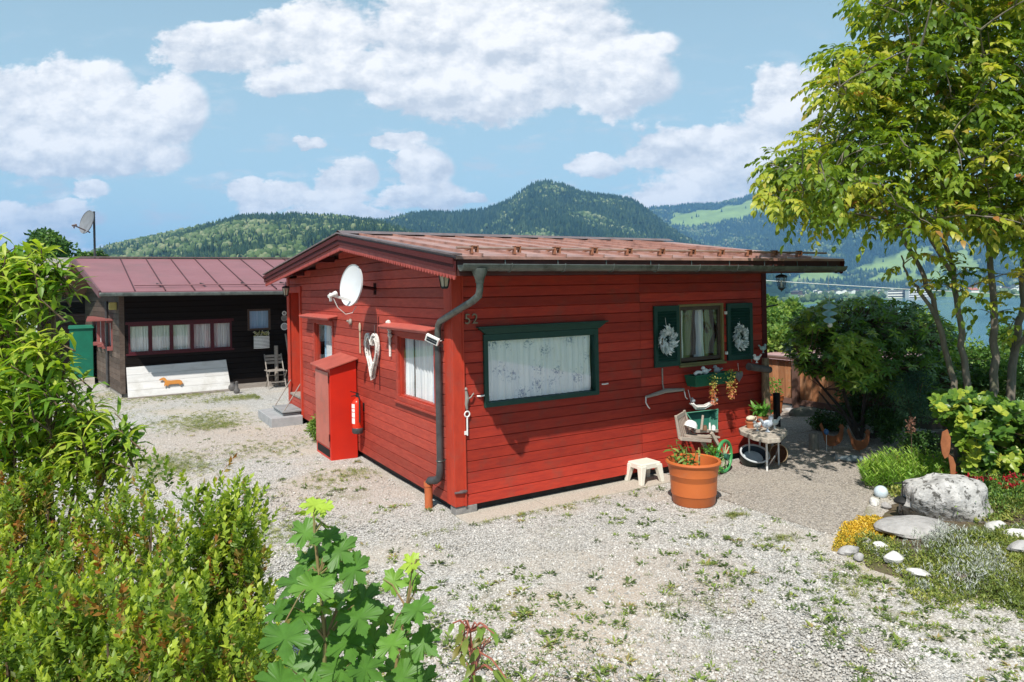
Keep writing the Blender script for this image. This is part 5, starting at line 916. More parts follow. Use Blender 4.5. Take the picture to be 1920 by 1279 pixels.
tag(MB().tube([(1.02, 11.95, -.1), (1.04, 12.0, .5), (1.0, 12.06, .9), (.96, 12.12, 1.25)], [.035, .032, .028, .02], 8).build('leaning_branch', M_WOODG, None, origin=(1.02, 11.95, -.1), smooth=True), 'pale bare branch leaning by the folding chair', 'branch')
tag(MB().tube([(.72, 12.12, -.1), (.72, 12.14, .95)], .05, 10).build('wood_post', M_WOODG, None, origin=(.72, 12.12, -.1), smooth=True), 'short grey post behind the folding chair', 'post')
sf = thing('pot_shelf', (1.25, 12.05, -.1), 'wooden shelf rack of clay pots between the two cabins', 'shelf')
for z in (.10, .45, .98): MB().box((1.02, 11.9, z), (1.75, 12.18, z + .025)).build('shelf_board', M_WOODG, sf)
for x in (1.04, 1.72): MB().box((x, 11.9, -.1), (x + .03, 12.18, 1.0)).build('upright', M_WOODG, sf)
for k, (x, z, lb) in enumerate(((1.17, 1.005, 'clay pot on the top board of the shelf rack'), (1.16, .475, 'clay pot on the middle board of the shelf rack'), (1.15, .125, 'clay pot on the bottom board of the shelf rack'))):
    tag(MB().lathe((x, 12.02, z), [(0, 0), (.055, 0), (.08, .14), (.09, .14), (.09, .17), (.078, .17), (.05, .03)], 18).build('clay_pot', M_TCOTTA, None, origin=(x, 12.02, z), smooth=45), lb, 'pot')
for k, (px, py, r, lb) in enumerate(((436, 733, .10, 'dark round pot on the gravel at the right end of the white board'), (444, 738, .075, 'small dark jug figure in front of the round pot by the white board'))):
    c = onz(px, py); m = MB().lathe(c, [(0, 0), (r * .7, 0), (r, r * .6), (r * .95, r * 1.2), (r * .5, r * 1.7), (r * .45, r * (2.0 + 1.4 * k)), (r * .55, r * (2.1 + 1.6 * k)), (0, r * (2.1 + 1.9 * k))], 16); tag(m.build('garden_figure', pbr('dark_stone_pot', (.07, .065, .065), .6, (.15, .14, .13)), None, origin=tuple(c), smooth=50), lb, 'pot')
gc = thing('garden_cabinet', (-3.7, 16.3, -.1), 'tall dark green metal cabinet standing beside the brown wall of the black cabin', 'cabinet')
a = at(137, 610, 19.6); g0 = (a.x, a.y)
MB().box((-3.95, 15.9, .08), (-3.40, 16.6, 1.45)).build('body', pbr('cabinet_green', (.01, .15, .09), .4, (.01, .12, .07)), gc, bevel=.01); MB().box((-3.98, 15.86, 1.45), (-3.37, 16.64, 1.52)).build('lid', pbr('cabinet_green_lid', (.03, .22, .14), .4), gc); MB().box((-4.05, 15.75, -.12), (-3.38, 16.7, .08)).build('plinth', pbr('pale_block', (.5, .45, .38), .9), gc)
# ------------------------------------------------------------ front terrace
stl = thing('plastic_stool', (2.5, .0, -.03), 'cream plastic step stool under the front wall left of the big pot', 'stool')
cx, cy, zg = 2.52, -.14, -.084
m = MB(); m.box((cx - .16, cy - .13, .165 - .03), (cx + .16, cy + .13, .165)); m.build('seat', pbr('cream_plastic', (.74, .70, .60), .4, (.70, .66, .56)), stl, bevel=.02)
for sx in (-1, 1):
    for sy in (-1, 1):
        x, y = cx + sx * .125, cy + sy * .10; X, Yy = cx + sx * .165, cy + sy * .135; a = .042
        MB().add([(x - a, y - a, .14), (x + a, y - a, .14), (x + a, y + a, .14), (x - a, y + a, .14), (X - .025, Yy - .025, zg), (X + .025, Yy - .025, zg), (X + .025, Yy + .025, zg), (X - .025, Yy + .025, zg)], [(0, 1, 2, 3), (7, 6, 5, 4), (0, 4, 5, 1), (1, 5, 6, 2), (2, 6, 7, 3), (3, 7, 4, 0)]).build('leg', MATS['cream_plastic'], stl, bevel=.006)
for sy in (-1, 1): MB().box((cx - .13, cy + sy * .125 - .004, .10), (cx + .13, cy + sy * .125 + .004, .15)).build('apron', MATS['cream_plastic'], stl)
for sx in (-1, 1): MB().box((cx + sx * .155 - .004, cy - .11, .10), (cx + sx * .155 + .004, cy + .11, .15)).build('apron', MATS['cream_plastic'], stl)
pc = Vector((2.42, -1.08, -.1)); pt = thing('giant_flower_pot', tuple(pc), 'giant orange plastic flower pot with a staked pepper-like plant', 'flower pot'); M_OPOT = pbr('orange_plastic', (.52, .135, .035), .42, (.46, .115, .032), scale=3, tint=0, dirt=(.42, .17, .08), dscale=7, dlo=.58, dhi=.75)
MB().lathe(pc, [(0, .0), (.215, .0), (.232, .02), (.262, .33), (.266, .335), (.266, .35), (.275, .40), (.285, .445), (.30, .455), (.306, .470), (.300, .487), (.285, .492), (.268, .482), (.262, .40), (.25, .12), (.0, .11)], 56).build('pot', M_OPOT, pt, smooth=35)
MB().lathe(pc, [(0, .16), (.25, .155)], 24).build('soil', M_SOIL, pt)
for a, b in (((.03, -.06), (.0, 0)), ((.10, .02), (.01, 0))): MB().tube([pc + Vector((a[0], a[1], .15)), pc + Vector((a[0] + .01, a[1], .60))], .006, 6).build('stake', pbr('bamboo', (.55, .42, .22), .6), pt)
M_PEP = leafmat('pepper_leaf', [(0, (.05, .11, .02)), (.5, (.10, .20, .04)), (1, (.30, .42, .10))]); m = MB(); P, Dn = [], []
for k in range(7):
    a = random.uniform(0, 6.28); r = random.uniform(.03, .15); tp = pc + Vector((-.10 + r * math.cos(a), .03 + r * math.sin(a), random.uniform(.50, .68))); bs_ = pc + Vector((-.09, .02, .16)); m.tube([bs_, bs_.lerp(tp, .5) + Vector((0, 0, .04)), tp], [.008, .006, .004], 6)
    for j in range(11): q = bs_.lerp(tp, .45 + .55 * j / 10); P.append(q); Dn.append((math.cos(j * 2.4 + a), math.sin(j * 2.4 + a), .15 - .5 * random.random()))
m.build('stem', pbr('green_stem', (.16, .20, .06), .6), pt); leaves('foliage', P, Dn, np.array([[0, 0, 1]] * len(P)) + rng.normal(0, .2, (len(P), 3)), rng.uniform(.08, .13, len(P)), rng.uniform(.035, .05, len(P)), rng.uniform(.2, 1, len(P)), T_LONG, M_PEP, pt)
# old hand cart with tub
ct = thing('garden_cart', (3.85, -.3, -.09), 'old wooden hand cart with slatted tailboard and green spoked wheel by the front wall', 'cart'); M_CW = pbr('silvered_wood', (.46, .39, .32), .8, (.32, .26, .21), scale=12, stretch=(1, 8, 8), bump=.4); yy = -.30
q0, q1 = ony(1276, 823, yy - .1), ony(1332, 827, yy - .1); MB().bar(q0, q1, .04, .045).build('rail', M_CW, ct, bevel=.004)
q0, q1 = ony(1300, 809, yy + .05), ony(1345, 808, yy + .05); MB().bar(q0, q1, .04, .04).build('rail', M_CW, ct, bevel=.004); MB().bar(ony(1283, 817, yy), ony(1338, 818, yy), .22, .02).build('bed', M_CW, ct)
q0, q1 = ony(1334, 812, yy - .12), ony(1350, 841, yy - .12); MB().bar(q0, q1, .03, .04).build('strut', M_CW, ct); MB().bar(ony(1317, 828, yy), ony(1331, 856, yy), .03, .05).build('strut', M_CW, ct)
tb = MB(); A, B, Cc, Dd_ = ony(1267, 780, yy - .08), ony(1283, 770, yy + .12), ony(1296, 814, yy + .10), ony(1274, 823, yy - .08)
tb.tube([A, Dd_], .018, 8).tube([B, Cc], .016, 8); tb.bar(A.lerp(Dd_, .10), B.lerp(Cc, .10), .02, .05)
for i in range(6): f = (i + .8) / 7; tb.bar(A.lerp(B, f) + Vector((0, 0, -.04)), Dd_.lerp(Cc, f), .018, .012, up=(1, 0, 0))
tb.build('tailboard', M_CW, ct)
wc = ony(1358, 846, -.42); a_ = rad(17); h_ = Vector((math.cos(a_), math.sin(a_), 0)); ax_ = Vector((-math.sin(a_), math.cos(a_), 0)); Mw = Matrix((h_, Vector((0, 0, 1)), ax_)).transposed(); wr = .195; wc.z = -.09 + wr + .022
wh = MB().torus(wc, wr, .022, 36, 8, M=Mw).build('wheel', pbr('green_wheel', (.06, .30, .09), .5, (.05, .24, .08)), ct, smooth=True)
for k in range(10): a = k * math.pi / 5; MB().tube([wc + (h_ * math.cos(a) + Vector((0, 0, math.sin(a)))) * .03, wc + (h_ * math.cos(a) + Vector((0, 0, math.sin(a)))) * (wr - .01)], .009, 6).build('spoke', pbr('spoke_pale', (.38, .46, .26), .6), wh)
MB().tube([wc - ax_ * .05, wc + ax_ * .05], [.038, .038], 14).tube([wc + ax_ * .02, wc + ax_ * .25], .014, 8).build('hub', pbr('green_hub', (.03, .12, .08), .5), wh, smooth=40)
tbn = thing('green_tub', (3.72, -.12, .38), 'dark green rectangular tub lying tipped open behind the garden cart', 'tub'); yq = -.06
a, b, c, d = ony(1287, 775, yq - .1), ony(1346, 768, yq - .1), ony(1345, 806, yq - .2), ony(1310, 808, yq - .2); n_ = Vector((0, .16, .0)); i4 = [a, b, c, d]; cen = (a + b + c + d) / 4; back = [p.lerp(cen, .22) + Vector((0, .10, 0)) for p in i4]
vs = i4 + back + [p.lerp(cen, -.05) for p in i4]; MB().add(vs, [(4, 5, 6, 7)] + [(i, (i + 1) % 4, (i + 1) % 4 + 4, i + 4) for i in range(4)] + [(i, (i + 1) % 4, (i + 1) % 4 + 8, i + 8) for i in range(4)]).build('body', pbr('tub_green', (.02, .13, .09), .4, (.018, .10, .07)), tbn)
MB().tube(i4 + [a], .008, 6).build('rim', pbr('tub_rim', (.10, .30, .20), .4), tbn)
# crockery on the cart
c = ony(1292, 803, yy); t = thing('white_teapot', tuple(c), 'upturned white enamel bowl leaning on the slatted tailboard of the cart', 'bowl'); MB().lathe(c + Vector((0, -.03, .03)), [(0, .075), (.05, .065), (.078, .03), (.085, -.02), (.078, -.02), (.05, .05)], 20, M=Matrix.Rotation(rad(25), 3, 'Y')).build('bowl', M_WHITEP, t, smooth=45); MB().torus(c + Vector((.07, -.03, -.005)), .03, .006, 14, 5, M=Matrix.Rotation(math.pi / 2, 3, 'X')).build('handle', M_WROUGHT, t)
tag(MB().tube([ony(1315, 806, yy), ony(1318, 779, yy)], [.018, .014], 8).build('wooden_peg', M_CW, None, origin=tuple(ony(1315, 806, yy)), smooth=True), 'upright pale wooden peg standing in the cart before the green tub', 'peg')
for k, (px, lb) in enumerate(((1322, 'small brown jar standing on the cart rail'), (1331, 'thin white bottle beside the brown jar on the cart'), (1338, 'short pale mug at the right end of the cart'))):
    c = ony(px, 807, yy); r = (.028, .014, .026)[k]; h = (.06, .09, .06)[k]; tag(MB().lathe(c, [(0, 0), (r, 0), (r, h * .7), (r * .7, h), (r * .75, h * 1.05)], 14).build(('jar', 'bottle', 'mug')[k], pbr('brown_glaze', (.22, .12, .07), .3) if k == 0 else M_WHITEP, None, origin=tuple(c), smooth=45), lb, ('jar', 'bottle', 'mug')[k])
fc = ony(1338, 850, -.42); fc.z = -.06; fr = thing('fern_basket', tuple(fc), 'lush green trailing plant in a wire basket hanging from the cart rail beside the wheel', 'plant'); MB().lathe(fc + Vector((-.06, .0, .1)), [(0, 0), (.08, .0), (.11, .12)], 16).build('basket', M_BARK, fr)
n = 420; P = np.stack([fc.x - .05 + rng.normal(0, .065, n), fc.y + rng.normal(0, .05, n), fc.z + rng.uniform(-.0, .36, n)], -1); P[:, 0] += (.30 - (P[:, 2] - fc.z)) * .25; leaves('foliage', P, rdir(n, -.2), rdir(n), rng.uniform(.03, .05, n), .018, rng.uniform(.2, 1, n), T_FOLD, leafmat('fresh_green', [(0, (.05, .16, .02)), (.6, (.10, .30, .04)), (1, (.22, .42, .07))]), fr)
# concrete half-round table with ornaments
tt = thing('terrace_table', (4.4, -.35, -.09), 'low table with a thick cut-corner concrete top on thin white legs', 'table'); zt = .385
poly = [onz(a, b, zt) for a, b in ((1385, 803), (1400, 797), (1436, 796), (1472, 803), (1476, 808), (1463, 822), (1440, 824), (1412, 818), (1388, 808))]
MB().prism([(p.x, p.y, zt - .06) for p in poly], (0, 0, .06)).build('top', pbr('cast_stone', (.52, .46, .38), .85, (.34, .30, .25), scale=22, bump=.6, dirt=(.24, .20, .17), dscale=9), tt, bevel=.008)
for px, py in ((1404, 804), (1424, 801), (1459, 806)): p = onz(px, py, zt); MB().tube([(p.x, p.y, zt - .05), (p.x, p.y, -.09)], .011, 8).build('leg', M_WHITEP, tt)
p = onz(1437, 815, zt); MB().tube([(p.x, p.y, zt - .05), (p.x, p.y, -.09)], .013, 8).build('leg', M_WHITEP, tt); p = onz(1452, 817, zt); q = onz(1441, 875, -.09); MB().tube([(p.x, p.y, .12), (q.x, q.y, -.08)], .008, 6).build('brace', M_WHITEP, tt)
def ont(px, py): return onz(px, py, zt)
c = ont(1407, 803); tag(MB().lathe(c, [(0, 0), (.045, 0), (.06, .07), (.066, .07), (.066, .095), (.055, .095), (.045, .03)], 20).build('clay_pot', M_TCOTTA, None, origin=tuple(c), smooth=45), 'small whitish clay pot at the left end of the terrace table', 'pot')
c2_ = c + Vector((.0, 0, .095)); t = thing('cream_jug', tuple(c2_), 'cream ornamental jug lying on the small clay pot on the table', 'jug'); MB().ball(c2_ + Vector((.01, 0, .035)), (.075, .05, .038), 16, 10).build('body', pbr('cream_glaze', (.70, .64, .50), .35, (.5, .42, .3), scale=25), t, smooth=True); MB().torus(c2_ + Vector((.10, 0, .02)), .028, .007, 14, 6, M=Matrix.Rotation(math.pi / 2, 3, 'X')).build('handle', MATS['cream_glaze'], t, smooth=True)
def birdfig(c, s, mat, label, flip=1, nm='bird_figure'):
    c = Vector(c); m = MB().lathe(c, [(0, 0), (.03 * s, 0), (.012 * s, .02 * s), (.01 * s, .05 * s)], 12).ball(c + Vector((0, 0, .09 * s)), (.085 * s, .04 * s, .045 * s), 14, 10).ball(c + Vector((-.06 * s * flip, 0, .15 * s)), .028 * s, 10, 8).tube([c + Vector((-.04 * s * flip, 0, .10 * s)), c + Vector((-.06 * s * flip, 0, .15 * s))], [.03 * s, .02 * s], 8).tube([c + Vector((-.08 * s * flip, 0, .15 * s)), c + Vector((-.11 * s * flip, 0, .145 * s))], [.01 * s, .002], 6).bar(c + Vector((.06 * s * flip, 0, .10 * s)), c + Vector((.13 * s * flip, 0, .16 * s)), .03 * s, .02 * s)
    return tag(m.build(nm, mat, None, origin=tuple(c), smooth=True), label, 'bird figure')
birdfig(ont(1420, 808), .8, M_WHITEP, 'white china bird lying low beside the clay pot on the table'); birdfig(ont(1439, 810), 1.15, pbr('pale_blue_china', (.62, .66, .72), .35, (.5, .54, .6), scale=20), 'tall pale blue-grey china hen in the middle of the table', -1); birdfig(ont(1452, 804), .9, M_WHITEP, 'small white china hen at the back of the table')
c = ont(1430, 800); t = thing('potted_succulent', tuple(c), 'clay pot with a bright green leafy plant at the back of the table', 'potted plant'); MB().lathe(c, [(0, 0), (.06, 0), (.08, .11), (.09, .11), (.09, .145), (.08, .145), (.06, .10), (0, .10)], 22).build('pot', M_TCOTTA, t, smooth=45)
n = 60; P = np.array(c) + np.stack([rng.normal(0, .04, n), rng.normal(0, .04, n), rng.uniform(.14, .24, n)], -1); leaves('foliage', P, rdir(n, .6), rdir(n), rng.uniform(.08, .16, n), .045, rng.uniform(.4, 1, n), T_LONG, MATS['fresh_green'], t)
# pet basket and wicker basket
c = onz(1410, 871, -.09); t = thing('pet_basket', tuple(c), 'round dark plastic pet basket with pale blue cushion in front of the table', 'pet basket'); Mt = Matrix.Rotation(rad(-28), 3, 'Z') @ Matrix.Rotation(rad(26), 3, 'X')
MB().lathe(c + Vector((0, 0, .03)), [(0, .0), (.15, .0), (.165, .05), (.178, .12), (.172, .12), (.158, .05), (.14, .02), (0, .015)], 32, M=Mt).build('shell', pbr('black_green_plastic', (.03, .045, .04), .4), t, smooth=45)
MB().torus(c + Vector((0, -.02, .03)) + Mt @ Vector((0, 0, .15)), .182, .013, 36, 8, M=Mt).build('rim', pbr('grey_rim', (.52, .55, .56), .4), t, smooth=True)
MB().lathe(c + Vector((0, 0, .03)), [(.155, .04), (.178, .15), (.168, .15), (.15, .05)], 32, M=Mt).build('inner_wall', pbr('blue_grey_plastic', (.05, .07, .09), .5), t, smooth=45); MB().lathe(c + Vector((0, -.01, .05)), [(0, .06), (.08, .07), (.125, .065), (.15, .02)], 24, M=Mt).build('cushion', pbr('pale_blue_cushion', (.50, .58, .62), .9, (.38, .46, .50), scale=14, bump=.6), t, smooth=True)
c = onz(1460, 868, -.09); t = thing('wicker_basket', tuple(c), 'brown wicker basket tipped on its side beneath the right end of the table', 'basket'); Mh = Matrix.Rotation(rad(-78), 3, 'Z') @ Matrix.Rotation(rad(72), 3, 'X'); cc = c + Vector((0, 0, .12)); MB().lathe(cc, [(0, -.10), (.09, -.09), (.12, -.02), (.125, .0), (.118, .0), (.085, -.08), (0, -.09)], 26, M=Mh).build('weave', pbr('brown_wicker', (.20, .09, .045), .8, (.10, .045, .025), scale=60), t, smooth=45); MB().torus(cc, .125, .007, 28, 6, M=Mh).build('rim', pbr('tan_wicker', (.46, .34, .20), .7), t)
MB().tube([cc + Vector((-.11, 0, -.1)), cc + Vector((-.02, -.02, .1))], .010, 6).build('handle', M_WOODG, t)
# log post with short log, black post, far pots, stones
pb = Vector((4.80, -.12, -.09)); t = thing('log_post', tuple(pb), 'rough log post at the right corner of the red cabin carrying a short crosswise log', 'post'); MB().tube([pb, pb + Vector((.01, 0, .5)), pb + Vector((-.01, 0, 1.0)), pb + Vector((0, 0, 1.38))], [.060, .058, .055, .050], 14).build('post', M_BARK, t, smooth=50)
a = ony(1404, 688, -.24); b = ony(1443, 694, -.20); MB().tube([a, b], [.052, .046], 14).build('cross_log', pbr('dark_log', (.07, .055, .05), .9, (.14, .12, .11), scale=8, bump=.6), t, smooth=50)
birdfig(ony(1419, 681, -.24), .7, M_WHITEP, 'tiny white bird sitting on the crosswise log'); birdfig(ony(1431, 662, -.12), .7, pbr('pale_teal', (.36, .48, .46), .5), 'tiny pale teal bird at the top of the log post', -1)
c = Vector((5.02, -.12, -.09)); tag(MB().box((c.x - .035, c.y - .035, -.09), (c.x + .035, c.y + .035, .78)).build('square_post', M_DARK, None, origin=tuple(c), bevel=.004), 'black square post standing behind the terrace table', 'post')
c = onz(1436, 812, .80); c = at(1437, 748, 10.8); t = thing('bird_feeder', tuple(c), 'small white bird house on a pole behind the log post', 'bird house'); MB().box(c + Vector((-.04, -.04, -.06)), c + Vector((.04, .04, .05))).build('box', M_WHITEP, t); MB().add([c + Vector(v) for v in ((-.06, -.06, .05), (.06, -.06, .05), (.06, .06, .05), (-.06, .06, .05), (-.06, 0, .10), (.06, 0, .10))], [(0, 1, 5, 4), (2, 3, 4, 5), (0, 4, 3), (1, 2, 5)]).build('roof', pbr('feeder_roof', (.5, .42, .34), .8), t); MB().tube([c + Vector((0, 0, -.06)), (c.x, c.y, -.1)], .02, 8).build('pole', M_WOODG, t)
def potplant(name, c, R, H, label, leafm, n, spread, ls, band=False, mat=None, grow_=.2):
    c = Vector(c); t = thing(name, tuple(c), label, 'potted plant'); MB().lathe(c, [(0, 0), (R * .72, 0), (R * .92, H * .78), (R, H * .78), (R, H), (R * .9, H), (R * .8, H * .85), (0, H * .84)], 28).build('pot', mat or M_TCOTTA, t, smooth=40)
    P = np.array(c) + np.stack([rng.normal(0, spread, n), rng.normal(0, spread, n), H + rng.uniform(0, grow_, n)], -1); leaves('foliage', P, rdir(n, .5), rdir(n), rng.uniform(*ls, n), ls[0] * .5, rng.uniform(.2, 1, n), T_OVAL, leafm, t); return t
potplant('potted_plant', onz(1452, 776), .17, .34, 'orange clay pot with a fresh green plant before the wooden fence', MATS['fresh_green'], 90, .07, (.05, .09), mat=pbr('orange_clay', (.58, .17, .05), .6), grow_=.28)
def rock(name, c, s, label, cat='stone', mat=None, seed=1, rot=0, n=26, amp=.16, group=None):
    st_ = random.getstate(); random.seed(seed); c = Vector(c); vs = []; fs = []; nl = n // 2; ph_ = [random.uniform(0, 6) for _ in range(9)]; dirs = [(Vector([random.gauss(0, 1) for _ in range(3)]).normalized(), random.uniform(.62, .92)) for _ in range(11)]
    for i in range(nl + 1):
        th = math.pi * i / nl
        for k in range(n):
            a = 2 * math.pi * k / n; d = Vector((math.sin(th) * math.cos(a), math.sin(th) * math.sin(a), math.cos(th))); r = 1 + amp * .35 * (math.sin(3 * d.x + ph_[0]) + math.sin(4 * d.y + ph_[1]) + math.sin(5 * d.z + ph_[2])) + amp * .18 * (math.sin(11 * d.x + ph_[3]) + math.sin(12 * d.y + ph_[4]))
            for dd, lim in dirs:
                pr = d.dot(dd) * r
                if pr > lim: r *= 1 - (pr - lim) / pr * .9
            q = Matrix.Rotation(rot, 3, 'Z') @ Vector((d.x * r * s[0], d.y * r * s[1], d.z * r * s[2])); vs.append(c + q)
    for i in range(nl):
        for k in range(n): fs.append((i * n + k, (i + 1) * n + k, (i + 1) * n + (k + 1) % n, i * n + (k + 1) % n))
    random.setstate(st_); o = MB().add(vs, fs).build(name, mat, None, origin=tuple(c), smooth=28); return tag(o, label, cat, group)
M_ROCK = pbr('limestone', (.52, .50, .475), .85, (.30, .29, .275), scale=9, bump=1, bscale=16, dirt=(.09, .085, .075), dscale=15, dlo=.545, dhi=.60, bdist=.03); M_ROCKW = pbr('white_stone', (.66, .64, .60), .85, (.50, .49, .46), scale=14, bump=1, bscale=30, bdist=.01, dirt=(.30, .28, .23), dscale=12); M_ROCKG = pbr('grey_pink_slab', (.42, .40, .385), .8, (.30, .285, .27), scale=8, bump=1, bscale=20, bdist=.015, dirt=(.24, .23, .22), dscale=5); M_ROCKD = pbr('dark_wet_stone', (.12, .12, .12), .6, (.2, .2, .19), scale=12, bump=.6)
rock('field_stone', onz(1512, 778), (.42, .28, .20), 'mossy boulder at the foot of the wooden fence', 'rock', pbr('mossy_rock', (.28, .26, .22), .9, (.14, .14, .10), scale=8, bump=.8), 5)
for k, (px, py) in enumerate(((1484, 770), (1540, 788))): rock('field_stone', onz(px, py), (.16, .12, .10), ('small stone left of the mossy boulder by the fence', 'small stone right of the mossy boulder by the fence')[k], 'stone', M_ROCKG, 8 + k)
# wooden fence behind the terrace, with a lower shed roof beyond it
fn = thing('wooden_fence', (8.2, 2.5, -.1), 'orange-brown vertical board fence with dark top rail beyond the terrace', 'fence'); M_FEN = pbr('orange_boards', (.44, .20, .09), .6, (.33, .14, .065), scale=4, stretch=(6, 6, 1), bump=.35, tint=.22, dirt=(.42, .26, .16), dscale=3); M_RAIL = pbr('brown_rail', (.17, .095, .075), .6, (.12, .07, .055), scale=6)
bm = MB(); y = .45
while y < 7: bm.box((8.2, y, .12), (8.22, y + .135, .84), random.random()); y += .15
bm.build('boards', M_FEN, fn); MB().box((8.12, .4, .86), (8.30, 7.1, .91)).build('top_rail', M_RAIL, fn, bevel=.004); MB().box((8.14, .4, .02), (8.20, 7.1, .12)).build('bottom_rail', M_RAIL, fn); MB().box((8.15, .4, -.14), (8.3, 7.1, -.03)).build('kerb', M_WOODG, fn)
for y in (.45, 1.95, 3.55, 5.2): MB().box((8.09, y - .055, -.12), (8.19, y + .055, .86)).build('post', M_RAIL, fn, bevel=.004)
sh_ = thing('lower_shed', (11, 3, -2), 'shed below the fence of which only the pink roof shows', 'shed'); MB().add([(9.2, 1.2, .50), (9.2, 6.2, .50), (11.6, 6.2, .82), (11.6, 1.2, .82), (14, 6.2, .5), (14, 1.2, .5), (9.2, 1.2, .44), (9.2, 6.2, .44)], [(0, 1, 2, 3), (3, 2, 4, 5), (0, 6, 7, 1)]).build('roof', pbr('pink_felt', (.40, .25, .25), .8, (.34, .22, .22)), sh_)
MB().box((9.5, 1.4, -6), (13.7, 6, .44)).build('wall', M_BLK, sh_)
# hanging spiral ornament from the right end of the roof
p0 = ony(1553, 515, -.80); p1 = ony(1555, 566, -.80); p2 = ony(1556, 606, -.80); t = thing('wind_spinner', tuple(p0), 'pale blue twisted glass-like wind spinner hanging from the right roof corner', 'wind spinner'); MB().tube([p0, p1], .003, 4).build('cord', M_WHITEP, t)
sp = MB(); N_ = 30; vs = []
for i in range(N_ + 1):
    f = i / N_; q = p1.lerp(p2, f); r = .095 * (.75 + .25 * math.sin(f * 3.1)); a = f * 9.5; vs += [q + Vector((r * math.cos(a), r * math.sin(a), 0)), q - Vector((r * math.cos(a), r * math.sin(a), 0))]
sp.add(vs, [(2 * i, 2 * i + 1, 2 * i + 3, 2 * i + 2) for i in range(N_)]); sp.build('spiral', pbr('pale_cyan_film', (.62, .82, .84), .3, (.45, .68, .72), scale=20, trans=.35), t); MB().ball(p2 + Vector((0, 0, -.03)), .035, 12, 8).build('glass_ball', M_WHITEP, t, smooth=True)
tag(MB().tube([(4.93, .0, 2.0), ony(1458, 572, -.02)], .012, 6).build('wall_rod', M_WROUGHT, None, origin=(4.93, 0, 2)), 'thin black rod sticking out sideways from the right corner of the red cabin', 'rod')
# power line across the valley view
pl = [at(1395, 524, 40), at(1500, 531, 41), at(1700, 543, 44), at(1960, 556, 49)]; tag(MB().tube(pl, .028, 5).build('power_line', pbr('pale_cable', (.60, .60, .58), .5), None, origin=tuple(pl[0])), 'pale cable sagging across the valley right of the cabin', 'cable')
# ------------------------------------------------------------ rockery
def onb(px, py, dz=.0):
    p = onz(px, py, 0.02)
    for _ in range(4): p = onz(px, py, float(bedz(p.x, p.y)) + dz)
    return p
rock('boulder', onb(1762, 965) + Vector((0, 0, .10)), (.47, .36, .29), 'big pale limestone boulder pitted with dark lichen in the rockery', 'rock', M_ROCK, 21, rot=-.5, n=56, amp=.26); rock('flat_stone', onb(1712, 1000) + Vector((0, 0, .03)), (.33, .26, .12), 'smooth grey flat stone leaning against the big boulder', 'rock', M_ROCKG, 22, rot=-.6, n=32, amp=.08)
for k, (px, py, s, m, lb) in enumerate(((1592, 1040, (.125, .075, .06), M_ROCKG, 'grey oblong stone at the left tip of the rockery'), (1625, 1025, (.065, .05, .045), M_ROCKG, 'small grey cobble behind the oblong stone at the rockery tip'), (1650, 1033, (.075, .05, .05), M_ROCKW, 'small white cobble left of the angular white stone'), (1676, 1055, (.09, .07, .065), M_ROCKW, 'angular bright white stone on the rockery edge'),
    (1610, 1052, (.06, .045, .035), M_ROCKG, 'small grey stone in front of the oblong stone'), (1722, 1083, (.10, .06, .035), M_ROCKW, 'low whitish stone half buried at the front of the rockery'), (1808, 1090, (.11, .08, .05), pbr('brown_stone', (.22, .17, .15), .85, (.14, .11, .1), scale=12), 'brown reddish stone under the silver groundcover'), (1868, 1000, (.15, .10, .075), M_ROCKW, 'broad white stone right of the big boulder'), (1905, 1012, (.13, .10, .07), M_ROCKW, 'white stone at the right picture edge beside the broad white stone'), (1915, 1035, (.12, .08, .06), M_ROCKG, 'grey stone below the white stones at the right edge'), (1640, 948, (.13, .06, .05), M_ROCKW, 'whitish oblong stone behind the yellow flowers'), (1662, 955, (.06, .05, .04), M_ROCKG, 'small grey stone behind the yellow flowers, near the glass ball'))):
    rock('rockery_stone', onb(px, py) + Vector((0, 0, .035)), s, lb, 'stone', m, 40 + k, rot=k, n=18)
for k, (px, py, s, lb) in enumerate(((1570, 858, (.14, .09, .06), 'dark slate stone left of the fish figure on the terrace edge'), (1585, 862, (.10, .07, .05), 'dark stone between the two rust hens'))): rock('edge_stone', onz(px, py), s, lb, 'stone', M_ROCKD, 60 + k)
c = onz(1600, 868); t = thing('stone_fish', tuple(c), 'long blue-grey stone fish lying on the terrace edge below the right rust hen', 'figure'); MB().ball(c + Vector((0, 0, .05)), (.18, .06, .05), 18, 10, M=Matrix.Rotation(rad(-45), 3, 'Z')).build('body', pbr('blue_slate', (.20, .25, .27), .5, (.14, .17, .19)), t, smooth=True); MB().prism([c + Vector(v) for v in ((-.11, .11, .05), (-.18, .14, .11), (-.16, .17, .0))], (.01, .01, 0)).build('tail', MATS['blue_slate'], t)
c = onz(1526, 845); tag(MB().lathe(c, [(.0, .0), (.075, 0), (.068, .10), (.062, .24), (.055, .245), (0, .24)], 18).build('wood_stump', pbr('grey_stump', (.30, .26, .21), .9, (.18, .155, .13), scale=9, stretch=(5, 5, 1), bump=.6), None, origin=tuple(c), smooth=40), 'short grey wooden stump on the terrace beside the rust hens', 'stump')
M_RUST = pbr('rust', (.33, .115, .045), .8, (.22, .075, .03), scale=10, bump=.3)
HEN = [(-.20, .30), (-.17, .335), (-.15, .29), (-.11, .20), (-.05, .15), (.03, .135), (.09, .15), (.12, .20), (.125, .235), (.10, .255), (.125, .27), (.135, .30), (.155, .275), (.17, .295), (.18, .27), (.20, .245), (.185, .225), (.18, .16), (.165, .08), (.12, .03), (.05, .0), (-.04, .0), (-.10, .03), (-.13, .10), (-.155, .2)]
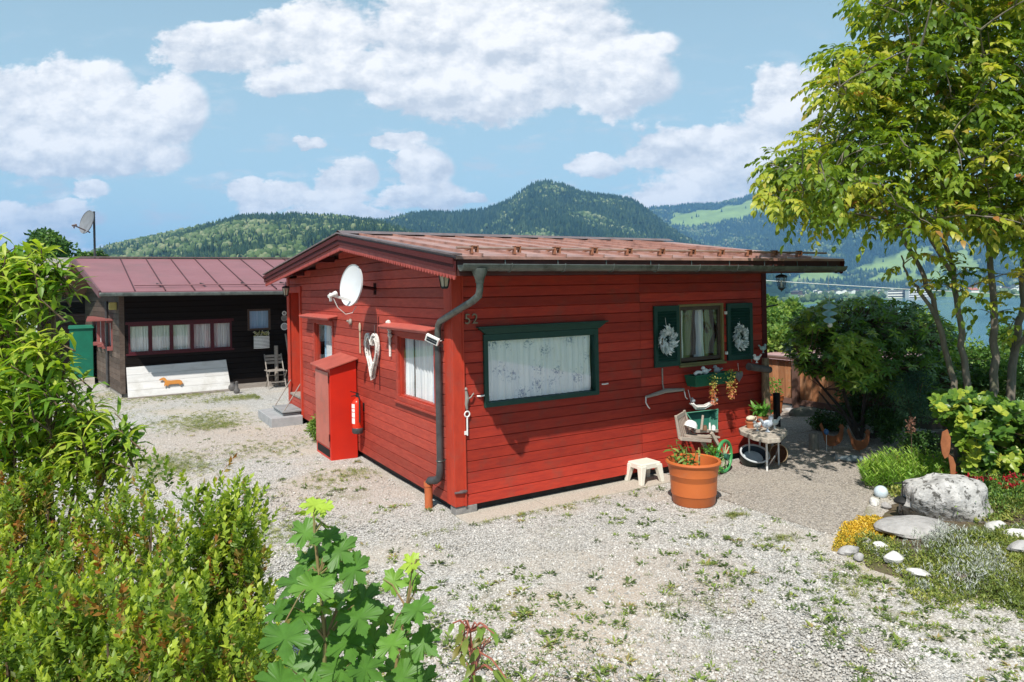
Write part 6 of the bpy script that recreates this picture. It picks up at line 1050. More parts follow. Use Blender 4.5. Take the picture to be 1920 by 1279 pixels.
def hen(px, py, lb, s=1.0, fl=1):
    c = onz(px, py); t = thing('rust_hen', tuple(c), lb, 'hen cut-out'); d = RT * .9 + Vector((.1, .2, 0)); d.normalize(); MB().prism([c + d * (a * s * fl) + Vector((0, 0, .04 + b * s)) for a, b in HEN], Vector((-d.y, d.x, 0)) * .006).build('body', M_RUST, t)
    MB().prism([c + d * (a * s * fl) + Vector((-.01 * d.y * -1, -.01 * d.x, .04 + b * s)) for a, b in ((-.09, .16), (.0, .11), (.08, .12), (.03, .06), (-.05, .07))], Vector((-d.y, d.x, 0)) * .004).build('wing', M_RUST, t); MB().tube([c + Vector((0, 0, .05)), c], .005, 5).build('spike', M_RUST, t)
hen(1561, 842, 'rusty metal hen cut-out, the left one with the blue ornament in front', 1.06); hen(1611, 850, 'rusty metal hen cut-out, the right one above the stone fish', .98)
c = onz(1550, 848); t = thing('blue_ornament', tuple(c), 'small blue glass ornament on a thin stick before the left rust hen', 'ornament'); MB().tube([c, c + Vector((0, 0, .26))], .005, 5).build('stick', M_WHITEP, t); MB().ball(c + Vector((0, 0, .29)), (.035, .035, .045), 12, 8).build('glass', pbr('blue_glass', (.06, .16, .34), .15), t, smooth=True)
c = onb(1652, 935); tag(MB().ball(c + Vector((0, 0, .07)), .075, 24, 16).build('glass_ball', pbr('pale_blue_glass', (.42, .52, .58), .15, (.6, .66, .7), scale=18), None, origin=tuple(c), smooth=True), 'pale blue-grey glass garden ball beside the green clump', 'garden ball')
c = onb(1693, 972); t = thing('iron_mushroom', tuple(c), 'dark iron disc on a forked spike in front of the boulder', 'garden stake'); MB().tube([c, c + Vector((0, 0, .38))], .006, 6).bar(c + Vector((-.07, .04, .36)), c + Vector((.07, -.04, .355)), .008, .012).build('spike', M_WROUGHT, t); MB().lathe(c + Vector((0, 0, .16)), [(0, .06), (.05, .055), (.085, .02), (.08, .0), (0, .01)], 18).build('disc', M_WROUGHT, t, smooth=True)
c = at(1776, 900, 7.3); c.z = float(bedz(c.x, c.y)); t = thing('rust_sculpture', tuple(c), 'tall wavy rusty iron blade sculpture before the broad-leaved bush', 'sculpture'); z0 = .24
for nm, pts in (('upper_blade', [(-.09, .62), (-.06, .80), (.02, .84), (.07, .70), (.06, .55), (.03, .42), (-.03, .38), (-.07, .46)]), ('lower_blade', [(.02, .46), (.10, .40), (.14, .28), (.13, .10), (.06, -.12), (.03, -.10), (.06, .08), (.05, .25)])): MB().prism([Vector((c.x, c.y, z0)) + RT * (a * .66) + Vector((0, 0, b * .66)) for a, b in pts], FW * .008).build(nm, M_RUST, t)
c = onb(1690, 850); c = at(1687, 862, 8.9); t = thing('red_bowl', tuple(c), 'round reddish clay bowl half hidden behind the bright green clump', 'pot'); MB().lathe(c + Vector((0, 0, -.1)), [(0, 0), (.06, 0), (.12, .08), (.11, .08), (.05, .02)], 22, M=Matrix.Rotation(rad(50), 3, 'X')).build('bowl', pbr('red_clay', (.42, .10, .07), .6), t, smooth=True); MB().tube([c + Vector((0, 0, -.1)), (c.x, c.y, -.1)], .015, 6).build('stand', M_WROUGHT, t)
# ================================================================== PLANTS
M_STEM = pbr('brown_twig', (.16, .105, .065), .85, (.09, .06, .04), scale=12, bump=.4); M_GREY = pbr('smooth_grey_bark', (.19, .16, .125), .8, (.11, .095, .07), scale=5, stretch=(4, 4, 1), bump=.6, bscale=18, dirt=(.12, .13, .07), dscale=3)
M_BOX = leafmat('box_leaf', [(0, (.36, .15, .035)), (.10, (.36, .28, .07)), (.22, (.07, .12, .022)), (.5, (.13, .22, .032)), (.78, (.27, .38, .045)), (1, (.46, .54, .07))], rough=.4, trans=.48)
def hedge_shrub(px, ytop, D, r, label, n, sparse=0, zlo=.75):
    c = at(px, ytop, D); zt = c.z; t = thing('box_shrub', (c.x, c.y, -.1), label, 'shrub', 'box shrubs along the front edge'); g = Vector((c.x, c.y, -.1)); m = MB(); P, Dn, Tn = [], [], []
    nst = 9 if not sparse else 5
    tops = []
    for k in range(nst):
        a = random.uniform(0, 6.28); rr = r * math.sqrt(random.random()) * .8; tp = Vector((c.x + rr * math.cos(a), c.y + rr * math.sin(a), zt - .25 * random.random() ** 1.5 * (1 + 2 * rr))); b = Vector((c.x + rr * .3 * math.cos(a), c.y + rr * .3 * math.sin(a), -.1)); mid = b.lerp(tp, .55) + Vector((random.gauss(0, .03), random.gauss(0, .03), 0)); m.tube([b, mid, mid.lerp(tp, .8)], [.012, .008, .003], 5); tops.append((b, mid, tp))
    brownish = (.75 if 'olive' in label or 'brown' in label else .15) * random.uniform(.6, 1)
    for i in range(n):
        b, mid, tp = random.choice(tops); f = 1 - random.random() ** 1.25 * (1 if not sparse else .8); q = mid.lerp(tp, f) if random.random() < .8 or sparse else b.lerp(mid, .5 + .5 * f); sp = .035 + r * .5 * (1 - .75 * f) * (0.35 if sparse else 1)
        q = q + Vector((random.gauss(0, sp), random.gauss(0, sp), random.gauss(0, .03)))
        if q.z < zlo: continue
        d = Vector((random.gauss(0, .45), random.gauss(0, .45), 1.1)).normalized(); L_ = random.uniform(.05, .11); nl = 14; br = random.random(); side = d.orthogonal().normalized(); sd2 = d.cross(side)
        tt_ = (random.uniform(0, .16) if br < .05 + brownish * .35 else random.uniform(.3, .75)) + (.2 if br > .7 else 0)
        for j in range(nl):
            ff = j / nl; a = j * 1.57 + (j // 2) * .8; out = side * math.cos(a) + sd2 * math.sin(a); P.append(q + d * (L_ * ff)); Dn.append(out * (1.0 - .6 * ff) + d * (.5 + .8 * ff)); Tn.append(tt_ + (.45 * ff - .1 if tt_ > .2 else 0))
    m.build('stems', M_STEM, t); P = np.array(P); k = len(P)
    leaves('foliage', P, np.array(Dn), np.array([[0, 0, 1.]] * k) + rng.normal(0, .5, (k, 3)), rng.uniform(.019, .029, k), rng.uniform(.010, .015, k), np.array(Tn) + rng.normal(0, .06, k), T_FOLD, M_BOX, t)
for a in ((-30, 840, 2.9, .16, 'box shrub at the far left edge, below the long-leaved bush', 420), (70, 870, 2.85, .15, 'olive box shrub left of the front group, second from the left edge', 520), (165, 885, 2.8, .15, 'tall olive box shrub in the back row beneath the long-leaved bush', 560), (245, 930, 2.7, .11, 'brownish box shrub left of the bare sprig', 360),
          (392, 948, 2.35, .080, 'narrow dark box column left of the bright topped one', 480), (446, 930, 2.35, .062, 'tall box column with bright top, rightmost of the hedge', 520), (340, 1040, 2.2, .11, 'yellow-green box shrub in front of the bare sprig', 520),
          (30, 1040, 2.1, .13, 'yellowish box shrub in the bottom left corner', 520), (130, 1085, 2.0, .12, 'box shrub second from the bottom left corner', 520), (235, 1090, 1.95, .11, 'box shrub at the bottom edge left of the tall columns', 520), (330, 1130, 1.85, .11, 'brown-tipped box shrub low at the bottom edge', 480), (415, 1180, 1.9, .085, 'low box shrub under the tall right column', 420), (500, 1150, 2.1, .045, 'slim box sprig between the hedge and the maple sapling', 200)): hedge_shrub(*a)
hedge_shrub(302, 905, 2.5, .07, 'thin half-bare box sprig with gravel showing through', 75, sparse=1); hedge_shrub(320, 1000, 2.45, .06, 'short bare twiggy box sprig before the gravel gap', 45, sparse=1)
# long-leaved bush on the left
M_LONG = leafmat('long_leaf', [(0, (.06, .14, .022)), (.4, (.15, .28, .035)), (.7, (.34, .46, .055)), (1, (.60, .64, .13))], rough=.42, spec=.35, trans=.5)
lb_ = thing('long_leaved_bush', tuple(Vector((at(60, 900, 3.0).x, at(60, 900, 3.0).y, -.1))), 'tall bush of long drooping glossy leaves filling the left side', 'bush'); m = MB(); P, Dn, Nn, Tn = [], [], [], []
root = at(20, 900, 3.0); root.z = -.1; hubs = []
for (px, py, r, dd, w) in ((40, 545, 55, 0, 24), (72, 496, 32, .0, 16), (108, 508, 16, .0, 7), (10, 500, 36, .05, 16), (0, 535, 60, .1, 20), (15, 620, 70, .0, 32), (80, 640, 30, -.1, 14), (25, 710, 75, -.1, 34), (95, 725, 38, -.15, 14), (165, 800, 50, -.1, 26), (90, 800, 60, 0, 28), (20, 800, 75, 0, 28), (222, 815, 24, -.1, 12), (160, 855, 40, -.1, 14), (-50, 600, 90, .1, 26), (-60, 750, 90, 0, 24), (122, 690, 12, -.1, 4), (60, 860, 60, -.05, 22), (100, 530, 10, 0, 4)):
    D0 = 2.95 + dd; c = at(px, py, D0); R = r / FPX * D0; hubs.append(c)
    for k in range(w):
        q = c + Vector((random.gauss(0, R * .5), random.gauss(0, R * .5) , random.gauss(0, R * .5))); o = (q - c); o.z *= .3; o = o + RT * random.gauss(.12, .5) + Vector((0, 0, .5)); o.normalize(); L_ = random.uniform(.06, .16); b = q - o * L_; m.tube([b, q], [.004, .002], 4); br = random.random()
        for j in range(8):
            f = j / 7; a = j * 2.4 + k; s = o.orthogonal().normalized(); s2 = o.cross(s); d = (s * math.cos(a) + s2 * math.sin(a)) * (1 - .4 * f) + o * (.35 + .5 * f); d.z -= .15 + .7 * random.random(); P.append(b + o * L_ * f); Dn.append(d); Nn.append((0, 0, 1)); Tn.append(.15 + .55 * br + .25 * f)
for h in hubs: mid = root.lerp(h, .5) + Vector((random.gauss(0, .05), random.gauss(0, .05), .1)); m.tube([root, mid, h], [.016, .010, .004], 6)
m.build('branches', M_STEM, lb_); k = len(P); leaves('foliage', P, np.array([tuple(v) for v in Dn]), np.array(Nn, float) + rng.normal(0, .25, (k, 3)), rng.uniform(.07, .13, k), rng.uniform(.018, .030, k), np.array(Tn) + rng.normal(0, .08, k), T_LONG, M_LONG, lb_)
# maple saplings
M_MAP = leafmat('maple_leaf', [(0, (.05, .13, .022)), (.5, (.095, .22, .032)), (.8, (.18, .34, .045)), (1, (.36, .50, .06))], rough=.45, trans=.35)
def sapling(name, label, cat, D0, stem, lv, mat, T, asp, red=False):
    b = at(*stem[0], D0); t = thing(name, (b.x, b.y, -.1), label, cat); st = [at(a, c, D0) for a, c in stem]; st = [Vector((st[0].x, st[0].y, -.1))] + st; m = MB(); m.tube(st, [.006] * 2 + [.0045 - .0025 * i / len(st) for i in range(len(st) - 3)] + [.0015], 8); P, Dn, Nn, S, Tn = [], [], [], [], []
    for (px, py, sz, tn) in lv:
        c = at(px, py, D0 + random.gauss(0, .09)); nr = min(st, key=lambda q: (q - c).length + (0 if q.z < c.z + .02 else .3)); d = (c - nr); d.z *= .2; d = d + RT * random.gauss(0, .05) - FW * random.uniform(.0, .10); d.z -= .35 * max(.05, d.length); d.normalize(); p0 = c - d * sz * .45; m.tube([nr, nr.lerp(p0, .6) + Vector((0, 0, .015)), p0], [.003, .002, .0015], 5, tint=.9); P.append(p0); Dn.append(d); sz *= .80; Nn.append(Vector((0, 0, 1)) - FW * random.uniform(.1, 1.1) + RT * random.gauss(0, .45)); S.append(sz); Tn.append(tn)
    m.build('stem', pbr('red_stem', (.36, .12, .08), .6) if red else pbr('green_brown_stem', (.17, .19, .06), .6, (.24, .14, .07)), t); leaves('foliage', P, np.array([tuple(v) for v in Dn]), np.array([tuple(v) for v in Nn]), np.array(S), np.array(S) * asp, np.array(Tn), T, mat, t, smooth=T is not T_MAPLE)
A_ = [(585, 950, .075, 1), (570, 962, .07, .95), (605, 958, .07, 1), (612, 985, .08, .85), (562, 1003, .10, .55), (612, 1012, .09, .4), (600, 1045, .12, .35), (642, 1038, .11, .45), (668, 1075, .11, .4), (565, 1062, .10, .45), (620, 1075, .13, .4), (545, 1098, .12, .3), (585, 1110, .12, .6), (690, 1130, .13, .3), (640, 1125, .10, .75), (610, 1140, .09, .9), (560, 1160, .13, .45), (675, 1165, .13, .4), (620, 1190, .14, .5), (535, 1205, .12, .35), (655, 1212, .13, .45), (705, 1205, .11, .55), (590, 1235, .14, .4), (548, 1262, .14, .5), (640, 1265, .14, .4), (695, 1258, .12, .35), (515, 1150, .09, .3), (600, 1285, .14, .5), (520, 1290, .13, .4), (660, 1310, .14, .4), (725, 1160, .08, .7)]
sapling('maple_sapling', 'tall maple sapling with large lobed dark leaves and yellow-green tip at the bottom edge', 'sapling', 1.75, [(605, 1330), (610, 1200), (598, 1080), (590, 1000), (588, 960)], A_, M_MAP, T_MAPLE, .78)
B_ = [(765, 1058, .07, 1), (785, 1065, .065, 1), (745, 1092, .085, .8), (770, 1098, .08, .75), (800, 1105, .08, .95), (783, 1150, .10, .45), (762, 1165, .08, .5), (745, 1188, .08, .4), (800, 1210, .11, .45), (735, 1215, .09, .6), (775, 1235, .08, .8), (762, 1275, .12, .45), (800, 1285, .12, .4), (735, 1262, .10, .5)]
sapling('maple_sapling', 'smaller maple sapling right of the tall one, with yellowish crown leaf', 'sapling', 1.8, [(735, 1330), (745, 1230), (762, 1140), (772, 1075)], B_, M_MAP, T_MAPLE, .78)
M_CHER = leafmat('cherry_leaf', [(0, (.30, .10, .04)), (.4, (.20, .17, .04)), (1, (.16, .28, .05))], rough=.4)
C_ = [(865, 1182, .05, .8), (900, 1188, .05, .9), (925, 1190, .055, 1), (860, 1200, .05, .6), (872, 1215, .06, .7), (895, 1205, .05, .5), (855, 1225, .05, .4), (888, 1232, .055, .8), (868, 1240, .05, .6), (930, 1200, .04, .9), (880, 1260, .05, .7), (905, 1285, .08, .9), (870, 1290, .07, 1), (940, 1275, .07, .8), (960, 1290, .06, .7), (845, 1180, .04, .9)]
sapling('cherry_sapling', 'thin red-stemmed sapling with small drooping leaves low in the foreground', 'sapling', 1.7, [(893, 1320), (888, 1260), (884, 1215), (882, 1185)], C_ * 2, M_CHER, T_LONG, .42, True)
# ------------------------------------------------------------ the many-stemmed tree on the right
def crown(name, t, targets, skel, leafmat_, per, ls, lw, T, droop=.5, rtw=.012, bark=None, tn=(.1, .9), spread=.14, tipn=(.5, .9), clusters=None):
    """grow limbs from the skeleton to every target and hang leaves there"""
    nodes = [Vector(p) for s in skel for p in s]; NP = np.array([tuple(p) for p in nodes]); m = MB(); order = sorted(range(len(targets)), key=lambda i: float(np.min(np.linalg.norm(NP - np.array(targets[i]), axis=1)))); P, Dn, Nn, Tn = [], [], [], []
    arr = NP.tolist()
    for idx in order:
        c = Vector(targets[idx]); A = np.array(arr); d = np.linalg.norm(A - np.array(c), axis=1) + .35 * np.maximum(0, A[:, 2] - c.z + .05); j = int(np.argmin(d)); b = Vector(arr[j]); L_ = (c - b).length
        mid = b.lerp(c, .5) + Vector((random.gauss(0, .05) * L_, random.gauss(0, .05) * L_, .10 * L_)); r = min(rtw * (.6 + L_), .03); cv = [b.lerp(mid, f).lerp(mid.lerp(c, f), f) for f in (0, .2, .4, .6, .8, 1)]; m.tube(cv, [r * (1 - .65 * f) for f in (0, .2, .4, .6, .8, 1)], 5, cap=False); arr.append(list(cv[3])); arr.append(list(c)); o = (c - b).normalized() if L_ > 1e-3 else Vector((0, 0, 1)); t0 = random.uniform(*tn)
        for q in range(per):
            u = Vector((random.gauss(0, 1), random.gauss(0, 1), random.gauss(0, .7))).normalized(); dd = (u * .8 + o * .5); ax = dd.normalized(); base = c + u * spread * random.random(); k = 1 if T is T_OVAL else 7
            if T is T_LONG and per <= 4:      # pinnate leaf: paired leaflets on a drooping stalk
                s = ax.cross(Vector((0, 0, 1))); s = s.normalized() if s.length > .05 else Vector((1, 0, 0))
                for e in range(7):
                    f = (e // 2 + 1) / 4; pp = base + ax * (.20 * f) + Vector((0, 0, -.10 * f * f)); ds = (s * (1 if e % 2 else -1) * (1 if e < 6 else 0) + ax * .7) + Vector((0, 0, -droop)); P.append(pp); Dn.append(ds); Nn.append((random.gauss(0, .35), random.gauss(0, .35), 1)); Tn.append(t0 + random.gauss(0, .07))
            else: P.append(base); Dn.append(dd + Vector((0, 0, -droop * random.random()))); Nn.append((random.gauss(0, .5), random.gauss(0, .5), 1)); Tn.append(t0 + random.gauss(0, .12))
    m.build('twigs', bark or M_GREY, t); k = len(P); leaves('crown', np.array([tuple(v) for v in P]), np.array([tuple(v) for v in Dn]), np.array(Nn), rng.uniform(*ls, k), rng.uniform(*lw, k), np.array(Tn), T, leafmat_, t)
def pxpoly(poly, n, D0, dD, gap=0, seed=0.):
    xs = [p[0] for p in poly]; ys = [p[1] for p in poly]; out = []
    while len(out) < n:
        x = np.array([random.uniform(min(xs), max(xs))]); y = np.array([random.uniform(min(ys), max(ys))])
        if not inpoly(x, y, poly)[0]: continue
        D = D0 + random.gauss(0, dD)
        if gap and fbm2(x[0] * .022, y[0] * .026, 1, seed) + .5 * math.sin(D * 5) < -gap: continue
        out.append(tuple(at(x[0], y[0], D)))
    return out
M_TREE = leafmat('tree_leaf', [(0, (.085, .155, .022)), (.35, (.16, .25, .03)), (.6, (.28, .37, .045)), (.82, (.48, .50, .07)), (.94, (.40, .30, .07)), (1, (.42, .19, .06))], rough=.38, trans=.48)
TD = 8.6; tb_ = at(1845, 900, TD); tree = thing('broadleaf_tree', (tb_.x, tb_.y, -.1), 'many-stemmed tree with light green drooping leaves at the right edge', 'tree')
ST = [[(1800, 930), (1792, 760), (1787, 700), (1757, 600), (1735, 520), (1700, 460), (1655, 385), (1575, 310), (1500, 300)], [(1822, 935), (1815, 780), (1812, 700), (1800, 600), (1788, 520), (1770, 450), (1768, 380), (1745, 250), (1700, 120)], [(1866, 940), (1862, 760), (1866, 640), (1862, 540), (1852, 400), (1850, 250), (1825, 60), (1815, -60)], [(1880, 945), (1890, 780), (1902, 660), (1918, 590), (1920, 500), (1935, 380), (1965, 200), (1960, 20)], [(1757, 600), (1722, 545), (1700, 520), (1690, 480)], [(1788, 520), (1735, 430), (1670, 420), (1600, 400)], [(1902, 660), (1935, 620), (1980, 560), (2040, 480)]]
RR = [.040, .044, .050, .054, .022, .024, .028]; skel = []
for s, r in zip(ST, RR):
    pts = [at(a, b, TD + .12 * math.sin(a * .1) + .05 * i) for i, (a, b) in enumerate(s)]
    if s[0][1] > 900: pts[0].z = -.12
    fine = [];
    for i in range(len(pts) - 1): fine += [pts[i].lerp(pts[i + 1], k / 4) + Vector((random.gauss(0, .012), random.gauss(0, .012), 0)) for k in range(4)]
    fine.append(pts[-1]); n = len(fine); MB().tube(fine, [r * (1 - .85 * i / n) + .004 for i in range(n)], 12).build('trunk', M_GREY, tree, smooth=60); skel.append(fine[n // 3:])
CR = [(1438, 305), (1468, 285), (1505, 250), (1556, 210), (1548, 150), (1570, 75), (1600, 115), (1628, 100), (1612, 15), (1650, -40), (1700, -160), (2150, -160), (2150, 440), (1960, 480), (1900, 450), (1800, 415), (1700, 430), (1640, 415), (1560, 400), (1505, 415), (1480, 395), (1450, 375), (1460, 335)]
tg = pxpoly(CR, 2200, TD, .75, .95, 1.7) + pxpoly([(1560, 420), (1700, 470), (1920, 500), (1930, 640), (1870, 620), (1780, 560), (1700, 540), (1650, 470)], 20, TD, .4) + pxpoly([(1440, 310), (1480, 290), (1490, 370), (1455, 370)], 24, TD, .25) + pxpoly([(1560, 80), (1595, 90), (1570, 200), (1540, 160)], 16, TD, .25)
crown('broadleaf_tree', tree, tg, skel, M_TREE, 3, (.08, .125), (.044, .066), T_LONG, droop=.65, rtw=.010, tn=(.12, .88))
# ------------------------------------------------------------ rhododendron, laurel and neighbours
M_RHO = leafmat('rhododendron_leaf', [(0, (.045, .11, .02)), (.45, (.11, .23, .03)), (.8, (.24, .38, .045)), (1, (.44, .52, .08))], rough=.34, trans=.32, spec=.5)
rb = onz(1625, 850); rho = thing('rhododendron', tuple(rb), 'large dark rhododendron with bare lower limbs behind the rust hens', 'shrub'); RD = 10.9
lim = [[(1610, 840), (1580, 770), (1545, 730), (1512, 690)], [(1612, 840), (1590, 760), (1570, 700), (1560, 640)], [(1640, 850), (1650, 760), (1680, 700), (1690, 620)], [(1655, 850), (1700, 780), (1740, 720), (1760, 650)], [(1615, 845), (1620, 760), (1625, 690), (1620, 600)], [(1640, 845), (1600, 790), (1560, 765), (1535, 735)]]
sk = []
for s in lim: pts = [at(a, b, RD) for a, b in s]; pts[0].z = -.1; MB().tube(pts, [.035, .026, .018, .010], 8).build('limb', pbr('dark_bark', (.10, .075, .06), .9, (.055, .04, .035), scale=10, bump=.6), rho, smooth=True); sk.append(pts[1:])
RO = [(1470, 655), (1485, 612), (1520, 582), (1565, 564), (1640, 558), (1720, 572), (1780, 606), (1805, 655), (1800, 730), (1740, 775), (1690, 740), (1640, 745), (1590, 715), (1545, 712), (1500, 695)]
def rosettes(name, t, poly, n, D0, dD, nl, L_, W_, mat, skel, tn=(.1, .95), gap=0, seed=0, up=.35, T=T_LONG, twig=.008):
    tgs = pxpoly(poly, n, D0, dD, gap, seed); nodes = [Vector(p) for s in skel for p in s]; m = MB(); P, Dn, Nn, Tn = [], [], [], []; arr = [list(p) for p in nodes]; base = np.array(arr)
    for c in tgs:
        c = Vector(c); j = int(np.argmin(np.linalg.norm(base - np.array(c), axis=1))); b = Vector(arr[j]); m.tube([b, b.lerp(c, .6) - Vector((0, 0, .03)), c], [twig, twig * .7, twig * .4], 4, cap=False); o = (c - b).normalized() * .6 + Vector((random.gauss(0, .35), random.gauss(0, .35), .8)); o.normalize(); s = o.orthogonal().normalized(); s2 = o.cross(s); t0 = random.uniform(*tn)
        for k in range(nl): a = k * 2.399; el = up * random.uniform(-.6, 1.6); P.append(c - o * .02 * random.random()); Dn.append(s * math.cos(a) + s2 * math.sin(a) + o * el); Nn.append(o); Tn.append(t0 + random.gauss(0, .08))
    m.build('twigs', M_STEM, t); k = len(P); leaves('foliage', np.array([tuple(v) for v in P]), np.array([tuple(v) for v in Dn]), np.array([tuple(v) for v in Nn]) + rng.normal(0, .15, (k, 3)), rng.uniform(*L_, k), rng.uniform(*W_, k), np.array(Tn), T, mat, t)
rosettes('rho', rho, RO, 1150, RD, .55, 9, (.085, .14), (.03, .045), M_RHO, sk, tn=(.05, .8)); rosettes('rho2', rho, [(1555, 640), (1640, 625), (1650, 700), (1590, 735), (1555, 690)], 120, RD - .9, .2, 9, (.09, .14), (.032, .046), M_RHO, sk, tn=(.6, 1)); rosettes('rho3', rho, [(1480, 600), (1560, 560), (1580, 600), (1500, 650)], 110, RD - .5, .2, 9, (.09, .14), (.032, .046), M_RHO, sk, tn=(.6, 1))
M_LAU = leafmat('broad_leaf', [(0, (.04, .10, .02)), (.4, (.09, .19, .03)), (.75, (.22, .34, .045)), (1, (.48, .52, .07))], rough=.35, trans=.42)
lc = at(1860, 890, 8.4); lau = thing('broad_leaved_bush', (lc.x, lc.y, -.05), 'rounded bush with broad light green leaves below the tree stems', 'bush'); ls_ = [[Vector((lc.x, lc.y, -.05)), at(a, b, 8.35)] for a, b in ((1790, 800), (1830, 780), (1880, 800), (1930, 790), (1860, 860), (1990, 820))]
for s in ls_: MB().tube(s, [.02, .006], 6).build('stem', M_STEM, lau)
rosettes('lau', lau, [(1790, 800), (1762, 790), (1750, 752), (1810, 735), (1870, 748), (1930, 760), (2020, 750), (2100, 830), (2080, 930), (1960, 915), (1880, 905), (1825, 900), (1805, 860)], 1000, 8.05, .28, 7, (.07, .11), (.05, .068), M_LAU, ls_, tn=(.1, 1), up=.5, T=T_OVAL, twig=.003)
# dark and mixed shrubs filling the slope edge
def shrubblob(name, label, cat, px, py, rpx, D0, n, L_, W_, mat, tn=(.1, .8), T=T_FOLD, flat=1., zb=-.1, group=None, nb=16, trunk=True, asp=1.0):
    c = at(px, py, D0); R = rpx / FPX * D0; t = thing(name, (c.x, c.y, zb), label, cat, group); bl = []
    for k in range(nb):
        u = Vector((random.gauss(0, 1), random.gauss(0, 1), random.gauss(0, 1))).normalized() * R * random.random() ** .45 * .78; bl.append((c + Vector((u.x, u.y, u.z * flat)), R * random.uniform(.28, .46)))
    per = n // nb; P = np.concatenate([np.array(q) + nrm(rng.normal(size=(per, 3))) * (r * rng.uniform(.55, 1.08, (per, 1))) * np.array([1, 1, .8 * asp]) for q, r in bl]); O = np.concatenate([P[i * per:(i + 1) * per] - np.array(bl[i][0]) for i in range(nb)]); k = len(P); tn_ = np.repeat(rng.uniform(*tn, nb), per) + rng.normal(0, .12, k)
    if trunk:
        m = MB(); m.tube([(c.x, c.y, zb), (c.x + R * .05, c.y, (zb + c.z) / 2), tuple(c)], [max(.02, R * .07), max(.015, R * .05), R * .03], 8)
        for q, r in bl[:10]: m.tube([(c.x, c.y, (zb * .4 + c.z * .6)), q], [R * .03, R * .01], 5)
        m.build('trunk', M_STEM, t)
    leaves('crown', P, nrm(O) * .7 + rng.normal(0, .5, (k, 3)) + np.array([0, 0, -.15]), nrm(O) + rng.normal(0, .6, (k, 3)), rng.uniform(*L_, k), rng.uniform(*W_, k), tn_, T, mat, t); return t
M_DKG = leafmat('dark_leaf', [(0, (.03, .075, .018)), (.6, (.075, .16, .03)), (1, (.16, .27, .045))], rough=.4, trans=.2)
M_MIDG = leafmat('mid_leaf', [(0, (.045, .10, .025)), (.5, (.10, .20, .035)), (1, (.24, .35, .06))], rough=.5, trans=.35); M_LTG = leafmat('light_leaf', [(0, (.07, .15, .03)), (.5, (.14, .25, .045)), (1, (.30, .38, .07))], rough=.5, trans=.4)
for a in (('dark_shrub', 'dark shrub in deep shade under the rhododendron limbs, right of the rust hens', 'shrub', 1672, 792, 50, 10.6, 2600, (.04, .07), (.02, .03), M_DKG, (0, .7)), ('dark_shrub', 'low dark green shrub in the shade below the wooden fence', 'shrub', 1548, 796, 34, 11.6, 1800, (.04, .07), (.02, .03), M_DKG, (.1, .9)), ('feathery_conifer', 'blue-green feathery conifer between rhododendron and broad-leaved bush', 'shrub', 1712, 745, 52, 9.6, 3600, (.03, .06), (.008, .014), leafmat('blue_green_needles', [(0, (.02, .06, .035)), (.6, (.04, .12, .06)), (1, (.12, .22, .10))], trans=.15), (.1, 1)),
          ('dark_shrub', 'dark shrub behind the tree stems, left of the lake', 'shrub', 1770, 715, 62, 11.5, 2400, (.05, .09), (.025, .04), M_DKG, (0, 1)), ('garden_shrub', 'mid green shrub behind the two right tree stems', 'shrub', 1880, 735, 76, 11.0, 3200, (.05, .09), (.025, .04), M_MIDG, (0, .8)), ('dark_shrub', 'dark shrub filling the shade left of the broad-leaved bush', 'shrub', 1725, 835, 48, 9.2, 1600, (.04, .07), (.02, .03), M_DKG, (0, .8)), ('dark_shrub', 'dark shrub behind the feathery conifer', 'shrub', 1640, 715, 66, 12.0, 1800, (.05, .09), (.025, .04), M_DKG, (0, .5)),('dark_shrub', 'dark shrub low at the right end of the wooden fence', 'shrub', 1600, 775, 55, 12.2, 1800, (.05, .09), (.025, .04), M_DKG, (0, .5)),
          ('garden_shrub', 'shrub rising at the right picture edge behind the stems', 'shrub', 1985, 690, 90, 10.4, 2400, (.05, .09), (.025, .04), M_MIDG, (.2, 1))): shrubblob(*a)
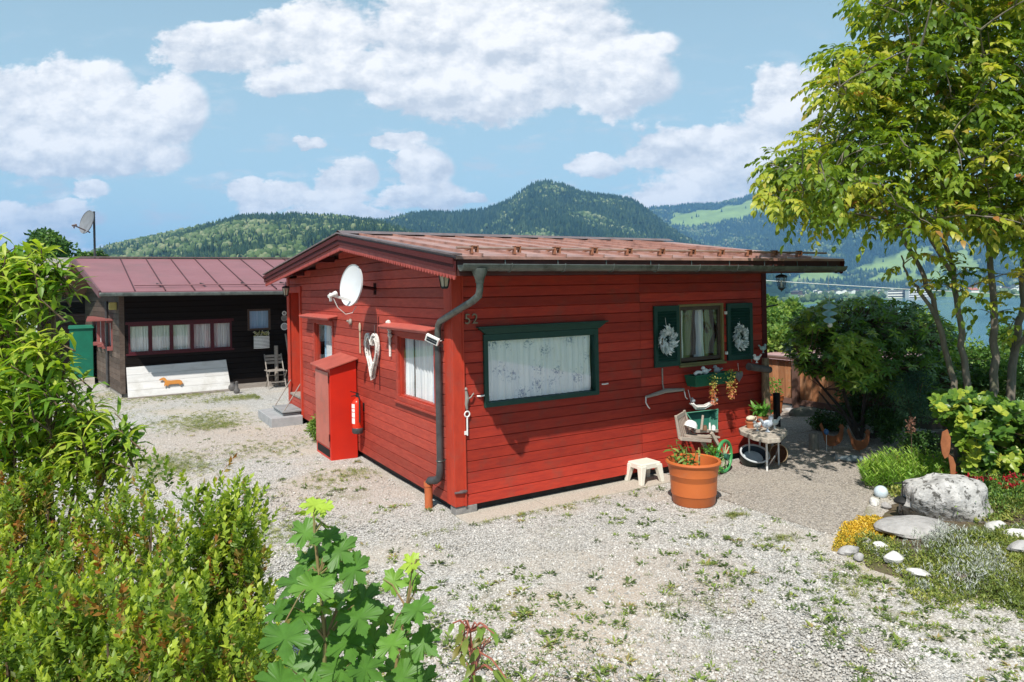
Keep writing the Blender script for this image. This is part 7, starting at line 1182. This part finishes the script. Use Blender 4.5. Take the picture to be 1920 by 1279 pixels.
# trees on the slope below the garden and by the lake
for a in (('slope_tree', 'dense bright green tree just right of the cabin corner, above the fence', 'tree', 1462, 655, 48, 17, 3000, (.09, .15), (.06, .09), M_LTG, (.2, 1), -6), ('slope_tree', 'darker green tree by the cabin corner, behind the bright one', 'tree', 1450, 612, 42, 26, 2600, (.13, .2), (.08, .12), M_MIDG, (.1, 1), -12), ('slope_tree', 'pale green tree right of the cabin corner near the hanging lantern', 'tree', 1478, 590, 30, 60, 2200, (.3, .45), (.2, .3), M_LTG, (0, .8), -24), ('slope_tree', 'pale tree at the cabin edge below the lantern', 'tree', 1437, 575, 26, 75, 1800, (.35, .55), (.25, .35), M_MIDG, (.3, 1), -27),
          ('slope_tree', 'green tree behind the wind spinner', 'tree', 1545, 640, 62, 20, 3000, (.1, .17), (.06, .1), M_LTG, (.1, .9), -8), ('slope_tree', 'rounded tree behind the middle of the rhododendron', 'tree', 1640, 634, 66, 22, 3000, (.1, .17), (.06, .1), M_MIDG, (.3, 1), -9), ('slope_tree', 'bright yellow-green tree top behind the rhododendron, left of the leaning stem', 'tree', 1712, 612, 50, 26, 3000, (.11, .18), (.07, .11), M_LTG, (.4, 1), -12), ('slope_tree', 'yellowish tree between the first two tree stems', 'tree', 1775, 650, 46, 24, 2400, (.1, .17), (.06, .1), M_LTG, (.2, .9), -11), ('slope_tree', 'tree behind the third stem before the lake', 'tree', 1845, 676, 50, 23, 2400, (.1, .17), (.06, .1), M_MIDG, (.2, 1), -10), ('slope_tree', 'pale feathery tree right of the third stem with the lake behind', 'tree', 1888, 640, 34, 26, 2000, (.1, .17), (.06, .1), M_LTG, (0, .7), -12), ('slope_tree', 'tree by the right picture edge below the lake', 'tree', 1960, 655, 60, 22, 2400, (.1, .17), (.06, .1), M_MIDG, (.2, 1), -10), ('slope_tree', 'low green tree left of the spinner above the fence', 'tree', 1505, 660, 40, 18, 2200, (.09, .15), (.06, .09), M_LTG, (.3, 1), -7)): shrubblob(*a[:12], group='trees on the slope below the garden', zb=a[12], nb=22)
shrubblob('round_tree', 'dark round-crowned tree behind the far hut', 'tree', 92, 478, 50, 48, 5200, (.22, .34), (.14, .2), M_DKG, (.1, .9), nb=30); shrubblob('round_tree', 'dark tree crown at the left picture edge behind the bush', 'tree', -5, 490, 32, 46, 2600, (.22, .34), (.14, .2), M_DKG, (.1, .9)); shrubblob('small_tree', 'small tree top behind the mauve roof left of the dish mast', 'tree', 163, 487, 17, 60, 1200, (.2, .32), (.12, .2), M_DKG, (.2, 1)); shrubblob('small_tree', 'lighter small tree top behind the mauve roof right of the dish mast', 'tree', 190, 489, 18, 60, 1400, (.2, .32), (.12, .2), M_MIDG, (.0, .8))
spc = at(88, 440, 52); t = thing('spruce_tree', (spc.x, spc.y, -.1), 'pointed dark spruce top rising above the round tree', 'tree'); MB().tube([(spc.x, spc.y, -.1), (spc.x, spc.y, 7.2)], [.2, .03], 8).build('trunk', M_STEM, t); n = 2200; f = rng.uniform(0, 1, n) ** .7; a = rng.uniform(0, 6.28, n); zz = 7.3 - 5 * f; rr = (.12 + 1.5 * f) * rng.uniform(.3, 1, n) * (1 - .25 * np.sin(zz * 9)); leaves('crown', np.stack([spc.x + rr * np.cos(a), spc.y + rr * np.sin(a), zz], -1), np.stack([np.cos(a), np.sin(a), -.35 + 0 * a], -1), rdir(n) + np.array([0, 0, 1.2]), .38, .14, rng.uniform(0, .8, n), T_FOLD, M_DKG, t)
shrubblob('cabinet_shrub', 'small leafy shrub squeezed between the red metal cabinet and the gable', 'shrub', 589, 800, 17, 11.6, 900, (.05, .08), (.018, .026), M_MIDG, (.3, 1), T=T_LONG, asp=1.9, nb=10)
# ------------------------------------------------------------ rockery planting
def patch(name, poly, n, size, wid, mat, hfun=.0, up=1.0, T=T_FOLD, tn=(0, 1), lift=.0, yard=False, kind='stuff', label=None, cat=None, hgt=.05, clump=0):
    xs = [p[0] for p in poly]; ys = [p[1] for p in poly]; x = rng.uniform(min(xs), max(xs), n * 3); y = rng.uniform(min(ys), max(ys), n * 3); k = inpoly(x, y, poly); x, y = x[k][:n], y[k][:n]
    if clump: k = fbm2(x, y, 5, clump) + rng.normal(0, .35, len(x)) > .0; x, y = x[k], y[k]
    n = len(x); z = bedz(x, y); mound = hgt * np.clip(.55 + .45 * fbm2(x, y, 4.5, 1.0), 0, 2); z = z + mound * rng.uniform(0.1, 1, n); d = rdir(n, up)
    t_ = rng.uniform(*tn, n) * .6 + .4 * np.clip(.5 + .4 * fbm2(x, y, 3.2, 4), 0, 1) * (tn[1] - tn[0]) + .4 * tn[0]
    o = leaves(name, np.stack([x, y, z], -1), d, rdir(n) + np.array([0, 0, 1.]), rng.uniform(*size, n), rng.uniform(*wid, n), t_, T, mat, None, origin=(float(np.mean(x)), float(np.mean(y)), -.1)); 
    if kind: o['kind'] = kind
    return tag(o, label, cat)
M_SILV = leafmat('silver_leaf', [(0, (.24, .27, .18)), (.5, (.42, .44, .38)), (1, (.60, .60, .55))], trans=.2); M_YEL = leafmat('yellow_bloom', [(0, (.12, .17, .03)), (.22, (.26, .28, .04)), (.4, (.62, .42, .04)), (1, (.75, .50, .06))], trans=.25); M_MOSS = leafmat('low_green', [(0, (.08, .11, .025)), (.4, (.16, .22, .045)), (.75, (.30, .33, .07)), (1, (.46, .42, .10))], trans=.3); M_GRASS = leafmat('grass_blade', [(0, (.12, .16, .04)), (.6, (.24, .29, .07)), (1, (.46, .44, .18))], trans=.35)
Q = lambda *p: [tuple(onz(a, b, .03))[:2] for a, b in p]
patch('groundcover', Q((1600, 1005), (1620, 990), (1660, 1000), (1720, 1035), (1800, 1000), (1960, 1010), (1990, 1130), (1900, 1150), (1840, 1120), (1740, 1118), (1700, 1085), (1690, 1050), (1640, 1020)), 18000, (.022, .042), (.008, .014), M_MOSS, hgt=.11)
patch('groundcover', Q((1565, 1015), (1600, 1000), (1650, 1015), (1695, 1060), (1700, 1100), (1640, 1085), (1580, 1050)), 2300, (.018, .03), (.008, .012), M_MOSS, hgt=.03, clump=4.)
patch('silver_groundcover', Q((1690, 1020), (1760, 1000), (1860, 1005), (1890, 1060), (1820, 1095), (1720, 1080)), 7500, (.025, .05), (.005, .009), M_SILV, hgt=.16, up=1.2, clump=2.); patch('silver_groundcover', Q((1590, 990), (1640, 1000), (1720, 1030), (1700, 1060), (1640, 1020)), 1800, (.02, .035), (.005, .008), M_SILV, hgt=.08, clump=1.)
patch('rockery_grass', Q((1820, 990), (1960, 1000), (1990, 1110), (1900, 1120), (1830, 1060)), 2600, (.05, .09), (.004, .007), M_GRASS, hgt=.05, up=1.4, T=T_LONG, clump=3.)
patch('silver_groundcover', Q((1840, 1000), (1970, 1010), (1990, 1120), (1880, 1110)), 3200, (.025, .045), (.006, .009), M_SILV, hgt=.09, up=1.2, clump=5.); patch('groundcover', Q((1840, 1000), (1970, 1010), (1990, 1120), (1880, 1110)), 4000, (.025, .045), (.009, .014), leafmat('yellow_green_mat', [(0, (.12, .17, .03)), (.6, (.24, .30, .05)), (1, (.42, .44, .10))]), hgt=.09, clump=7.)
patch('yellow_stonecrop', Q((1558, 1008), (1578, 968), (1620, 945), (1655, 955), (1668, 985), (1630, 995), (1590, 1010)), 5200, (.014, .024), (.010, .014), M_YEL, hgt=.10, kind=None, label='low cushion of bright yellow flowers beside the patio corner', cat='flowers', T=T_OVAL)
patch('yellow_stonecrop', Q((1660, 975), (1680, 965), (1690, 990), (1670, 1000)), 500, (.014, .024), (.010, .014), M_YEL, hgt=.07, kind=None, label='small tuft of yellow flowers against the flat stone', cat='flowers', T=T_OVAL)
patch('weedy_edge', Q((1640, 900), (1800, 880), (1990, 890), (1990, 990), (1850, 985), (1690, 930)), 9000, (.03, .055), (.012, .02), M_MOSS, hgt=.12)
# bright green lance-leaved clump
cc_ = onb(1702, 915); t = thing('lance_leaved_clump', tuple(cc_), 'bright green clump of upright lance-leaved stems behind the boulder', 'plant'); P, Dn, Tn = [], [], []; m = MB()
for k in range(300):
    a = random.uniform(0, 6.28); r = math.sqrt(random.random()); b = cc_ + RT * (r * .50 * math.cos(a)) + FW * (r * .30 * math.sin(a)); h = random.uniform(.30, .50) * (1 - .45 * r * r); o = Vector((.35 * r * math.cos(a), .35 * r * math.sin(a), 1)).normalized(); m.tube([b, b + o * h], [.004, .002], 4, cap=False); t0 = random.random() * .4
    for j in range(20): f = .25 + .75 * j / 20; q = j * 2.4; P.append(b + o * h * f); Dn.append(Vector((math.cos(q), math.sin(q), .7 + .5 * f))); Tn.append(t0 + .6 * f)
m.build('stems', pbr('green_stem', (.16, .20, .06), .6), t); k = len(P); leaves('foliage', P, np.array([tuple(v) for v in Dn]), rng.normal(0, .4, (k, 3)) + np.array([0, 0, 1]), rng.uniform(.05, .08, k), rng.uniform(.010, .016, k), np.array(Tn), T_FOLD, leafmat('lance_leaf', [(0, (.08, .20, .025)), (.6, (.22, .42, .05)), (1, (.44, .58, .09))]), t)
rf_ = onb(1868, 945); t = thing('red_flower_patch', tuple(rf_), 'leafy patch of small dark red flowers right of the big boulder', 'flowers'); n = 5200; x = rf_.x + .15 + rng.normal(0, .36, n); y = rf_.y + rng.normal(0, .28, n); z = bedz(x, y) + rng.uniform(0, .20, n); leaves('foliage', np.stack([x, y, z], -1), rdir(n, .8), rdir(n) + np.array([0, 0, 1]), rng.uniform(.025, .045, n), .014, rng.uniform(0, 1, n), T_FOLD, M_MIDG, t)
P = []
for k in range(26):
    c = Vector((rf_.x + .12 + random.gauss(0, .24), rf_.y + random.gauss(0, .26), 0)); c.z = float(bedz(c.x, c.y)) + random.uniform(.17, .26)
    for j in range(16): P.append(c + Vector((random.gauss(0, .022), random.gauss(0, .022), random.gauss(0, .012))))
n = len(P); leaves('blossom', P, rdir(n, .5), rdir(n) + np.array([0, 0, 1]), .024, .018, rng.uniform(0, 1, n), T_OVAL, leafmat('red_petal', [(0, (.22, .01, .015)), (1, (.46, .02, .03))], trans=.2), t)
c = at(1710, 815, 8.7); t = thing('rusty_seed_head', (c.x, c.y, .0), 'dried reddish flower spike rising above the green clump', 'plant'); MB().tube([(c.x, c.y, 0), tuple(at(1708, 800, 8.7))], .004, 5).build('stem', M_STEM, t); n = 110; P = np.array(at(1708, 795, 8.7)) + np.stack([rng.normal(0, .022, n), rng.normal(0, .022, n), rng.uniform(-.12, .07, n)], -1); leaves('flower_spike', P, rdir(n, .5), rdir(n), .035, .014, rng.uniform(0, 1, n), T_FOLD, leafmat('dry_rose', [(0, (.30, .14, .09)), (1, (.52, .30, .22))]), t)
# ------------------------------------------------------------ weeds in the gravel
def weeds(name, n, d0, d1, leaf, sizes, mat, thr, sc, nl=9, rad_=(.02, .05), extra=None, tn=(0, 1), up=.6):
    x, y, D = scatter_view(n * 4, d0, d1, pw=1.15); k = onyard(x, y) & (x < 8.2) & (fbm2(x, y, sc, 3.) + rng.normal(0, .35, len(x)) > thr)
    x, y = x[k][:n], y[k][:n]
    if extra is not None: x = np.concatenate([x, extra[0]]); y = np.concatenate([y, extra[1]])
    n = len(x); R = rng.uniform(*rad_, n); a = rng.uniform(0, 6.283, (n, nl)); r = R[:, None] * rng.uniform(.05, .5, (n, nl)); X = x[:, None] + r * np.cos(a); Y = y[:, None] + r * np.sin(a); Dn = np.stack([np.cos(a), np.sin(a), up * rng.uniform(.1, 1.3, (n, nl))], -1).reshape(-1, 3); k = n * nl
    o = leaves(name, np.stack([X.ravel(), Y.ravel(), np.full(k, GZ + .004)], -1), Dn, np.array([[0, 0, 1.]] * k), (R[:, None] * rng.uniform(.6, 1.3, (n, nl))).ravel(), (R[:, None] * .28 * np.ones((1, nl))).ravel() * leaf, np.repeat(rng.uniform(*tn, n), nl) + rng.normal(0, .1, k), T_LONG if leaf < 1 else T_FOLD, mat); o['kind'] = 'stuff'; return o
M_WEED = leafmat('weed_leaf', [(0, (.07, .10, .03)), (.5, (.13, .20, .045)), (.85, (.26, .34, .07)), (1, (.34, .26, .10))], trans=.3)
weeds('gravel_weeds', 1500, 3.4, 14, 1.0, None, M_WEED, -.05, 1.1, 12, (.022, .066)); weeds('gravel_weeds', 2600, 3.4, 16, 1.2, None, M_WEED, .35, .8, 7, (.010, .026))
def disc(px, py, rx_, ry_, n):
    c = onz(px, py); return c.x + rng.normal(0, rx_, n), c.y + rng.normal(0, ry_, n)
ex_ = [disc(370, 790, .5, .5, 700), disc(400, 800, .3, .2, 300), disc(300, 870, .35, .4, 420), disc(470, 745, .6, .25, 800), disc(330, 745, .5, .3, 400), disc(500, 840, .4, .4, 220), disc(520, 1000, .25, .4, 260), disc(340, 880, .3, .3, 260), disc(660, 890, .35, .2, 140), disc(1110, 930, .5, .2, 60), disc(1380, 968, .07, .04, 50), disc(1465, 1012, .10, .05, 40), disc(210, 745, .5, .8, 500), disc(180, 780, .4, .6, 300), disc(1250, 1150, .5, .3, 90), disc(690, 1110, .1, .1, 40), disc(1700, 1180, .5, .3, 70), disc(1620, 1090, .3, .1, 80), disc(980, 965, .8, .04, 90), disc(600, 915, .25, .25, 60)]
X_ = np.concatenate([a for a, b in ex_]); Y_ = np.concatenate([b for a, b in ex_]); k = onyard(X_, Y_)
weeds('grass_tufts', 10, 3.4, 14, .35, None, M_GRASS, 0, 1, 12, (.022, .048), extra=(X_[k], Y_[k]), up=1.2)
# dry brown moss stains with short growth
# ------------------------------------------------------------ valley air
m, nt, N, L = nodes_of('valley_haze'); out = N.new('ShaderNodeOutputMaterial'); v = N.new('ShaderNodeVolumePrincipled'); v.inputs['Color'].default_value = (.26, .56, 1.0, 1); v.inputs['Density'].default_value = 1.15e-4; v.inputs['Anisotropy'].default_value = 0.0; L.new(v.outputs[0], out.inputs['Volume'])
hz = MB().box((-9800, -6900, -36.2), (13800, 16500, 760)).build('haze', m, None); hz['kind'] = 'stuff'
